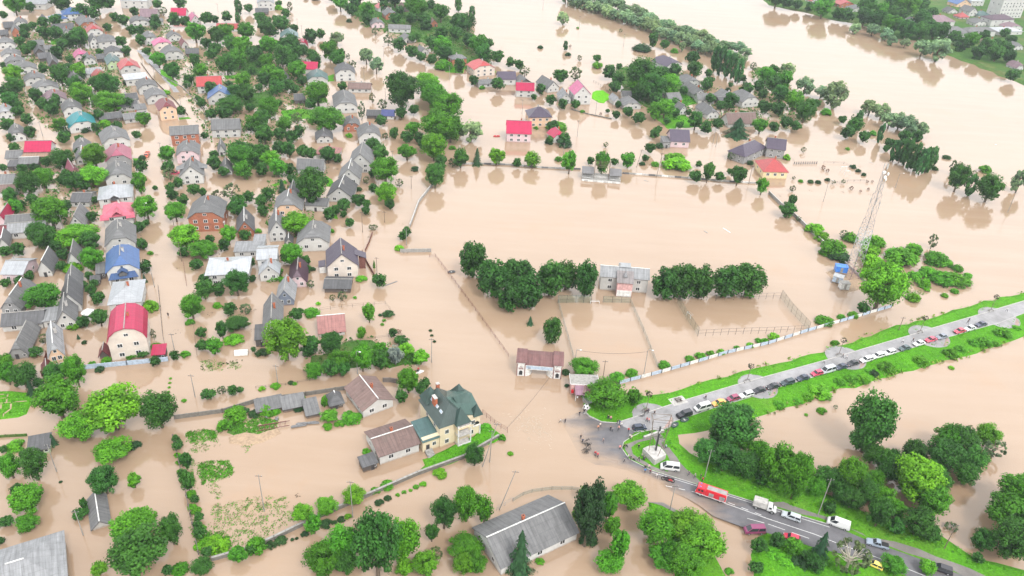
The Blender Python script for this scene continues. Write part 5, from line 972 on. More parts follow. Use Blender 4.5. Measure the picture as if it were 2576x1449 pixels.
mb.tube((0, 0, -.3), (0, 0, 1.05), .3, 'pale_concrete', .2, 8).box(-.6, -.5, -.4, .6, .5, .15, 'concrete'); mb.build('stand', st); thing(st, 'statue', label='black and white football statue in a curved cup at the edge of the square', mark='football statue')
# clubhouse
cl = house('21', 1138, 1345, 505, 7, 6, 1.9, 'S', 'L', 'l', -2, 'stadium clubhouse', 'with ribbed grey roof and pink porch between the clipped trees')
mb = MB(); mb.box(-2.6, -3.4, -.5, 2.6, -.46, 5.9, 'pink_wall'); mb.box(-2.5, -3.46, .2, 2.5, -3.4, 2.6, 'white_paint'); mb.build('porch', cl)
rpart('porch_roof', cl, [[(-2.9, -3.9, 5.8), (2.9, -3.9, 5.8), (2.9, 1.5, 7.6), (-2.9, 1.5, 7.6)]], (.20, .18, .18), 'slate'); rpart('roof_turret', cl, pyr(-.5, -1.5, .5, -.3, 6.9, 2.2, .2), (.2, .2, .21), 'tin'); rpart('roof_crest', cl, [[(-2, 3.0, 8.2), (2, 3.0, 8.2), (2, 5.5, 8.5), (-2, 5.5, 8.5)]], (.3, .31, .32), 'tin')
# grandstand
gs = T('21', 700, 370); o = root('grandstand', gs, R(-3)); mb = MB()
for i in range(4): mb.box(0, i*1.5, -.5, 17.2, i*1.5+1.5, .45+.4*i, 'concrete' if i % 2 else 'pale_concrete')
mb.build('terrace', o); mb = MB(); mb.box(0, -.15, -.5, 17.2, -.003, .8, 'white_paint'); [mb.box(x, -.19, 0, x+1.9, -.15, .7, 'pale_concrete') for x in (1, 5.2, 9.8, 13.6)]; mb.build('front_wall', o)
for x in (-.2, 12.2): 
    rpart('canopy', o, [[(x, 1.0, 3.4 if x < 0 else 3.0), (x+5.4, 1.0, 3.4), (x+5.4, 6.6, 4.4), (x, 6.6, 4.4)]], (.15, .145, .15), 'tin'); mb = MB()
    for px_ in (x+.3, x+5.1): mb.tube((px_, 1.2, -.3), (px_, 1.2, 3.4), .09, 'steel').tube((px_, 6.3, -.3), (px_, 6.3, 4.4), .09, 'steel')
    mb.tube((x+.3, .9, 1.6), (x+5.1, .9, 1.3), .07, 'frame_white'); mb.build('canopy_posts', o)
mb = MB()
for px_ in (5.4, 12.0):
    for yy in (2.0, 3.4): mb.tube((px_, yy, -.2), (px_, yy, 9.2), .1, 'wood_pole')
    for z in range(1, 9, 2): mb.tube((px_, 2.0, z), (px_, 3.4, z+1.5), .06, 'dark_metal')
for z in (6.4, 7.4, 8.6): mb.tube((5.4, 2.0, z), (12.0, 2.0, z), .07, 'wood_pole').tube((5.4, 3.4, z), (12, 3.4, z), .07, 'wood_pole')
mb.build('scoreboard_frame', o); thing(o, 'grandstand', label='small flooded grandstand with two grey canopies and a bare scoreboard frame', mark='grandstand')
# telecom mast
tb = T('31', 835, 1335, .2); o = root('telecom_mast', (tb.x, tb.y, 0), R(18)); 
def lattice(z0, z1, w0, w1, n, mm, r):
    mb = MB(); W_ = lambda z: w0+(w1-w0)*(z-z0)/(z1-z0)
    q = lambda i, z: ((-1, 1, 1, -1)[i % 4]*W_(z)/2, (-1, -1, 1, 1)[i % 4]*W_(z)/2, z)
    for i in range(4): mb.tube(q(i, z0), q(i, z1), r, mm, n=5)
    for k in range(n):
        a, b = z0+(z1-z0)*k/n, z0+(z1-z0)*(k+1)/n
        for i in range(4): mb.tube(q(i, a), q(i+1, b), r*.6, mm, n=4).tube(q(i+1, a), q(i, b), r*.6, mm, n=4).tube(q(i, b), q(i+1, b), r*.6, mm, n=4)
    return mb
PK = simple('faded_red_steel', (.30, .20, .21), .6); WS = simple('white_steel', (.42, .43, .44), .5); GS = simple('grey_steel', (.26, .26, .27), .5)
for a_, b_, c_, d_, n_, m_, r_ in ((0, 6, 3.8, 3.6, 2, PK, .09), (6, 12, 3.6, 3.3, 2, GS, .07), (12, 20, 3.3, 3.1, 3, WS, .12), (20, 24, 3.0, 2.6, 2, GS, .07), (24, 34, 2.3, 2.0, 3, GS, .05), (34, 42, 1.4, 1.2, 3, GS, .06)): lattice(a_, b_, c_, d_, n_, m_, r_).build('lattice_section', o)
MB().tube((0, 0, 0), (0, 0, 44), .16, 'dark_metal', .08).build('cable_duct', o)
for x, y, z, rz in ((1.0, -.5, 41.5, 20), (.9, -.4, 39.4, 30), (-.8, -.6, 42.3, -30), (-.2, -.9, 40.6, 0)): MB().tube((0, 0, 0), (.0, -.25, 0), .62, 'frame_white', .55, 14).build('dish_antenna', o, (x, y, z), R(rz))
for x, y, z in ((1.3, .9, 30), (-1.3, .9, 30), (1.2, -1.1, 29), (-1.3, -1.1, 27.5), (.6, .5, 43), (-.6, .5, 43), (0, -.6, 43.3)): MB().tube((0, 0, -.8), (0, 0, 2.2), .07, 'steel').box(-.14, -.1, .2, .14, .1, 1.9, 'pale_concrete').build('panel_antenna', o, (x, y, z))
thing(o, 'mast', PJ((tb.x, tb.y, 14)), label='tall white and pink lattice telecom mast carrying dishes and antennas', mark='telecom mast')
def cabin(t, x, y, w, d, h, wall, roofm, rz, label, legs=.8):
    c = T(t, x, y, legs); o = root('equipment_cabin', (c.x, c.y, 0), R(rz)); MB().box(-w/2, 0, legs, w/2, d, legs+h, wall).build('wall', o); mb = MB(); mb.box(-w/2-.12, -.12, legs+h, w/2+.12, d+.12, legs+h+.12, roofm); mb.build('roof', o); mb = MB(); [mb.box(a, b, -.5, a+.2, b+.2, legs, 'steel') for a in (-w/2, w/2-.2) for b in (0, d-.2)]; mb.build('leg_frame', o); MB().box(-.45, -.05, legs+.1, .45, 0, legs+h-.2, 'concrete').build('door', o); thing(o, 'cabin', label=label)
cabin('31', 735, 1295, 4.2, 2.6, 2.2, 'blue_panel', 'blue_panel', -8, 'bright blue equipment cabin at the foot of the telecom mast', 1.5); cabin('31', 690, 1395, 3.4, 2.8, 2.2, 'pale_blue', 'steel', -30, 'pale grey-blue equipment cabin in front of the telecom mast'); cabin('31', 770, 1465, 3.2, 2.2, 2.4, 'white_paint', 'concrete', 2, 'white equipment container nearest the camera below the telecom mast', .4)
# monument
mz = ZB; m0 = T('23', 1440, 335, mz); o = root('monument', (m0.x, m0.y, mz), 0)
bl = [T('23', x, y, mz+1.7)-Vector((m0.x, m0.y, 0)) for x, y in ((1318, 165), (1440, 285), (1553, 225), (1520, 180), (1490, 150), (1440, 135), (1370, 140))]; MB().prism([(p.x, p.y) for p in bl], -.3, 1.7, 'pale_concrete').build('plinth', o)
ctr = sum((Vector((p.x, p.y, 0)) for p in bl), Vector())/len(bl); mb = MB(); tops = [ctr+Vector(q_) for q_ in ((-2.5, -1.6, 13.4), (2.4, -1.6, 13.4), (2.6, 1.7, 12.5), (-2.4, 1.7, 12.5))]; bots = [ctr+Vector(q_) for q_ in ((-1.9, -.5, 1.7), (.3, -2.1, 1.7), (1.9, .4, 1.7), (-.4, 1.8, 1.7))]
for a, b in zip(bots, tops): mb.tube(a, b, .07, 'wood_pole')
for i in range(4): mb.tube(tops[i], tops[(i+1) % 4], .06, 'wood_pole')
mb.tube(tops[0], tops[2], .04, 'wood_pole')
for f in (.25, .5, .75):
    for i in range(4): mb.tube(bots[i].lerp(tops[i], f), bots[(i+1) % 4].lerp(tops[(i+1) % 4], f), .035, 'dark_metal', n=4)
mb.build('sail_frame', o); MB().box(-.2, -.2, 1.7, .2, .2, 9.8, 'dark_metal', at=tuple(ctr)).box(-.4, .1, 1.7, -.29, .2, 8.2, 'steel', at=tuple(ctr)).build('mast', o); MB().tube(ctr+Vector((0, 0, 7.6)), ctr+Vector((.05, -.1, 8.4)), .22, 'frame_white', n=8).build('emblem', o)
thing(o, 'monument', PJ((m0.x, m0.y+2, 6)), label='concrete-plinth monument with a tall dark mast and open wire sail frame', mark='mast monument')
a, b = T('P', 1619, 1104, ZB), T('P', 1669, 1086, ZB); d = b-a; o = MB().box(0, -.35, -.2, d.length, .35, .75, 'concrete').box(.1, -.25, .75, d.length-.1, .25, .82, 'pale_concrete').build('memorial_wall', loc=a, rz=math.atan2(d.y, d.x)); thing(o, 'wall', PJ((a+b)/2), label='low grey memorial bench wall on the grass behind the mast monument')
# well house, drum, greenhouse, canopies
c = T('02', 900, 300); o = root('drum_pavilion', c); MB().tube((0, 0, -.5), (0, 0, 2.2), 1.7, 'white_paint', n=20).build('wall', o); MB().tube((0, 0, 2.2), (0, 0, 3.3), 2.0, 'frame_white', .3, 20).build('roof', o); MB().tube((0, 0, 1.2), (0, 0, 1.75), 1.74, 'glass', n=20).build('window', o); thing(o, 'pavilion', label='round white drum-shaped pavilion with a conical lid among garden trees')
c = T('02', 2430, 660); o = root('greenhouse', c, R(12)); mb = MB(); n = 10; mb.poly([tuple(range(n)), tuple(range(2*n-1, n-1, -1))] + [(i, i+1, n+i+1, n+i) for i in range(n-1)], [(x, 1.1*math.cos(R(i*20))*1.0, -.2+1.5*math.sin(R(i*20))) for x in (-1.9, 1.9) for i in range(n)], 'white_paint'); mb.build('cover', o); MB().box(-1.95, -.4, -.2, -1.9, .4, 1.1, 'pale_concrete').build('door', o); thing(o, 'greenhouse', label='small white tunnel greenhouse in the flooded vegetable plot')
# ---------------------------------------------------------------- walls and fences (each run one thing: panels > posts)
def wallrun(t, P, h, th, m, name, cat, label, z=0.0, cap=None, alt=None, seg=3.0):
    pts = [T(t, x, y, z) if len(q_) == 2 else T(q_[2], x, y, z) for q_ in P for x, y in (q_[:2],)]; mb = MB(); k = 0; org = pts[0]
    for a, b in zip(pts, pts[1:]):
        d = b-a; L = d.length; n = max(1, round(L/seg)); an = math.atan2(d.y, d.x)
        for i in range(n):
            mm = alt[k % len(alt)] if alt else m; k += 1; mb.box(L*i/n, -th/2, -1, L*(i+1)/n-.06, th/2, h, mm, an, a-org)
            if cap: mb.box(L*i/n, -th/2-.08, h, L*(i+1)/n, th/2+.08, h+.1, cap, an, a-org)
    for a, b in zip(pts, pts[1:]):
        d = b-a; n = max(1, round(d.length/seg))
        for i in range(n+1): p = a.lerp(b, i/n)-org; mb.box(-.11, -.11, -1, .11, .11, h+.12, m, 0, p)
    r = mb.build(name, loc=(org.x, org.y, z)); mid = pts[len(pts)//2] if len(pts) > 2 else (pts[0]+pts[1])/2; thing(r, cat, PJ(mid), label=label); return r
def netrun(t, P, h, label, m='wood_pole', net='net', seg=3.0, z=0, rails=2):
    pts = [T(t if len(q_) == 2 else q_[2], q_[0], q_[1], z) for q_ in P]; org = pts[0]; r = root('wire_fence', (org.x, org.y, z)); mb = MB(); mp = MB()
    for a, b in zip(pts, pts[1:]):
        d = b-a; n = max(1, round(d.length/seg))
        if net: mb.poly([(0, 1, 2, 3)], [a-org, b-org, b-org+Vector((0, 0, h)), a-org+Vector((0, 0, h))], net)
        for i in range(n+1): p = a.lerp(b, i/n)-org; mp.tube(p-Vector((0, 0, .6)), p+Vector((0, 0, h+.05)), .05, m, n=5)
        for k in range(rails): zz = h*(k+1)/rails; mp.tube(a-org+Vector((0, 0, zz)), b-org+Vector((0, 0, zz)), .03, m, n=4)
    if net: mb.build('mesh_panel', r)
    mp.build('posts', r); thing(r, 'fence', PJ((pts[0]+pts[-1])/2), label=label); return r
wallrun('11', [(1785, 410), (1640, 590), (1550, 835)], 1.3, .25, 'concrete', 'wall', 'wall', 'curved grey concrete wall along the left rim of the stadium', cap='pale_concrete')
wallrun('11', [(1455, 1090), (1760, 1085)], 1.4, .25, 'concrete', 'wall', 'wall', 'short straight grey wall standing alone left of the stadium field')
wallrun('P', [(1154, 414), (1200, 413), (1288, 416), (1363, 423), (1460, 427)], .8, .25, 'concrete', 'wall', 'wall', 'painted stadium wall with white and dark panels left of the grandstand', alt=['concrete', 'pale_concrete', 'white_paint', 'concrete', 'dark_slate', 'pale_concrete', 'slate_old'])
wallrun('P', [(1566, 437), (1730, 449), (1835, 458), (1900, 462)], .8, .25, 'concrete', 'wall', 'wall', 'painted stadium wall with white and dark panels right of the grandstand', alt=['dark_slate', 'concrete', 'white_paint', 'pale_concrete'])
wallrun('31', [(5, 500), (140, 630), (265, 730), (400, 860), (560, 1015)], 1.4, .28, 'concrete', 'wall', 'wall', 'grey concrete wall along the right rim of the stadium field', cap='pale_concrete')
wallrun('31', [(740, 1180), (860, 1290), (990, 1420)], 1.2, .3, 'concrete', 'wall', 'wall', 'grey wall behind the telecom mast among lime green bushes')
netrun('P', [(1080, 647), (1095, 646), (1154, 724), (1214, 806), (1279, 897)], 1.2, 'long rusty railing running diagonally from the field corner to the gatehouse', 'rust_brown', None, 3.2, 0, 3)
bf = wallrun('P', [(1558, 966), (1664, 938), (1757, 911), (1830, 889), (1932, 866), (2032, 834), (2112, 811), (2242, 773)], 1.25, .06, 'dark_metal', 'banner_fence', 'fence', 'long fence hung with pale banners between the sports ground and promenade', alt=['pale_blue', 'pale_blue', 'white_paint', 'pale_blue', 'white_paint'], seg=3.4)
wallrun('P', [(1255, 1101), (1190, 1138), (1169, 1152), (1050, 1195), (919, 1252), (804, 1302), (690, 1357), (632, 1383), (533, 1411)], 1.1, .35, 'stone', 'stone_wall', 'wall', 'long dark stone wall with rubble coping along the flooded road below the villa', cap='concrete')
wallrun('02', [(850, 818), (1280, 775), (1690, 735)], 1.5, .15, 'pale_blue', 'fence', 'fence', 'pale grey panel fence in front of the cream house with the curved crimson roof')
wallrun('02', [(425, 890), (450, 800), (475, 690)], 1.8, .12, 'rust_brown', 'fence', 'fence', 'dark reddish fence left of the narrow pinkish house')
wallrun('P', [(436, 1102), (447, 1150), (465, 1230), (480, 1300), (500, 1395)], 1.2, .1, 'old_timber', 'fence', 'fence', 'weathered plank fence beside the hedge on the left of the flooded garden')
wallrun('P', [(440, 1054), (560, 1038), (648, 1011), (770, 995), (870, 980)], 1.3, .25, 'stone', 'wall', 'wall', 'mossy grey wall behind the row of ruined slate sheds')
wallrun('12', [(1280, 945), (1350, 945), (1420, 955)], 1.5, .3, 'old_timber', 'wall', 'wall', 'short dark wall between the brown-roofed bungalow and a leafy tree')
netrun('12', [(2280, 1265), (2400, 1370), (2530, 1449)], 1.5, 'rust-brown ornamental fence on the right side of the villa lawn', 'rust_brown', None, 2.0, .2, 3)
wallrun('11', [(1170, 905), (1140, 990), (1100, 1080)], 1.0, .12, 'rust_brown', 'fence', 'fence', 'dark maroon fence corner behind the cream two-storey house'); wallrun('11', [(1070, 1095), (1110, 1190), (1190, 1330)], 1.2, .12, 'rust_brown', 'fence', 'fence', 'brown plank fence right of the cream two-storey house')
netrun('01', [(1845, 1190), (1862, 1300), (1880, 1430)], 1.0, 'low pinkish railing in front of the wide pale tin-roofed house', 'rust_brown', None, 2.0, 0, 2)
netrun('02', [(1595, 0), (1610, 150), (1640, 480), (1690, 735)], 1.3, 'thin dark garden fence right of the curved crimson roof', 'dark_metal', None, 2.5, 0, 2); netrun('02', [(1950, 370), (1965, 520), (1985, 690)], 1.0, 'thin garden fence along the street left of the vegetable plots', 'wood_pole', None, 3)
netrun('22', [(460, 150), (630, 765)], 2.0, 'pale netting fence along the left side of the football court', 'concrete', 'net', 4.0); netrun('22', [(460, 150), (640, 147), (795, 150)], 3.0, 'green mesh fence behind the goal, left half', 'dark_metal'); netrun('22', [(915, 145), (1190, 150)], 2.6, 'green mesh fence in front of the stadium clubhouse porch', 'dark_metal'); netrun('22', [(1190, 150), (1320, 440), (1460, 800)], 1.8, 'low netting fence along the right side of the football court', 'concrete', 'net', 5)
netrun('22', [(1660, 150), (1760, 320), (1870, 480)], 3.2, 'tall green mesh fence on the left side of the second court', 'wood_pole'); netrun('P', [(1755, 846), (1850, 841), (1945, 838), (2030, 833)], 2.4, 'thin wire fence along the near side of the second court', 'dark_metal', None, 2.6); netrun('P', [(1964, 750), (1990, 785), (2034, 832)], 3.4, 'tall mesh fence on the right side of the second court', 'wood_pole'); netrun('P', [(1710, 752), (1800, 757), (1890, 753), (1962, 751)], 2.4, 'thin wire fence along the far side of the second court', 'dark_metal', None, 3)
netrun('23', [(10, 700), (110, 640), (200, 610), (400, 582), (600, 582), (800, 610), (1000, 640)], 1.2, 'curved wire fence behind the long dark slate roof', 'concrete', 'net', 3); netrun('P', [(1290, 1261), (1250, 1285)], 1.4, 'short leaning wire fence left of the long dark slate roof', 'concrete', None, 3)
netrun('31', [(560, 192), (760, 200), (985, 320)], 1.0, 'thin wire fence crossing the far flooded garden', 'dark_metal', None, 4); netrun('31', [(640, 400), (800, 380), (990, 375)], 1.0, 'low wire fence below the far flooded garden', 'dark_metal', None, 3)
wallrun('20', [(600, 1105), (760, 1150), (1000, 1200)], .6, .2, 'stone', 'wall', 'wall', 'low stone wall in the water before the tall mauve-pink roofed house'); netrun('20', [(820, 830), (940, 900), (1020, 990), (1010, 1090)], 1.5, 'dark fence curving round the bright lime lawn', 'dark_metal', None, 3)
wallrun('00', [(1500, 640), (1620, 760), (1830, 880), (1990, 1040), (2050, 1110)], 0.7, .12, 'concrete', 'fence', 'fence', 'concrete fence along the right edge of the upper street', seg=3); wallrun('00', [(1420, 640), (1530, 790), (1640, 900), (1760, 1010), (1890, 1160)], 0.7, .12, 'old_timber', 'fence', 'fence', 'dark garden fence along the left edge of the upper street', seg=3)
netrun('12', [(640, 235), (860, 200), (1300, 165), (1350, 230)], 1.3, 'wire fence behind the ruined faded red roof', 'wood_pole', None, 4); netrun('12', [(900, 560), (1200, 510), (1470, 480)], .9, 'low wire fence in the flooded plots right of the ruined roof', 'wood_pole', None, 4); netrun('12', [(0, 1010), (300, 980), (540, 935)], .8, 'thin fence line through small bushes left of the long thicket', 'wood_pole', None, 3)
wallrun('03', [(-40, 60), (60, 50), (270, 40)], .7, .3, 'garden', 'wall', 'hedge', 'ivy-covered low wall left of the small green-walled lean-to')
# row of small posts in the far garden
for i in range(11): c = T('31', 262+i*22.5, 203-i*.3); o = MB().box(-.22, -.18, -.5, .22, .18, 1.3, 'old_timber', taper=.05).build('garden_post', loc=c); thing(o, 'post', label='dark squat post in the straight row right of the yellow coral-roofed house', group='row of garden posts')
# goals and frames
def goal(t, x, y, w, h, rz, label): c = T(t, x, y); o = root('goal', c, R(rz)); MB().path([(-w/2, 0, -.4), (-w/2, 0, h), (w/2, 0, h), (w/2, 0, -.4)], .09, 'frame_white').build('goal_frame', o); MB().path([(-w/2, 0, h), (-w/2, 1.0, h-.2), (w/2, 1.0, h-.2), (w/2, 0, h)], .04, 'steel').build('net_frame', o); thing(o, 'goal', label=label)
goal('22', 832, 158, 3, 1.0, 3, 'white goal frame at the top of the football court'); goal('31', 755, 270, 3, 2.2, 12, 'thin swing frame in the far flooded garden, left of two'); goal('31', 795, 310, 3, 2.0, 12, 'thin swing frame in the far flooded garden, right of two'); goal('22', 1775, 290, 2.2, 1.4, -65, 'small white goal against the left mesh of the second court')
# ---------------------------------------------------------------- poles
def pole_mesh(kind):
    mb = MB()
    if kind == 'wood': mb.tube((0, 0, -1), (0, 0, 1), .13, 'wood_pole', .09); return mb
    mb.tube((0, 0, -1), (0, 0, 1), .13, 'pole_concrete', .08); return mb
PM = {}
def pole(t, x, y, h, kind='c', lean=(0, 0), label=None, arm=0):
    c = T(t, x, y); key = (kind, h, arm, lean)
    if key not in PM:
        m_ = {'w': 'wood_pole', 'c': 'pole_concrete', 's': 'steel'}[kind]; tp_ = Vector((lean[0], lean[1], h)); mb = MB().tube((0, 0, -1), tp_, .13, m_, .08, 7); a = MB()
        if arm != 1: a.tube(tp_+Vector((-.8, 0, -.5)), tp_+Vector((.8, 0, -.5)), .06, 'dark_metal', n=4); [a.tube(tp_+Vector((i, 0, -.5)), tp_+Vector((i, 0, -.2)), .05, 'pale_concrete', n=5) for i in (-.7, 0, .7)]
        l = MB().path([tp_, tp_+Vector((.3, -.2, .5)), tp_+Vector((1.2, -.8, .7))], .05, 'steel').box(.95, -1.0, .62, 1.55, -.7, .76, 'frame_white', 0, tp_) if arm == 1 else None; PM[key] = (mb.mesh('shaft'), (l or a).mesh('lamp_arm' if arm == 1 else 'crossarm'))
    s_, a_ = PM[key]; r = root('street_lamp' if arm == 1 else 'utility_pole', c); link('shaft', s_, r); link('lamp_arm' if arm == 1 else 'crossarm', a_, r)
    thing(r, 'street lamp' if arm == 1 else 'utility pole', tp(t, x, y-20), {'w': 'brown wooden', 'c': 'grey concrete', 's': 'thin steel'}[kind]+(' street lamp' if arm == 1 else ' utility pole'), label)
for s in '''00 270 980 7;00 1435 640 6;00 1560 790 6;00 1905 965 7;00 1825 1085 7;00 2085 1310 9;00 430 1370 7;00 680 1410 7;00 535 105 6;00 2195 120 6;00 2395 150 7;00 2510 130 7;00 150 160 6;00 1245 160 6;10 420 290 7;10 465 360 7;10 1090 835 9;10 1305 1050 9;10 1285 570 7;10 1705 720 8;10 1945 800 8;10 1585 1170 7;10 1915 1400 6;10 1205 350 7;10 750 690 7;20 310 100 8;20 675 285 9;20 1120 470 9;20 100 1150 8;20 465 1250 10 w;20 655 1380 9;20 840 1150 8;20 2070 1000 8;20 1365 980 7 w;20 2020 1449 9;01 1440 460 8;01 1420 430 8;01 1630 130 7;01 1555 1440 8;01 1760 870 6 w;01 1830 1180 8 w;01 645 880 7;11 1073 890 9 w;11 1295 790 5 w;11 1563 450 6 w;11 1230 440 6 w;11 1218 1310 7 w;11 1515 1020 7;11 1375 190 6;21 2380 400 9 w;21 515 130 7;31 2410 690 10;02 1755 620 6;02 1965 1100 8;12 222 970 7 s;12 1768 750 9;22 910 945 8 w;03 570 400 9;03 838 1040 8;13 85 800 12;13 975 860 12;23 1585 800 9;23 1935 470 10;33 495 855 13;33 1765 1190 9 w;32 1310 440 6 w'''.split(';'):
    v_ = s.split(); pole(v_[0], float(v_[1]), float(v_[2]), float(v_[3]), v_[4] if len(v_) > 4 else 'c')
for s in '''01 1490 790 8;01 1460 770 7;31 1280 440 7;31 555 580 10;12 1023 865 8;22 630 785 6;22 1325 870 9;21 2050 30 7'''.split(';'): v_ = s.split(); pole(v_[0], float(v_[1]), float(v_[2]), float(v_[3]), 'c', arm=1)
pole('13', 2270, 350, 14, 'c', (3.4, 1.2), 'leaning pale concrete pole beside the bush at the corner of the villa lawn'); pole('13', 2350, 305, 11, 'c', (.3, 0), 'upright pale concrete pole touching the leaning pole by the villa lawn'); pole('13', 2435, 790, 12, 'c', (3.6, 1.5), 'leaning grey pole at the end of the curved wire fence'); pole('21', 1450, 335, 12, 'w', (1.2, .3), 'tall dark A-frame pole right of the grandstand'); pole('21', 1500, 245, 10, 'w', (-1.0, 0), 'short strut pole leaning on the A-frame pole'); pole('21', 1250, 235, 9, 'w', (1.6, .4), 'dark slanting pole just right of the grandstand bush')
def wire(a, b, name='power_cable', sag=1.0, label=None):
    a, b = Vector(a), Vector(b); o = MB().path([tuple(a.lerp(b, i/8)-a-Vector((0, 0, sag*4*(i/8)*(1-i/8)))) for i in range(9)], .035, 'dark_metal', 4).build(name, loc=a); thing(o, 'cable', PJ((a+b)/2), label=label)
wire(T('22', 450, 915)+Vector((0, 0, 5)), T('12', 2520, 1440)+Vector((0, 0, 1)), label='thin cable slanting from the gatehouse down over the flooded road'); wire(T('22', 630, 785)+Vector((0, 0, 6)), T('22', 1325, 870)+Vector((0, 0, 8.5)), label='thin cable strung between the two lamps of the football court')
# ---------------------------------------------------------------- vehicles
def loft(mb, rings, m):
    n = len(rings[0]); pts = [p for r_ in rings for p in r_]; f = []
    for i in range(len(rings)-1):
        for j in range(n): f.append((i*n+j, i*n+(j+1) % n, (i+1)*n+(j+1) % n, (i+1)*n+j))
    f += [tuple(range(n-1, -1, -1)), tuple((len(rings)-1)*n+j for j in range(n))]; mb.poly(f, pts, m)
def ring(x, hw, z0, z1, tum=.06): return [(x, -hw+tum, z0), (x, hw-tum, z0), (x, hw, z0+.25*(z1-z0)), (x, hw, z0+.7*(z1-z0)), (x, hw-tum*1.6, z1), (x, -hw+tum*1.6, z1), (x, -hw, z0+.7*(z1-z0)), (x, -hw, z0+.25*(z1-z0))]
CARS = {  # length, half width, body stations (x fraction, top z), cabin (x bottom back, x bottom front, x top back, x top front, base z, roof z)
 'sedan': (4.4, .86, [(-.5, .72), (-.46, .9), (-.28, .95), (.18, .92), (.44, .78), (.5, .58)], (-.33, .22, -.22, .06, .92, 1.42)), 'hatch': (3.9, .84, [(-.5, .8), (-.47, .95), (-.2, .95), (.22, .92), (.45, .78), (.5, .58)], (-.48, .26, -.38, .09, .93, 1.46)),
 'wagon': (4.6, .87, [(-.5, .8), (-.48, .97), (-.2, .97), (.2, .94), (.44, .8), (.5, .58)], (-.485, .22, -.43, .07, .95, 1.48)), 'suv': (4.6, .92, [(-.5, .9), (-.48, 1.1), (-.2, 1.1), (.2, 1.08), (.46, .98), (.5, .7)], (-.485, .22, -.44, .1, 1.08, 1.75)),
 'van': (4.9, .95, [(-.5, 1.0), (-.49, 1.15), (-.2, 1.15), (.3, 1.12), (.46, .95), (.5, .65)], (-.49, .4, -.47, .2, 1.13, 1.95)), 'panel': (5.0, .95, [(-.5, 1.0), (-.49, 1.15), (-.2, 1.15), (.3, 1.12), (.46, .95), (.5, .65)], (-.49, .38, -.47, .2, 1.13, 1.95)),
 'pickup': (4.9, .88, [(-.5, .95), (-.49, 1.0), (-.2, 1.0), (.2, .98), (.45, .85), (.5, .62)], (-.14, .22, -.1, .08, .98, 1.6))}
def wheel_mesh(r, w): mb = MB(); mb.tube((0, -w/2, 0), (0, w/2, 0), r, 'tyre', n=16); mb.tube((0, -w/2-.012, 0), (0, w/2+.012, 0), r*.6, 'steel', n=12); return mb.mesh('wheel')
WHEEL = wheel_mesh(.32, .22); BWHEEL = wheel_mesh(.5, .3)
CM = {}
def quad(mb, a, b, c, d, m, off):
    a, b, c, d = map(Vector, (a, b, c, d)); n = (b-a).cross(d-a).normalized()*off; ce = (a+b+c+d)/4; mb.poly([(0, 1, 2, 3)], [ce+(p-ce)*.88+n for p in (a, b, c, d)], m)
def car_parts(k):
    if k in CM: return CM[k]
    L, hw, st, cb = CARS[k]; body = MB(); loft(body, [ring(x*L, hw*(.9 if abs(x) > .48 else .97 if abs(x) > .43 else 1), .26, z) for x, z in st], 'paint')
    xb0, xb1, xt0, xt1, zb, zt = cb; w0, w1 = hw*.95, hw*.76; q = lambda x, w, z: [(x*L, -w, z), (x*L, w, z)]
    B0, B1, T0, T1 = q(xb0, w0, zb-.04), q(xb1, w0, zb-.04), q(xt0, w1, zt), q(xt1, w1, zt)
    body.poly([(0, 1, 3, 2), (4, 6, 7, 5), (0, 2, 6, 4), (1, 5, 7, 3), (2, 3, 7, 6)], B0+T0+B1+T1, 'paint'); mid = (xt0*.95+xt1*.3+.0); 
    body.box(-L*.5-.05, -hw*.8, .3, -L*.47, hw*.8, .52, 'black').box(L*.47, -hw*.75, .3, L*.5+.05, hw*.75, .5, 'black')
    P = [('body', body.mesh('body'), (0, 0, 0))]
    ws = MB(); quad(ws, B1[0], B1[1], T1[1], T1[0], 'glass', .02); P.append(('windshield', ws.mesh('windshield'), (0, 0, 0)))
    ws = MB(); quad(ws, B0[1], B0[0], T0[0], T0[1], 'glass', .02); P.append(('rear_window', ws.mesh('rear_window'), (0, 0, 0)))
    cuts = [0, .45, 1] if k != 'panel' else [.68, 1]
    for s in (0, 1):
        for a, b in zip(cuts, cuts[1:]):
            l = lambda u, v, t: tuple(u[i]+(v[i]-u[i])*t for i in range(3)); c = (l(B0[s], B1[s], a), l(B0[s], B1[s], b), l(T0[s], T1[s], b), l(T0[s], T1[s], a)); w = MB(); c = c if s == 0 else (c[1], c[0], c[3], c[2]); quad(w, *c, 'glass', .02); P.append(('side_window', w.mesh('side_window'), (0, 0, 0)))
    for s in (-1, 1): P.append(('headlight', MB().box(-.06, -.18, -.07, .05, .18, .08, 'frame_white').mesh('headlight'), (L*.478, s*hw*.62, .62))); P.append(('tail_light', MB().box(-.05, -.14, -.1, .05, .14, .12, 'red_lamp').mesh('tail_light'), (-L*.487, s*hw*.66, .72)))
    for x in (-.3, .31):
        for s in (-1, 1): P.append(('wheel', WHEEL, (x*L, s*(hw-.1), .32)))
    if k == 'pickup': P.append(('cargo_bed', MB().box(-L*.49, -hw*.8, .98, -L*.16, hw*.8, 1.03, 'black').mesh('cargo_bed'), (0, 0, 0)))
    CM[k] = P; return P
def car(t, x, y, z, rz, k, col, label, cat='car', sc=1.0):
    c = T(t, x, y, z+.7); r = root({'van': 'passenger_van', 'panel': 'panel_van', 'pickup': 'pickup_truck', 'suv': 'offroad_car'}.get(k, 'parked_car'), (c.x, c.y, z), R(rz)); r.scale = (sc, sc, sc)
    for n, me, loc in car_parts(k): link(n, me, r, loc, 0, col)
    thing(r, cat, tp(t, x, y), label=label); return r
BK, NV, WH, SV = (.015, .014, .022), (.02, .03, .06), (.6, .6, .6), (.45, .48, .52); PZ = ZB+.035; PA = 206
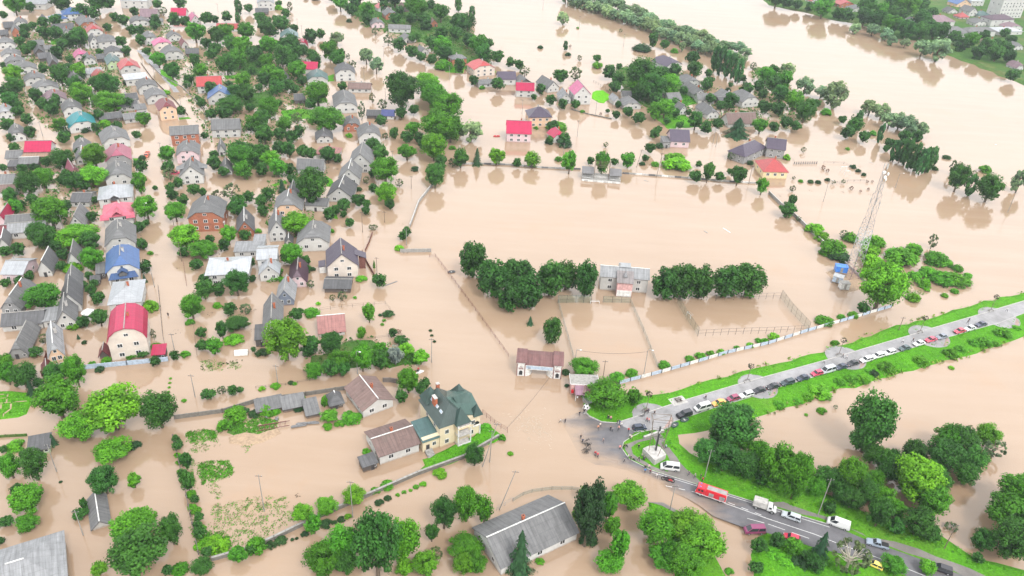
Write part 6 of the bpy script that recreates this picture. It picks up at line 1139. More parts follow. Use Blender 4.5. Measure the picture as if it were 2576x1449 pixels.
for x, y, k, c, l in ((1735, 1268, 'suv', BK, 'black offroad car parked between the white van and the two dinghies'), (1915, 1200, 'van', WH, 'white passenger van parked behind the black offroad car on the promenade'), (2083, 1150, 'sedan', (.75, .38, .08), 'orange-yellow sedan on the promenade, between the white van and a maroon car'),
    (2225, 1105, 'hatch', (.26, .03, .09), 'maroon hatchback on the promenade just right of the orange sedan'), (2358, 1070, 'wagon', WH, 'white car between the maroon hatchback and a black sedan at the second paved circle'), (2488, 1025, 'sedan', BK, 'black sedan on the second paved circle of the promenade'), (1285, 1398, 'hatch', NV, 'dark blue car with a silver roof parked behind the mast monument')): car('22', x, y, PZ, 206 if l[0] != 'd' else 14, k, c, l)
for x, y, k, c, l in ((52, 985, 'sedan', BK, 'black sedan, second of the dark cars right of the second paved circle'), (197, 945, 'wagon', (.02, .04, .05), 'blackish teal estate car in the middle of the promenade row'), (353, 900, 'sedan', NV, 'navy sedan left of the bright crimson car on the promenade'), (495, 853, 'hatch', (.5, .03, .09), 'bright crimson hatchback touching the white-topped people carrier'), (603, 823, 'van', SV, 'silver people carrier with a white roof beside the crimson hatchback'),
    (740, 788, 'sedan', NV, 'navy sedan at the lower rim of the middle paved circle'), (855, 753, 'sedan', BK, 'black sedan at the right rim of the middle paved circle'), (990, 716, 'wagon', WH, 'white estate car, first of three white cars in a row on the promenade'), (1105, 677, 'wagon', WH, 'white car in the middle of three white cars on the promenade'), (1222, 645, 'wagon', WH, 'rightmost of three white cars in a row on the promenade'), (1377, 600, 'sedan', (.05, .08, .09), 'dark grey-green sedan standing alone on the promenade'),
    (1522, 553, 'sedan', WH, 'white sedan left of the red and white car by the fourth paved circle'), (1640, 515, 'sedan', (.5, .05, .1), 'crimson sedan with a pale bonnet at the fourth paved circle'), (1750, 485, 'sedan', (.2, .22, .27), 'grey-blue sedan right of the crimson sedan at the fourth paved circle'), (1930, 428, 'sedan', (.5, .05, .09), 'boxy crimson sedan near the far end of the promenade'), (2035, 402, 'sedan', (.55, .57, .57), 'silver sedan between the boxy crimson car and the last dark car'), (2147, 360, 'sedan', (.05, .055, .1), 'dark blue sedan last in the promenade row')): car('32', x, y, PZ, 206, k, c, l)
car('23', 1590, 350, ZB+.02, 175, 'van', WH, 'white passenger van on the grass beside the mast monument', 'van', 1.0); car('33', 237, 845, ZR, 156, 'wagon', SV, 'silver estate car behind the white canvas truck on the lower road'); car('33', 710, 920, ZB+.02, 155, 'panel', WH, 'white panel van at the roadside below the dark grove', 'van', 1.05)
car('33', 1103, 1120, ZR, 162, 'pickup', (.28, .33, .4), 'silver-blue pickup behind the bare-branched tree on the road', 'pickup'); car('33', 1745, 1370, ZR, 157, 'wagon', BK, 'long black car at the bottom right end of the road', 'car', 1.05); car('23', 2440, 985, ZB, 186, 'van', (.2, .03, .1), 'dark crimson people carrier half in the flood left of the roadside trees'); car('33', 240, 1060, ZB+.04, 160, 'hatch', (.45, .02, .06), 'red car partly hidden by bushes on the lower lane'); car('33', 1080, 1330, ZB, 150, 'hatch', (.75, .6, .12), 'pale yellow car half hidden under the bare-branched tree', 'car', .9)
car('01', 1458, 222, -.35, -65, 'hatch', (.4, .05, .1), 'crimson car half under a tree beside the flooded street'); car('01', 1765, 290, -.3, 20, 'hatch', (.45, .02, .08), 'red car tucked under the white gable house with side dormer'); car('12', -400+640, 900, 0, 0, 'hatch', BK, 'x') if False else None
car('10', 375, 472, -.3, 10, 'sedan', (.04, .08, .2), 'dark blue car in the water before the white grey-green-roofed house')
# fire engine
fe = T('23', 2005, 640, .9); o = root('fire_engine', (fe.x, fe.y, ZR), R(158)); RD = (.55, .012, .03)
mb = MB(); loft(mb, [ring(x, 1.2, .6, z, .1) for x, z in ((1.6, 2.4), (1.75, 2.5), (3.1, 2.5), (3.6, 2.35), (3.85, 1.5), (3.9, .9))], 'paint'); mb.build('cab', o, color=RD)
mb = MB(); mb.box(-3.6, -1.22, .75, 1.55, 1.22, 2.35, 'paint'); mb.build('body', o, color=RD); mb = MB(); mb.box(-3.66, -1.26, .62, 3.7, 1.26, .78, 'frame_white'); mb.build('bumper_strip', o)
mb = MB(); mb.box(-3.5, -.75, 2.35, 1.3, .75, 2.42, 'pale_concrete'); [mb.tube((-3.4, y_, 2.62), (1.2, y_, 2.62), .05, 'steel') for y_ in (-.6, -.1, .4)]; [mb.tube((-3.3+.5*i, -.6, 2.62), (-3.3+.5*i, .4, 2.62), .03, 'steel', n=4) for i in range(10)]; mb.build('ladder', o)
MB().box(-3.4, .8, 2.35, 1.4, 1.1, 2.65, 'red_plastic').build('hose_rail', o)
for y_ in (-1.24, 1.24): 
    for x0, x1, m_ in ((-3.3, -2.0, 'steel'), (-.6, .6, 'steel')): s_ = -1 if y_ < 0 else 1; MB().box(x0, min(y_, y_+s_*.02), .95, x1, max(y_, y_+s_*.02), 2.1, m_).build('locker_shutter', o)
    MB().box(2.0, min(y_*.985, y_), 1.65, 2.55, max(y_*.985, y_*1.0), 2.25, 'glass').box(2.75, min(y_*.985, y_), 1.65, 3.3, max(y_*.985, y_), 2.25, 'glass').build('side_window', o)
mb = MB(); mb.poly([(0, 1, 2, 3)], [(3.88, -1, 1.55), (3.88, 1, 1.55), (3.66, .95, 2.3), (3.66, -.95, 2.3)], 'glass'); mb.build('windshield', o)
for x in (2.6, -2.3): [link('wheel', BWHEEL, o, (x, s*1.05, .5)) for s in (-1, 1)]
for s in (-1, 1): MB().box(-.05, -.16, -.12, .05, .16, .12, 'frame_white').build('headlight', o, (3.93, s*.85, 1.0)); MB().tube((0, 0, 0), (0, 0, .22), .13, 'blue_panel', n=8).build('beacon', o, (2.9, s*.6, 2.5))
thing(o, 'fire engine', label='red fire engine with a ladder on its roof, stopped on the road', mark='red fire engine')
# canvas truck and the flooded street truck
def truck(t, x, y, z, rz, ccol, box, label, sc=1.0):
    c = T(t, x, y, z+1); o = root('truck', (c.x, c.y, z), R(rz)); o.scale = (sc,)*3; mb = MB(); loft(mb, [ring(x_, .98, .5, z_, .08) for x_, z_ in ((.8, 1.95), (1.0, 2.05), (1.9, 2.0), (2.3, 1.25), (2.9, 1.1), (3.0, .7))], 'paint'); mb.build('cab', o, color=ccol)
    if box: MB().box(-2.6, -1.05, .85, .7, 1.05, 2.5, 'pale_concrete', taper=.06).build('canvas_cover', o)
    else: mb = MB(); mb.box(-2.6, -1.05, .8, .7, 1.05, .95, 'old_timber'); [mb.box(*b_, 'paint') for b_ in ((-2.6, -1.05, .95, .7, -.98, 1.5), (-2.6, .98, .95, .7, 1.05, 1.5), (-2.6, -.98, .95, -2.53, .98, 1.5), (.63, -.98, .95, .7, .98, 1.9))]; mb.build('cargo_bed', o, color=ccol)
    mb = MB(); mb.poly([(0, 1, 2, 3)], [(2.29, -.8, 1.3), (2.29, .8, 1.3), (1.97, .75, 1.95), (1.97, -.75, 1.95)], 'glass'); mb.build('windshield', o); [MB().box(1.2, -.005, 1.3, 1.8, .005, 1.85, 'glass').build('side_window', o, (0, s*.985, 0)) for s in (-1, 1)]
    for x_ in (2.1, -1.7): [link('wheel', BWHEEL, o, (x_, s*.9, .45)) for s in (-1, 1)]
    for s in (-1, 1): MB().box(-.04, -.13, -.1, .04, .13, .1, 'frame_white').build('headlight', o, (3.0, s*.7, .85))
    thing(o, 'truck', label=label)
truck('33', -40, 740, ZR, -20, WH, True, 'white truck with a grey canvas box between the fire engine and silver car'); truck('01', 1478, 100, -.35, -78, (.6, .12, .06), False, 'orange-red flatbed truck driving up the flooded street', .9)
# boats
def dinghy(t, x, y, z, rz, m, label, L=2.6): 
    c = T(t, x, y, z+.15); o = root('dinghy', (c.x, c.y, z), R(rz)); mb = MB(); pts = [(L*.5*math.cos(a)*(1 if math.cos(a) > 0 else .92), .62*math.sin(a), .22) for a in [i*6.283/18 for i in range(19)]]; mb.path(pts, .2, m, 8); mb.build('tube', o); MB().prism([(p[0], p[1]) for p in pts[:-1]], .04, .1, 'dark_slate').build('floor', o); MB().box(-.15, -.55, .2, .15, .55, .27, 'pale_concrete').build('seat', o); thing(o, 'boat', label=label)
MT['boat_green'] = simple('boat_green', (.035, .075, .06), .5); dinghy('22', 1638, 1378, ZB, 50, 'boat_green', 'dark green rubber dinghy lying on the grass, the lower left of two'); dinghy('22', 1735, 1328, ZB, 28, 'boat_green', 'dark green rubber dinghy on the grass touching the promenade edge'); dinghy('23', 1797, 828, .45, -62, 'frame_white', 'white inflatable boat pulled up on the muddy roadside', 4.0); dinghy('11', 1965, 1287, 0, 20, 'dark_slate', 'small black inflatable boat adrift beside the diagonal railing'); dinghy('10', 2420, 1370, 0, 15, 'red_plastic', 'small red boat moored left of the large wide crimson roof', 3.2)
MB_ = T('12', 1630, 845, .2); o = root('jet_ski', (MB_.x, MB_.y, 0), R(22)); mb = MB(); loft(mb, [ring(x_, w_, -.1, z_, .05) for x_, w_, z_ in ((-1.7, .62, .4), (-.6, .7, .5), (.6, .62, .5), (1.4, .35, .42), (1.8, .08, .35))], 'frame_white'); mb.build('hull', o); MB().box(-1.2, -.22, .5, .3, .22, .85, 'black', taper=.05).build('seat', o); MB().box(-1.5, -.5, .4, -.6, .5, .62, 'red_plastic').build('deck_pad', o); MB().tube((.5, 0, .5), (.4, 0, 1.05), .06, 'black').tube((.4, -.4, 1.05), (.4, .4, 1.05), .04, 'black').build('handlebar', o); thing(o, 'jet ski', label='white and red jet ski crossing the flood beside the bungalow trees')
# ---------------------------------------------------------------- people
def body_mesh(kind):
    V = [(0, 0, .95), (0, 0, 1.2), (0, 0, 1.42), (0, 0, 1.52), (0, .01, 1.6), (0, .015, 1.72)]; E = [(0, 1), (1, 2), (2, 3), (3, 4), (4, 5)]; Rr = [.15, .15, .15, .055, .085, .09]
    def add(p, r, par): V.append(p); Rr.append(r); E.append((par, len(V)-1)); return len(V)-1
    st = {'stand': (0, 0, 0), 'walk': (.3, -.28, .3), 'bike': (.28, .1, .5), 'sit': (.42, .42, .3)}[kind]
    for s, ls in ((-1, st[0]), (1, st[1])):
        a = add((s*.1, 0, .9), .1, 0)
        if kind == 'sit': k_ = add((s*.12, .42, .92), .075, a); f = add((s*.12, .45, .5), .05, k_); add((s*.12, .58, .48), .045, f)
        else: k_ = add((s*.11, ls*.6+(.05 if ls > 0 else 0), .5), .07, a); f = add((s*.11, ls, .08), .045, k_); add((s*.11, ls+.15, .05), .04, f)
        sh = add((s*.2, 0, 1.42), .07, 2); ar = (-ls*.5 if kind == 'walk' else st[2]*.6); el = add((s*.26, ar*.6-.02, 1.15), .05, sh); w = add((s*.25, ar+.08, .93 if kind in ('stand', 'walk') else 1.05), .034, el); pm = add((s*.25, ar+.1, .87 if kind in ('stand', 'walk') else 1.03), .034, w)
        for i in range(4): f1 = add((s*(.25+.004*i), ar+.08+.02*i, .81 if kind in ('stand', 'walk') else 1.0), .011, pm); add((s*.245, ar+.09+.02*i, .765+.008*abs(i-1.5)), .009, f1)
        add((s*.215, ar+.15, .85 if kind in ('stand', 'walk') else 1.03), .012, pm)
    me = bpy.data.meshes.new('figure'); me.from_pydata([Vector(v_) for v_ in V], E, []); ob = bpy.data.objects.new('figure', me); COL.objects.link(ob); md = ob.modifiers.new('s', 'SKIN'); md.use_smooth_shade = True
    for i, v_ in enumerate(me.skin_vertices[0].data): v_.radius = (Rr[i]*(1.25 if i in (1, 2) else 1), Rr[i]); v_.use_root = i == 0
    sb = ob.modifiers.new('u', 'SUBSURF'); sb.levels = 1; dg = bpy.context.evaluated_depsgraph_get(); out = bpy.data.meshes.new_from_object(ob.evaluated_get(dg)); bpy.data.objects.remove(ob); out.materials.clear()
    for m_ in ('cloth', 'trousers', 'skin', 'hair', 'black'): out.materials.append(MT[m_])
    for p in out.polygons: z = p.center.z; x = abs(p.center.x); p.material_index = 3 if z > 1.69 or (z > 1.58 and p.center.y < -.03 and x < .12) else 2 if z > 1.47 and x < .14 else 4 if z < .12 and kind != 'sit' else 2 if x > .2 and z < 1.0 and kind != 'sit' else 0 if z > .97 else 1
    return out
BODY = {k: body_mesh(k) for k in ('stand', 'walk', 'bike', 'sit')}
def person(t, x, y, z, rz, kind, col, label): c = T(t, x, y, z); o = link('person', BODY[kind], None, (c.x, c.y, z-(.45 if kind == 'sit' else 0)), R(rz), col); thing(o, 'person', tp(t, x, y-25), label=label); return o
DK, RD_, BL, WT, PKc = (.02, .02, .025), (.4, .02, .04), (.03, .18, .45), (.55, .55, .55), (.65, .25, .25)
for t, x, y, z, rz, k, c, l in (('22', 678, 1285, .15, 200, 'stand', DK, 'person in black standing at the water edge left of the football statue'), ('22', 722, 1262, .3, 120, 'walk', DK, 'person in dark clothes left of the football statue foot'), ('22', 750, 1256, .3, 160, 'walk', (.3, .12, .1), 'person in brown touching the football statue'), ('22', 968, 1310, ZB, 160, 'sit', DK, 'person in black seated on the grass under the kiosk trees'), ('22', 992, 1318, ZB, 190, 'sit', (.5, .2, .25), 'person in pink seated on the grass under the kiosk trees'),
  ('22', 1058, 1368, ZB, 90, 'stand', DK, 'person in black at the kerb where the square meets the promenade'), ('22', 1080, 1372, ZB, 120, 'stand', (.04, .05, .2), 'person in navy at the kerb where the square meets the promenade'), ('22', 1098, 1398, .63, 200, 'walk', WT, 'person in white and black walking off the promenade onto the square'), ('22', 885, 1400, .5, 210, 'walk', (.6, .5, .45), 'person in beige on the dark square below the kerb'), ('22', 865, 1425, .5, 180, 'walk', (.55, .25, .15), 'person in orange-brown on the dark square below the kerb'), ('22', 990, 1435, .55, 30, 'stand', DK, 'person in black with a pack in the middle of the dark square'), ('22', 1010, 1445, .55, 60, 'stand', (.2, .2, .22), 'person in grey with a pack in the middle of the dark square'), ('22', 1072, 1430, .6, 120, 'walk', (.6, .3, .25), 'person in salmon pink walking toward the promenade'),
  ('22', 1335, 1270, PZ, 40, 'stand', DK, 'person in black leaning at the first paved circle, left of the group'), ('22', 1355, 1262, PZ, 170, 'walk', DK, 'person in black in the middle of the group at the first paved circle'), ('22', 1372, 1255, PZ, 230, 'stand', (.05, .05, .09), 'person in dark blue on the right of the group at the first paved circle'), ('22', 1430, 1278, PZ, 200, 'walk', DK, 'person in black walking alone across the first paved circle'), ('22', 1355, 1345, PZ, 210, 'walk', (.3, .04, .06), 'person in dark red crossing the first paved circle'), ('22', 1375, 1352, PZ, 210, 'walk', PKc, 'person in pink crossing the first paved circle'), ('23', 1170, 2, PZ, 150, 'walk', RD_, 'person in bright red left of the dark blue car'), ('22', 1935, 1118, PZ, 26, 'walk', WT, 'person in white and grey walking on the promenade near the white van'), ('22', 1945, 1122, PZ, 26, 'walk', DK, 'person in dark clothes walking beside the white-clad one near the van'),
  ('22', 533, 1358, .02, 40, 'stand', DK, 'person in black knee deep at the left tip of the square'), ('22', 485, 1358, 0, 80, 'walk', WT, 'person in white wading at the left tip of the square'), ('23', 690, 72, .1, 10, 'stand', DK, 'person in black on the square above the heap of bicycles'), ('23', 708, 110, .05, 10, 'stand', (.05, .06, .1), 'person in dark blue right above the heap of bicycles'), ('23', 915, 108, .3, 190, 'walk', (.2, .16, .16), 'person in grey-brown walking alone in the middle of the wet square'), ('23', 1083, 178, .4, 190, 'stand', PKc, 'person in a pink shirt at the kerb of the grass island'), ('23', 1128, 165, ZB, 240, 'stand', DK, 'person in black on the kerb of the grass island'), ('23', 1145, 150, ZB, 260, 'sit', DK, 'person in black sitting at the tip of the grass island'),
  ('23', 1185, 65, ZB, 150, 'stand', WT, 'person in white at the top corner of the grass island'), ('23', 1198, 78, ZB, 210, 'walk', (.6, .45, .42), 'person in pale pink at the top corner of the grass island'), ('23', 1272, 168, ZB, 0, 'stand', DK, 'person in black standing alone on the grass island'), ('23', 1383, 30, ZB, 20, 'stand', (.03, .05, .03), 'person in dark green behind the mast of the monument'), ('23', 1545, 168, ZB, 100, 'walk', (.45, .55, .65), 'person in pale blue on the path right of the monument'), ('23', 1167, 268, ZB, 250, 'stand', WT, 'person in a white shirt by the kerb below the grass island'), ('23', 1193, 280, ZB, 240, 'stand', DK, 'person in black by the kerb, second from the left of three'), ('23', 1218, 288, ZB, 270, 'sit', DK, 'person in black crouching by the kerb, right of three'), ('23', 1273, 292, ZB, 30, 'walk', DK, 'person in black on the grass left of the monument plinth'), ('23', 1305, 250, ZB, 300, 'sit', (.25, .27, .22), 'person in grey-green sitting against the monument plinth'), ('23', 1325, 285, ZB, 300, 'stand', (.1, .1, .12), 'person in charcoal standing against the monument plinth'),
  ('23', 1337, 362, ZB, 200, 'sit', DK, 'person in black sitting on the kerb below the monument'), ('23', 1375, 358, ZB, 200, 'sit', (.5, .4, .35), 'person in beige sitting on the kerb below the monument'), ('23', 1335, 412, .5, 180, 'stand', BL, 'person in a bright blue jacket on the road kerb'), ('23', 1387, 422, .6, 200, 'stand', (.15, .03, .05), 'person in maroon on the road kerb right of the blue jacket'), ('23', 1452, 462, .6, 200, 'walk', WT, 'person in a white shirt walking on the road left of the motorcycle'), ('23', 1777, 438, ZB, 100, 'walk', (.1, .1, .14), 'person in dark grey on the path end above the fire engine'), ('23', 1838, 462, ZB, 100, 'walk', (.3, .3, .28), 'person in pale grey on the verge above the fire engine'), ('23', 1895, 468, ZB, 100, 'stand', (.03, .05, .03), 'person in black-green beside the pole behind the fire engine'), ('23', 1127, 310, .08, 90, 'walk', (.1, .12, .14), 'person in grey wading at the rim of the wet road'), ('23', 1915, 500, ZB, 120, 'stand', RD_, 'person in red at the front of the fire engine'),
  ('32', 748, 703, PZ, 60, 'walk', DK, 'person in black at the middle paved circle lamp'), ('32', 785, 718, PZ, 30, 'walk', WT, 'person in white at the middle paved circle'), ('32', 1350, 555, PZ, 30, 'walk', (.6, .6, .6), 'person in pale grey walking left of the fourth paved circle'), ('32', 1453, 543, PZ, 200, 'walk', DK, 'person in black walking left of the fourth paved circle'), ('32', 2003, 362, PZ, 200, 'walk', DK, 'person in black, the left of two walking at the promenade far end'), ('32', 2018, 338, PZ, 200, 'walk', (.06, .07, .12), 'person in navy, the right of two walking at the promenade far end'), ('32', 2398, 238, PZ, 30, 'walk', WT, 'person in white on the last paved circle'), ('32', 560, 762, PZ, 30, 'walk', (.5, .5, .5), 'person in grey walking below the middle paved circle'), ('33', 1640, 1385, ZR, 150, 'stand', (.3, .36, .42), 'person in pale blue at the front of the long black car'), ('02', 1695, 290, -.4, 0, 'stand', DK, 'person in black wading along the flooded street'), ('12', 1635, 830, .1, 22, 'sit', (.5, .05, .05), 'rider in red on the jet ski')): person(t, x, y, z, rz, k, c, l)
# bicycles, motorbikes
def bike_mesh(big):
    mb = MB(); wr = .34
    for x in (-.52, .52):
        for i in range(14): a, b = i*6.283/14, (i+1)*6.283/14; mb.tube((x+wr*math.cos(a), 0, wr+wr*math.sin(a)), (x+wr*math.cos(b), 0, wr+wr*math.sin(b)), .035 if not big else .08, 'tyre', n=5)
    f = MB(); m_ = 'paint'
    for a, b in (((-.52, 0, .34), (-.15, 0, .8)), ((-.15, 0, .8), (.42, 0, .85)), ((.42, 0, .9), (.52, 0, .34)), ((-.05, 0, .32), (.42, 0, .8)), ((-.05, 0, .32), (-.15, 0, .85)), ((-.52, 0, .34), (-.05, 0, .32))): f.tube(a, b, .028 if not big else .07, m_, n=5)
    if big: f.box(-.35, -.16, .35, .25, .16, .8, 'paint', taper=.04).box(-.75, -.12, .78, -.1, .12, .9, 'black')
    f.tube((.4, -.28, 1.0), (.4, .28, 1.0), .025, 'black', n=5); s = MB().box(-.3, -.08, .86, -.04, .08, .93, 'black'); return mb.mesh('wheels'), f.mesh('frame'), s.mesh('saddle')
BM_ = {b: bike_mesh(b) for b in (0, 1)}
def bike(t, x, y, z, rz, col, label, big=0, lay=0, group=None):
    c = T(t, x, y, z); r = root('motorcycle' if big else 'bicycle', (c.x, c.y, z+(.1 if lay else 0)), R(rz)); r.rotation_euler[0] = R(78) if lay else R(6); r.scale = (1.35,)*3 if big else (1,)*3
    for n, me in zip(('wheel_pair', 'frame', 'saddle'), BM_[big]): link(n, me, r, color=col)
    thing(r, 'motorcycle' if big else 'bicycle', tp(t, x, y), label=label, group=group)
for i in range(9): bike('23', 715+random.uniform(0, 60), 95+i*15, .12, random.uniform(0, 180), (.02, .02, .02), 'black bicycle in the heap of bicycles standing on the wet square', 0, i % 2, 'bicycle heap on the wet square')
for (x, y, c, l) in ((835, 235, RD_, 'person in red and white astride a bicycle, left of two cyclists on the square'), (860, 250, (.55, .08, .1), 'person in red astride a bicycle, right of two cyclists on the square')): person('23', x, y, .12, 190, 'bike', c, l); bike('23', x, y, .1, 280, (.5, .5, .5), l.replace('person in red and white astride a bicycle', 'bicycle under the cyclist in red and white').replace('person in red astride a bicycle', 'bicycle under the cyclist in red'))
bike('23', 1545, 490, .62, 160, (.03, .03, .04), 'dark motorcycle on the road, left of two', 1); bike('23', 1585, 500, .62, 160, (.4, .03, .04), 'red-tailed motorcycle on the road, right of two', 1); bike('22', 1300, 1278, PZ, 20, (.03, .03, .03), 'black bicycle lying at the first paved circle', 0, 1); bike('23', 1310, 262, ZB, 60, (.03, .03, .03), 'bicycle lying against the monument plinth', 0, 1); bike('23', 1118, 160, ZB, 70, (.03, .03, .03), 'bicycle standing at the tip of the grass island')
# street trees, benches and bins on the promenade
def lamp_tree(x, y, h, label, t='P'):
    c = T(t, x, y, ZB); r = root('street_tree', c); MB().tube((0, 0, -.2), (.15, .1, h), .1, 'wood_pole', .05).tube((.1, .05, h*.7), (.7, .2, h*1.1), .04, 'wood_pole', .02).tube((.1, .05, h*.75), (-.5, -.2, h*1.15), .04, 'wood_pole', .02).build('trunk', r); o = link('crown', CROWNS['sparse'][0], r, (.1, .05, h*.8), random.random()*6, (.03, .04, .025)); o.scale = (2.2, 2.2, 2.0); thing(r, 'street tree', PJ(c+Vector((0, 0, 3))), label=label)
def bench(x, y, rz, label, t='P'):
    c = T(t, x, y, ZB+.05); r = root('park_bench', c, R(rz)); mb = MB(); n = 8; arc = [(1.7*math.sin(R(-50+100*i/n)), 1.7*math.cos(R(-50+100*i/n))-1.3) for i in range(n+1)]; arc2 = [(a*.75, b*.75-.1) for a, b in arc[::-1]]; mb.prism(arc+arc2, .38, .46, 'old_timber'); mb.build('seat', r); [MB().box(-.06, -.2, 0, .06, .2, .38, 'concrete').build('leg', r, (a, b, 0)) for a, b in ((-1.0, -.5), (0, .1), (1.0, -.5))]; thing(r, 'bench', PJ(c), label=label)
for i, (x, y, nth) in enumerate(((1626, 1028, 'first'), (1880, 955, 'second'), (2111, 889, 'middle'), (2315, 832, 'fourth'), (2493, 778, 'last'))): lamp_tree(x, y, 5.2, f'thin dark street tree at the {nth} paved circle of the promenade'); bench(x-3, y+4, 26, f'curved bench under the thin street tree at the {nth} paved circle')
c = T('22', 1672, 1135, ZB); o = root('picnic_table', c, R(26)); MB().box(-2.4, -1.6, -.3, 2.4, 1.6, .05, 'pale_concrete').build('slab', o); MB().box(-.9, -.35, .7, .9, .35, .78, 'old_timber').build('table_top', o); [MB().box(-.9, s-.15, .4, .9, s+.15, .46, 'old_timber').build('seat', o) for s in (-.75, .75)]; [MB().box(s-.06, -.7, .05, s+.06, .7, .7, 'old_timber').build('leg', o) for s in (-.6, .6)]; thing(o, 'picnic table', label='dark picnic table on a concrete slab above the promenade')
# wreckage in the flooded garden: each fallen roof frame and board its own thing
c = T('12', 170, 1390, .3); o = root('roof_truss', c, R(20)); mb = MB()
for i in range(6): x = -3.5+i*1.3; mb.tube((x, -.9, 0), (x+.3, 0, 1.1), .07, 'rust_brown', n=4).tube((x+.3, 0, 1.1), (x+.5, .9, .1), .07, 'rust_brown', n=4)
mb.tube((-3.5, 0, 1.05), (3.6, 0, 1.0), .06, 'rust_brown', n=4); mb.build('rafters', o); MB().tube((-4, -.9, .05), (4.2, -.8, .05), .08, 'rust_brown', n=4).tube((-3.8, .9, .05), (4.4, 1.0, .05), .08, 'rust_brown', n=4).build('sill_beam', o); thing(o, 'wreckage', label='collapsed reddish roof frame lying in front of the ruined slate sheds')
for x, y, L, rz, l in ((520, 1360, 6, 12, 'stack of grey boards in the mud right of the collapsed roof frame'), (430, 1385, 4, 20, 'loose grey plank in the mud below the stack of boards'), (115, 1285, 1.6, 70, 'pale board leaning against the leftmost ruined shed'), (205, 1315, 1.6, 100, 'pale board leaning between the ruined sheds')): c = T('12', x, y, .25); o = MB().box(-L/2, -.5, 0, L/2, -.1, .12, 'slate_old').box(-L/2+.3, .0, .02, L/2-.2, .35, .2, 'old_timber').box(-L/2, -.3, .2, L/2-.8, .2, .3, 'slate_old', .08).build('plank_pile', loc=c, rz=R(rz)); thing(o, 'boards', label=l)
for t, x, y, L, rz, m_, l in (('31', 2290, 5, 1.2, 20, 'frame_white', 'tiny pale drifting plank'), ('21', 2160, 870, 4.5, -60, 'frame_white', 'white plank floating in the middle of the stadium field'), ('21', 1950, 885, 2, -55, 'concrete', 'grey plank floating left of the white plank on the field'), ('11', 1360, 1405, 5, 42, 'slate_old', 'grey raft of planks beside the round tree near the railing'), ('31', 1040, 190, 2, -30, 'pale_concrete', 'pale log floating by the far garden fence'), ('21', 1350, 372, 2.2, -30, 'concrete', 'grey board floating below the painted wall')):
    c = T(t, x, y); o = MB().box(-L/2, -.18, -.1, L/2, .18, .1, m_).box(-L/2+.1, .2, -.1, L/2-.3, .32, .06, m_).build('drifting_plank', loc=c, rz=R(rz)); thing(o, 'plank', label=l)
c = T('11', 1190, 1245); o = MB().tube((0, 0, -.3), (0, 0, 1.0), .5, 'leaf' if False else 'garden', .35, 10).tube((0, 0, 1.0), (0, 0, 3.2), .5, 'garden', .05, 10).build('cypress', loc=c); c = None
thing(o, 'cypress', label='small dark pointed cypress by the brown fence of the cream house')
# ---------------------------------------------------------------- vegetable rows, flow marks
scatter('vegetable_rows', [[(503, 922), (615, 903), (617, 911), (505, 931)]], 1.2, .25, .3, (.03, .07, .02), 0, .3, .5)
scatter('floating_debris', [[(20, 60), (480, 60), (900, 300), (1050, 640), (1000, 900), (480, 900), (20, 640)], [(640, 1120), (900, 1180), (700, 1330), (520, 1380)], [(1960, 400), (2200, 410), (2230, 500), (1960, 500)], [(1120, 100), (1480, 60), (1640, 300), (1300, 320)]], .0035, .35, .08, (.09, .07, .05), .01, 1.4, 3)
# broken water where the flow pours round the corner of the square
MT['foam'] = simple('foam', (.36, .29, .22), .6); fb = MB(); rs = random.Random(3)
for i in range(240):
    u, v2 = rs.gauss(0, 1), rs.gauss(0, 1); c = T('P', 1340+u*24+v2*10, 1072+v2*22, .012+i*.0001); L = rs.uniform(.2, 1.5); w = rs.uniform(.02, .1); a = R(rs.choice((-70, -60, -20, 15, 60))+rs.uniform(-15, 15)); ca, sa = math.cos(a), math.sin(a)
    fb.poly([(0, 1, 2, 3, 4, 5)], [(c.x+x*ca-y*sa, c.y+x*sa+y*ca, c.z) for x, y in ((-L/2, 0), (-L*.2, -w), (L*.25, -w*.7), (L/2, w*.1), (L*.2, w), (-L*.25, w*.6))], 'foam')
struct(fb.build('water_foam'), 'stuff')
# ---------------------------------------------------------------- haze
if HAZE > 0:
    m = bpy.data.materials.new('haze'); m.use_nodes = True; nt = m.node_tree; nt.nodes.clear(); o_ = nt.nodes.new('ShaderNodeOutputMaterial'); v_ = nt.nodes.new('ShaderNodeVolumePrincipled'); v_.inputs['Color'].default_value = (.86, .94, 1, 1); v_.inputs['Density'].default_value = HAZE; v_.inputs['Anisotropy'].default_value = .2; nt.links.new(v_.outputs[0], o_.inputs['Volume'])
    MT['haze_'] = m; struct(MB().box(-1490, -95, -1.5, 1790, 2590, 152, 'haze_').build('haze'), 'stuff')
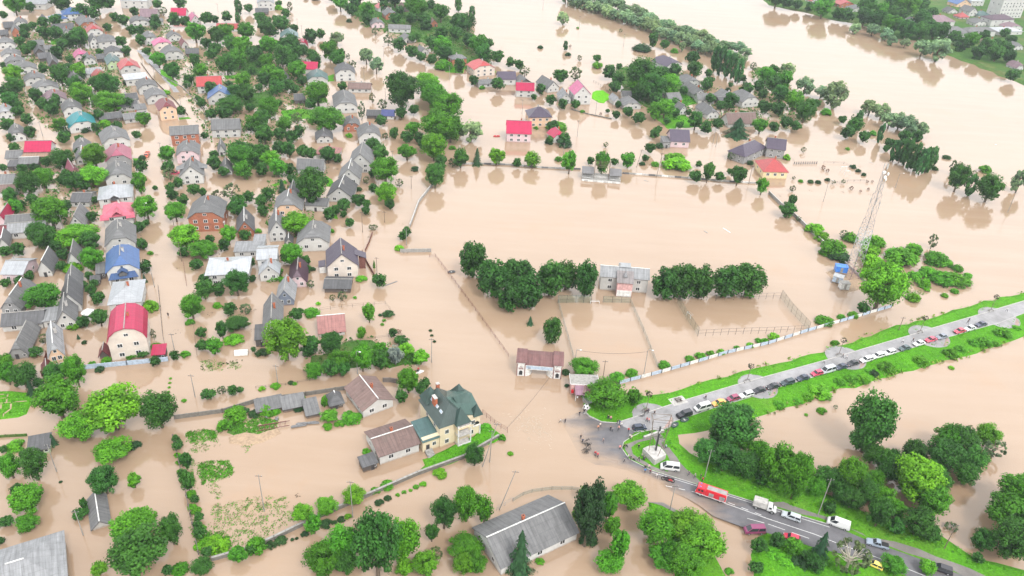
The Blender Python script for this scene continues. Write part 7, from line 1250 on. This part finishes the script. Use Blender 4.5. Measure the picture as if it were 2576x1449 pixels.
# ---------------------------------------------------------------- words for what nobody named above: nearest of its look on one side of a landmark
def side(p, q):
    dx, dy = p[0]-q[0], (p[1]-q[1])*1.4
    return ('right of' if dx > 0 else 'left of') if abs(dx) > abs(dy) else ('in front of' if dy > 0 else 'behind')
ORD = ['the nearest one', 'second nearest', 'third nearest', 'fourth nearest', 'fifth nearest', 'sixth nearest', 'seventh nearest', 'eighth nearest', 'ninth nearest', 'tenth nearest']
byd = {}
for th in THINGS:
    if not th[3]: byd.setdefault(th[2], []).append(th)
allp = {}
for th in THINGS: allp.setdefault(th[2], []).append(th[1])
GRP = {'house': 'houses of the flooded town', 'shed': 'sheds and outbuildings', 'tree': 'trees in the flood', 'bush': 'bushes in the flood', 'willow': 'willows', 'poplar': 'poplars'}; FAR = {}
for d, L in byd.items():
    for th in L:
        cand = sorted(LANDS, key=lambda q: math.dist(q[1], th[1]))[:24]; best = None
        for nm_, q in cand:
            dist = math.dist(q, th[1])
            if dist < 6: continue
            s = side(th[1], q); rank = sum(1 for o in L if o is not th and side(o[1], q) == s and math.dist(o[1], q) < dist); sc_ = rank*60+dist
            if len(f'{d} {ORD[min(rank, 9)]} {s} the {nm_}'.split()) > 16: continue
            if rank < len(ORD) and (best is None or sc_ < best[0]): best = (sc_, rank, s, nm_)
        if best: lab = f'{d}, {ORD[best[1]]} {best[2]} the {best[3]}'
        else:
            FAR.setdefault(d, []).append(th); continue
        w = lab.replace(',', ' ').split()
        if len(w) > 16: lab = f'{d}, {ORD[best[1]].replace("the nearest one", "nearest")} {best[2]} {best[3]}'; 
        th[3] = lab; th[0]['label'] = lab
        th[0]['group'] = th[0].get('group') or {'house': 'houses of the flooded town', 'shed': 'sheds and outbuildings', 'tree': 'trees in the flood', 'bush': 'bushes in the flood', 'willow': 'willows', 'poplar': 'poplars', 'utility pole': 'utility poles', 'street lamp': 'street lamps', 'young tree': 'young trees', 'spruce': 'spruces', 'conifer': 'conifers'}.get(th[0]['category'], th[0]['category']+'s')
NTH = ['leftmost', 'second from the left', 'third from the left', 'fourth from the left', 'fifth from the left', 'sixth from the left', 'seventh from the left', 'eighth from the left', 'ninth from the left', 'tenth from the left', 'eleventh from the left', 'twelfth from the left', 'thirteenth from the left']
for d, L in FAR.items():
    L.sort(key=lambda q: q[1][0])
    for i, th in enumerate(L): th[3] = f'{d} in the hazy far distance, {NTH[min(i, 12)]}'; th[0]['label'] = th[3]; th[0]['group'] = GRP.get(th[0]['category'], th[0]['category']+'s')
for th in THINGS:
    c_ = th[0]['category']
    if 'group' not in th[0]:
        g_ = {'car': 'parked cars', 'person': 'onlookers', 'fence': 'fences', 'wall': 'walls', 'bench': 'promenade benches', 'street tree': 'promenade street trees', 'boat': 'boats', 'house': 'houses of the flooded town', 'shed': 'sheds and outbuildings'}.get(c_)
        if g_: th[0]['group'] = g_
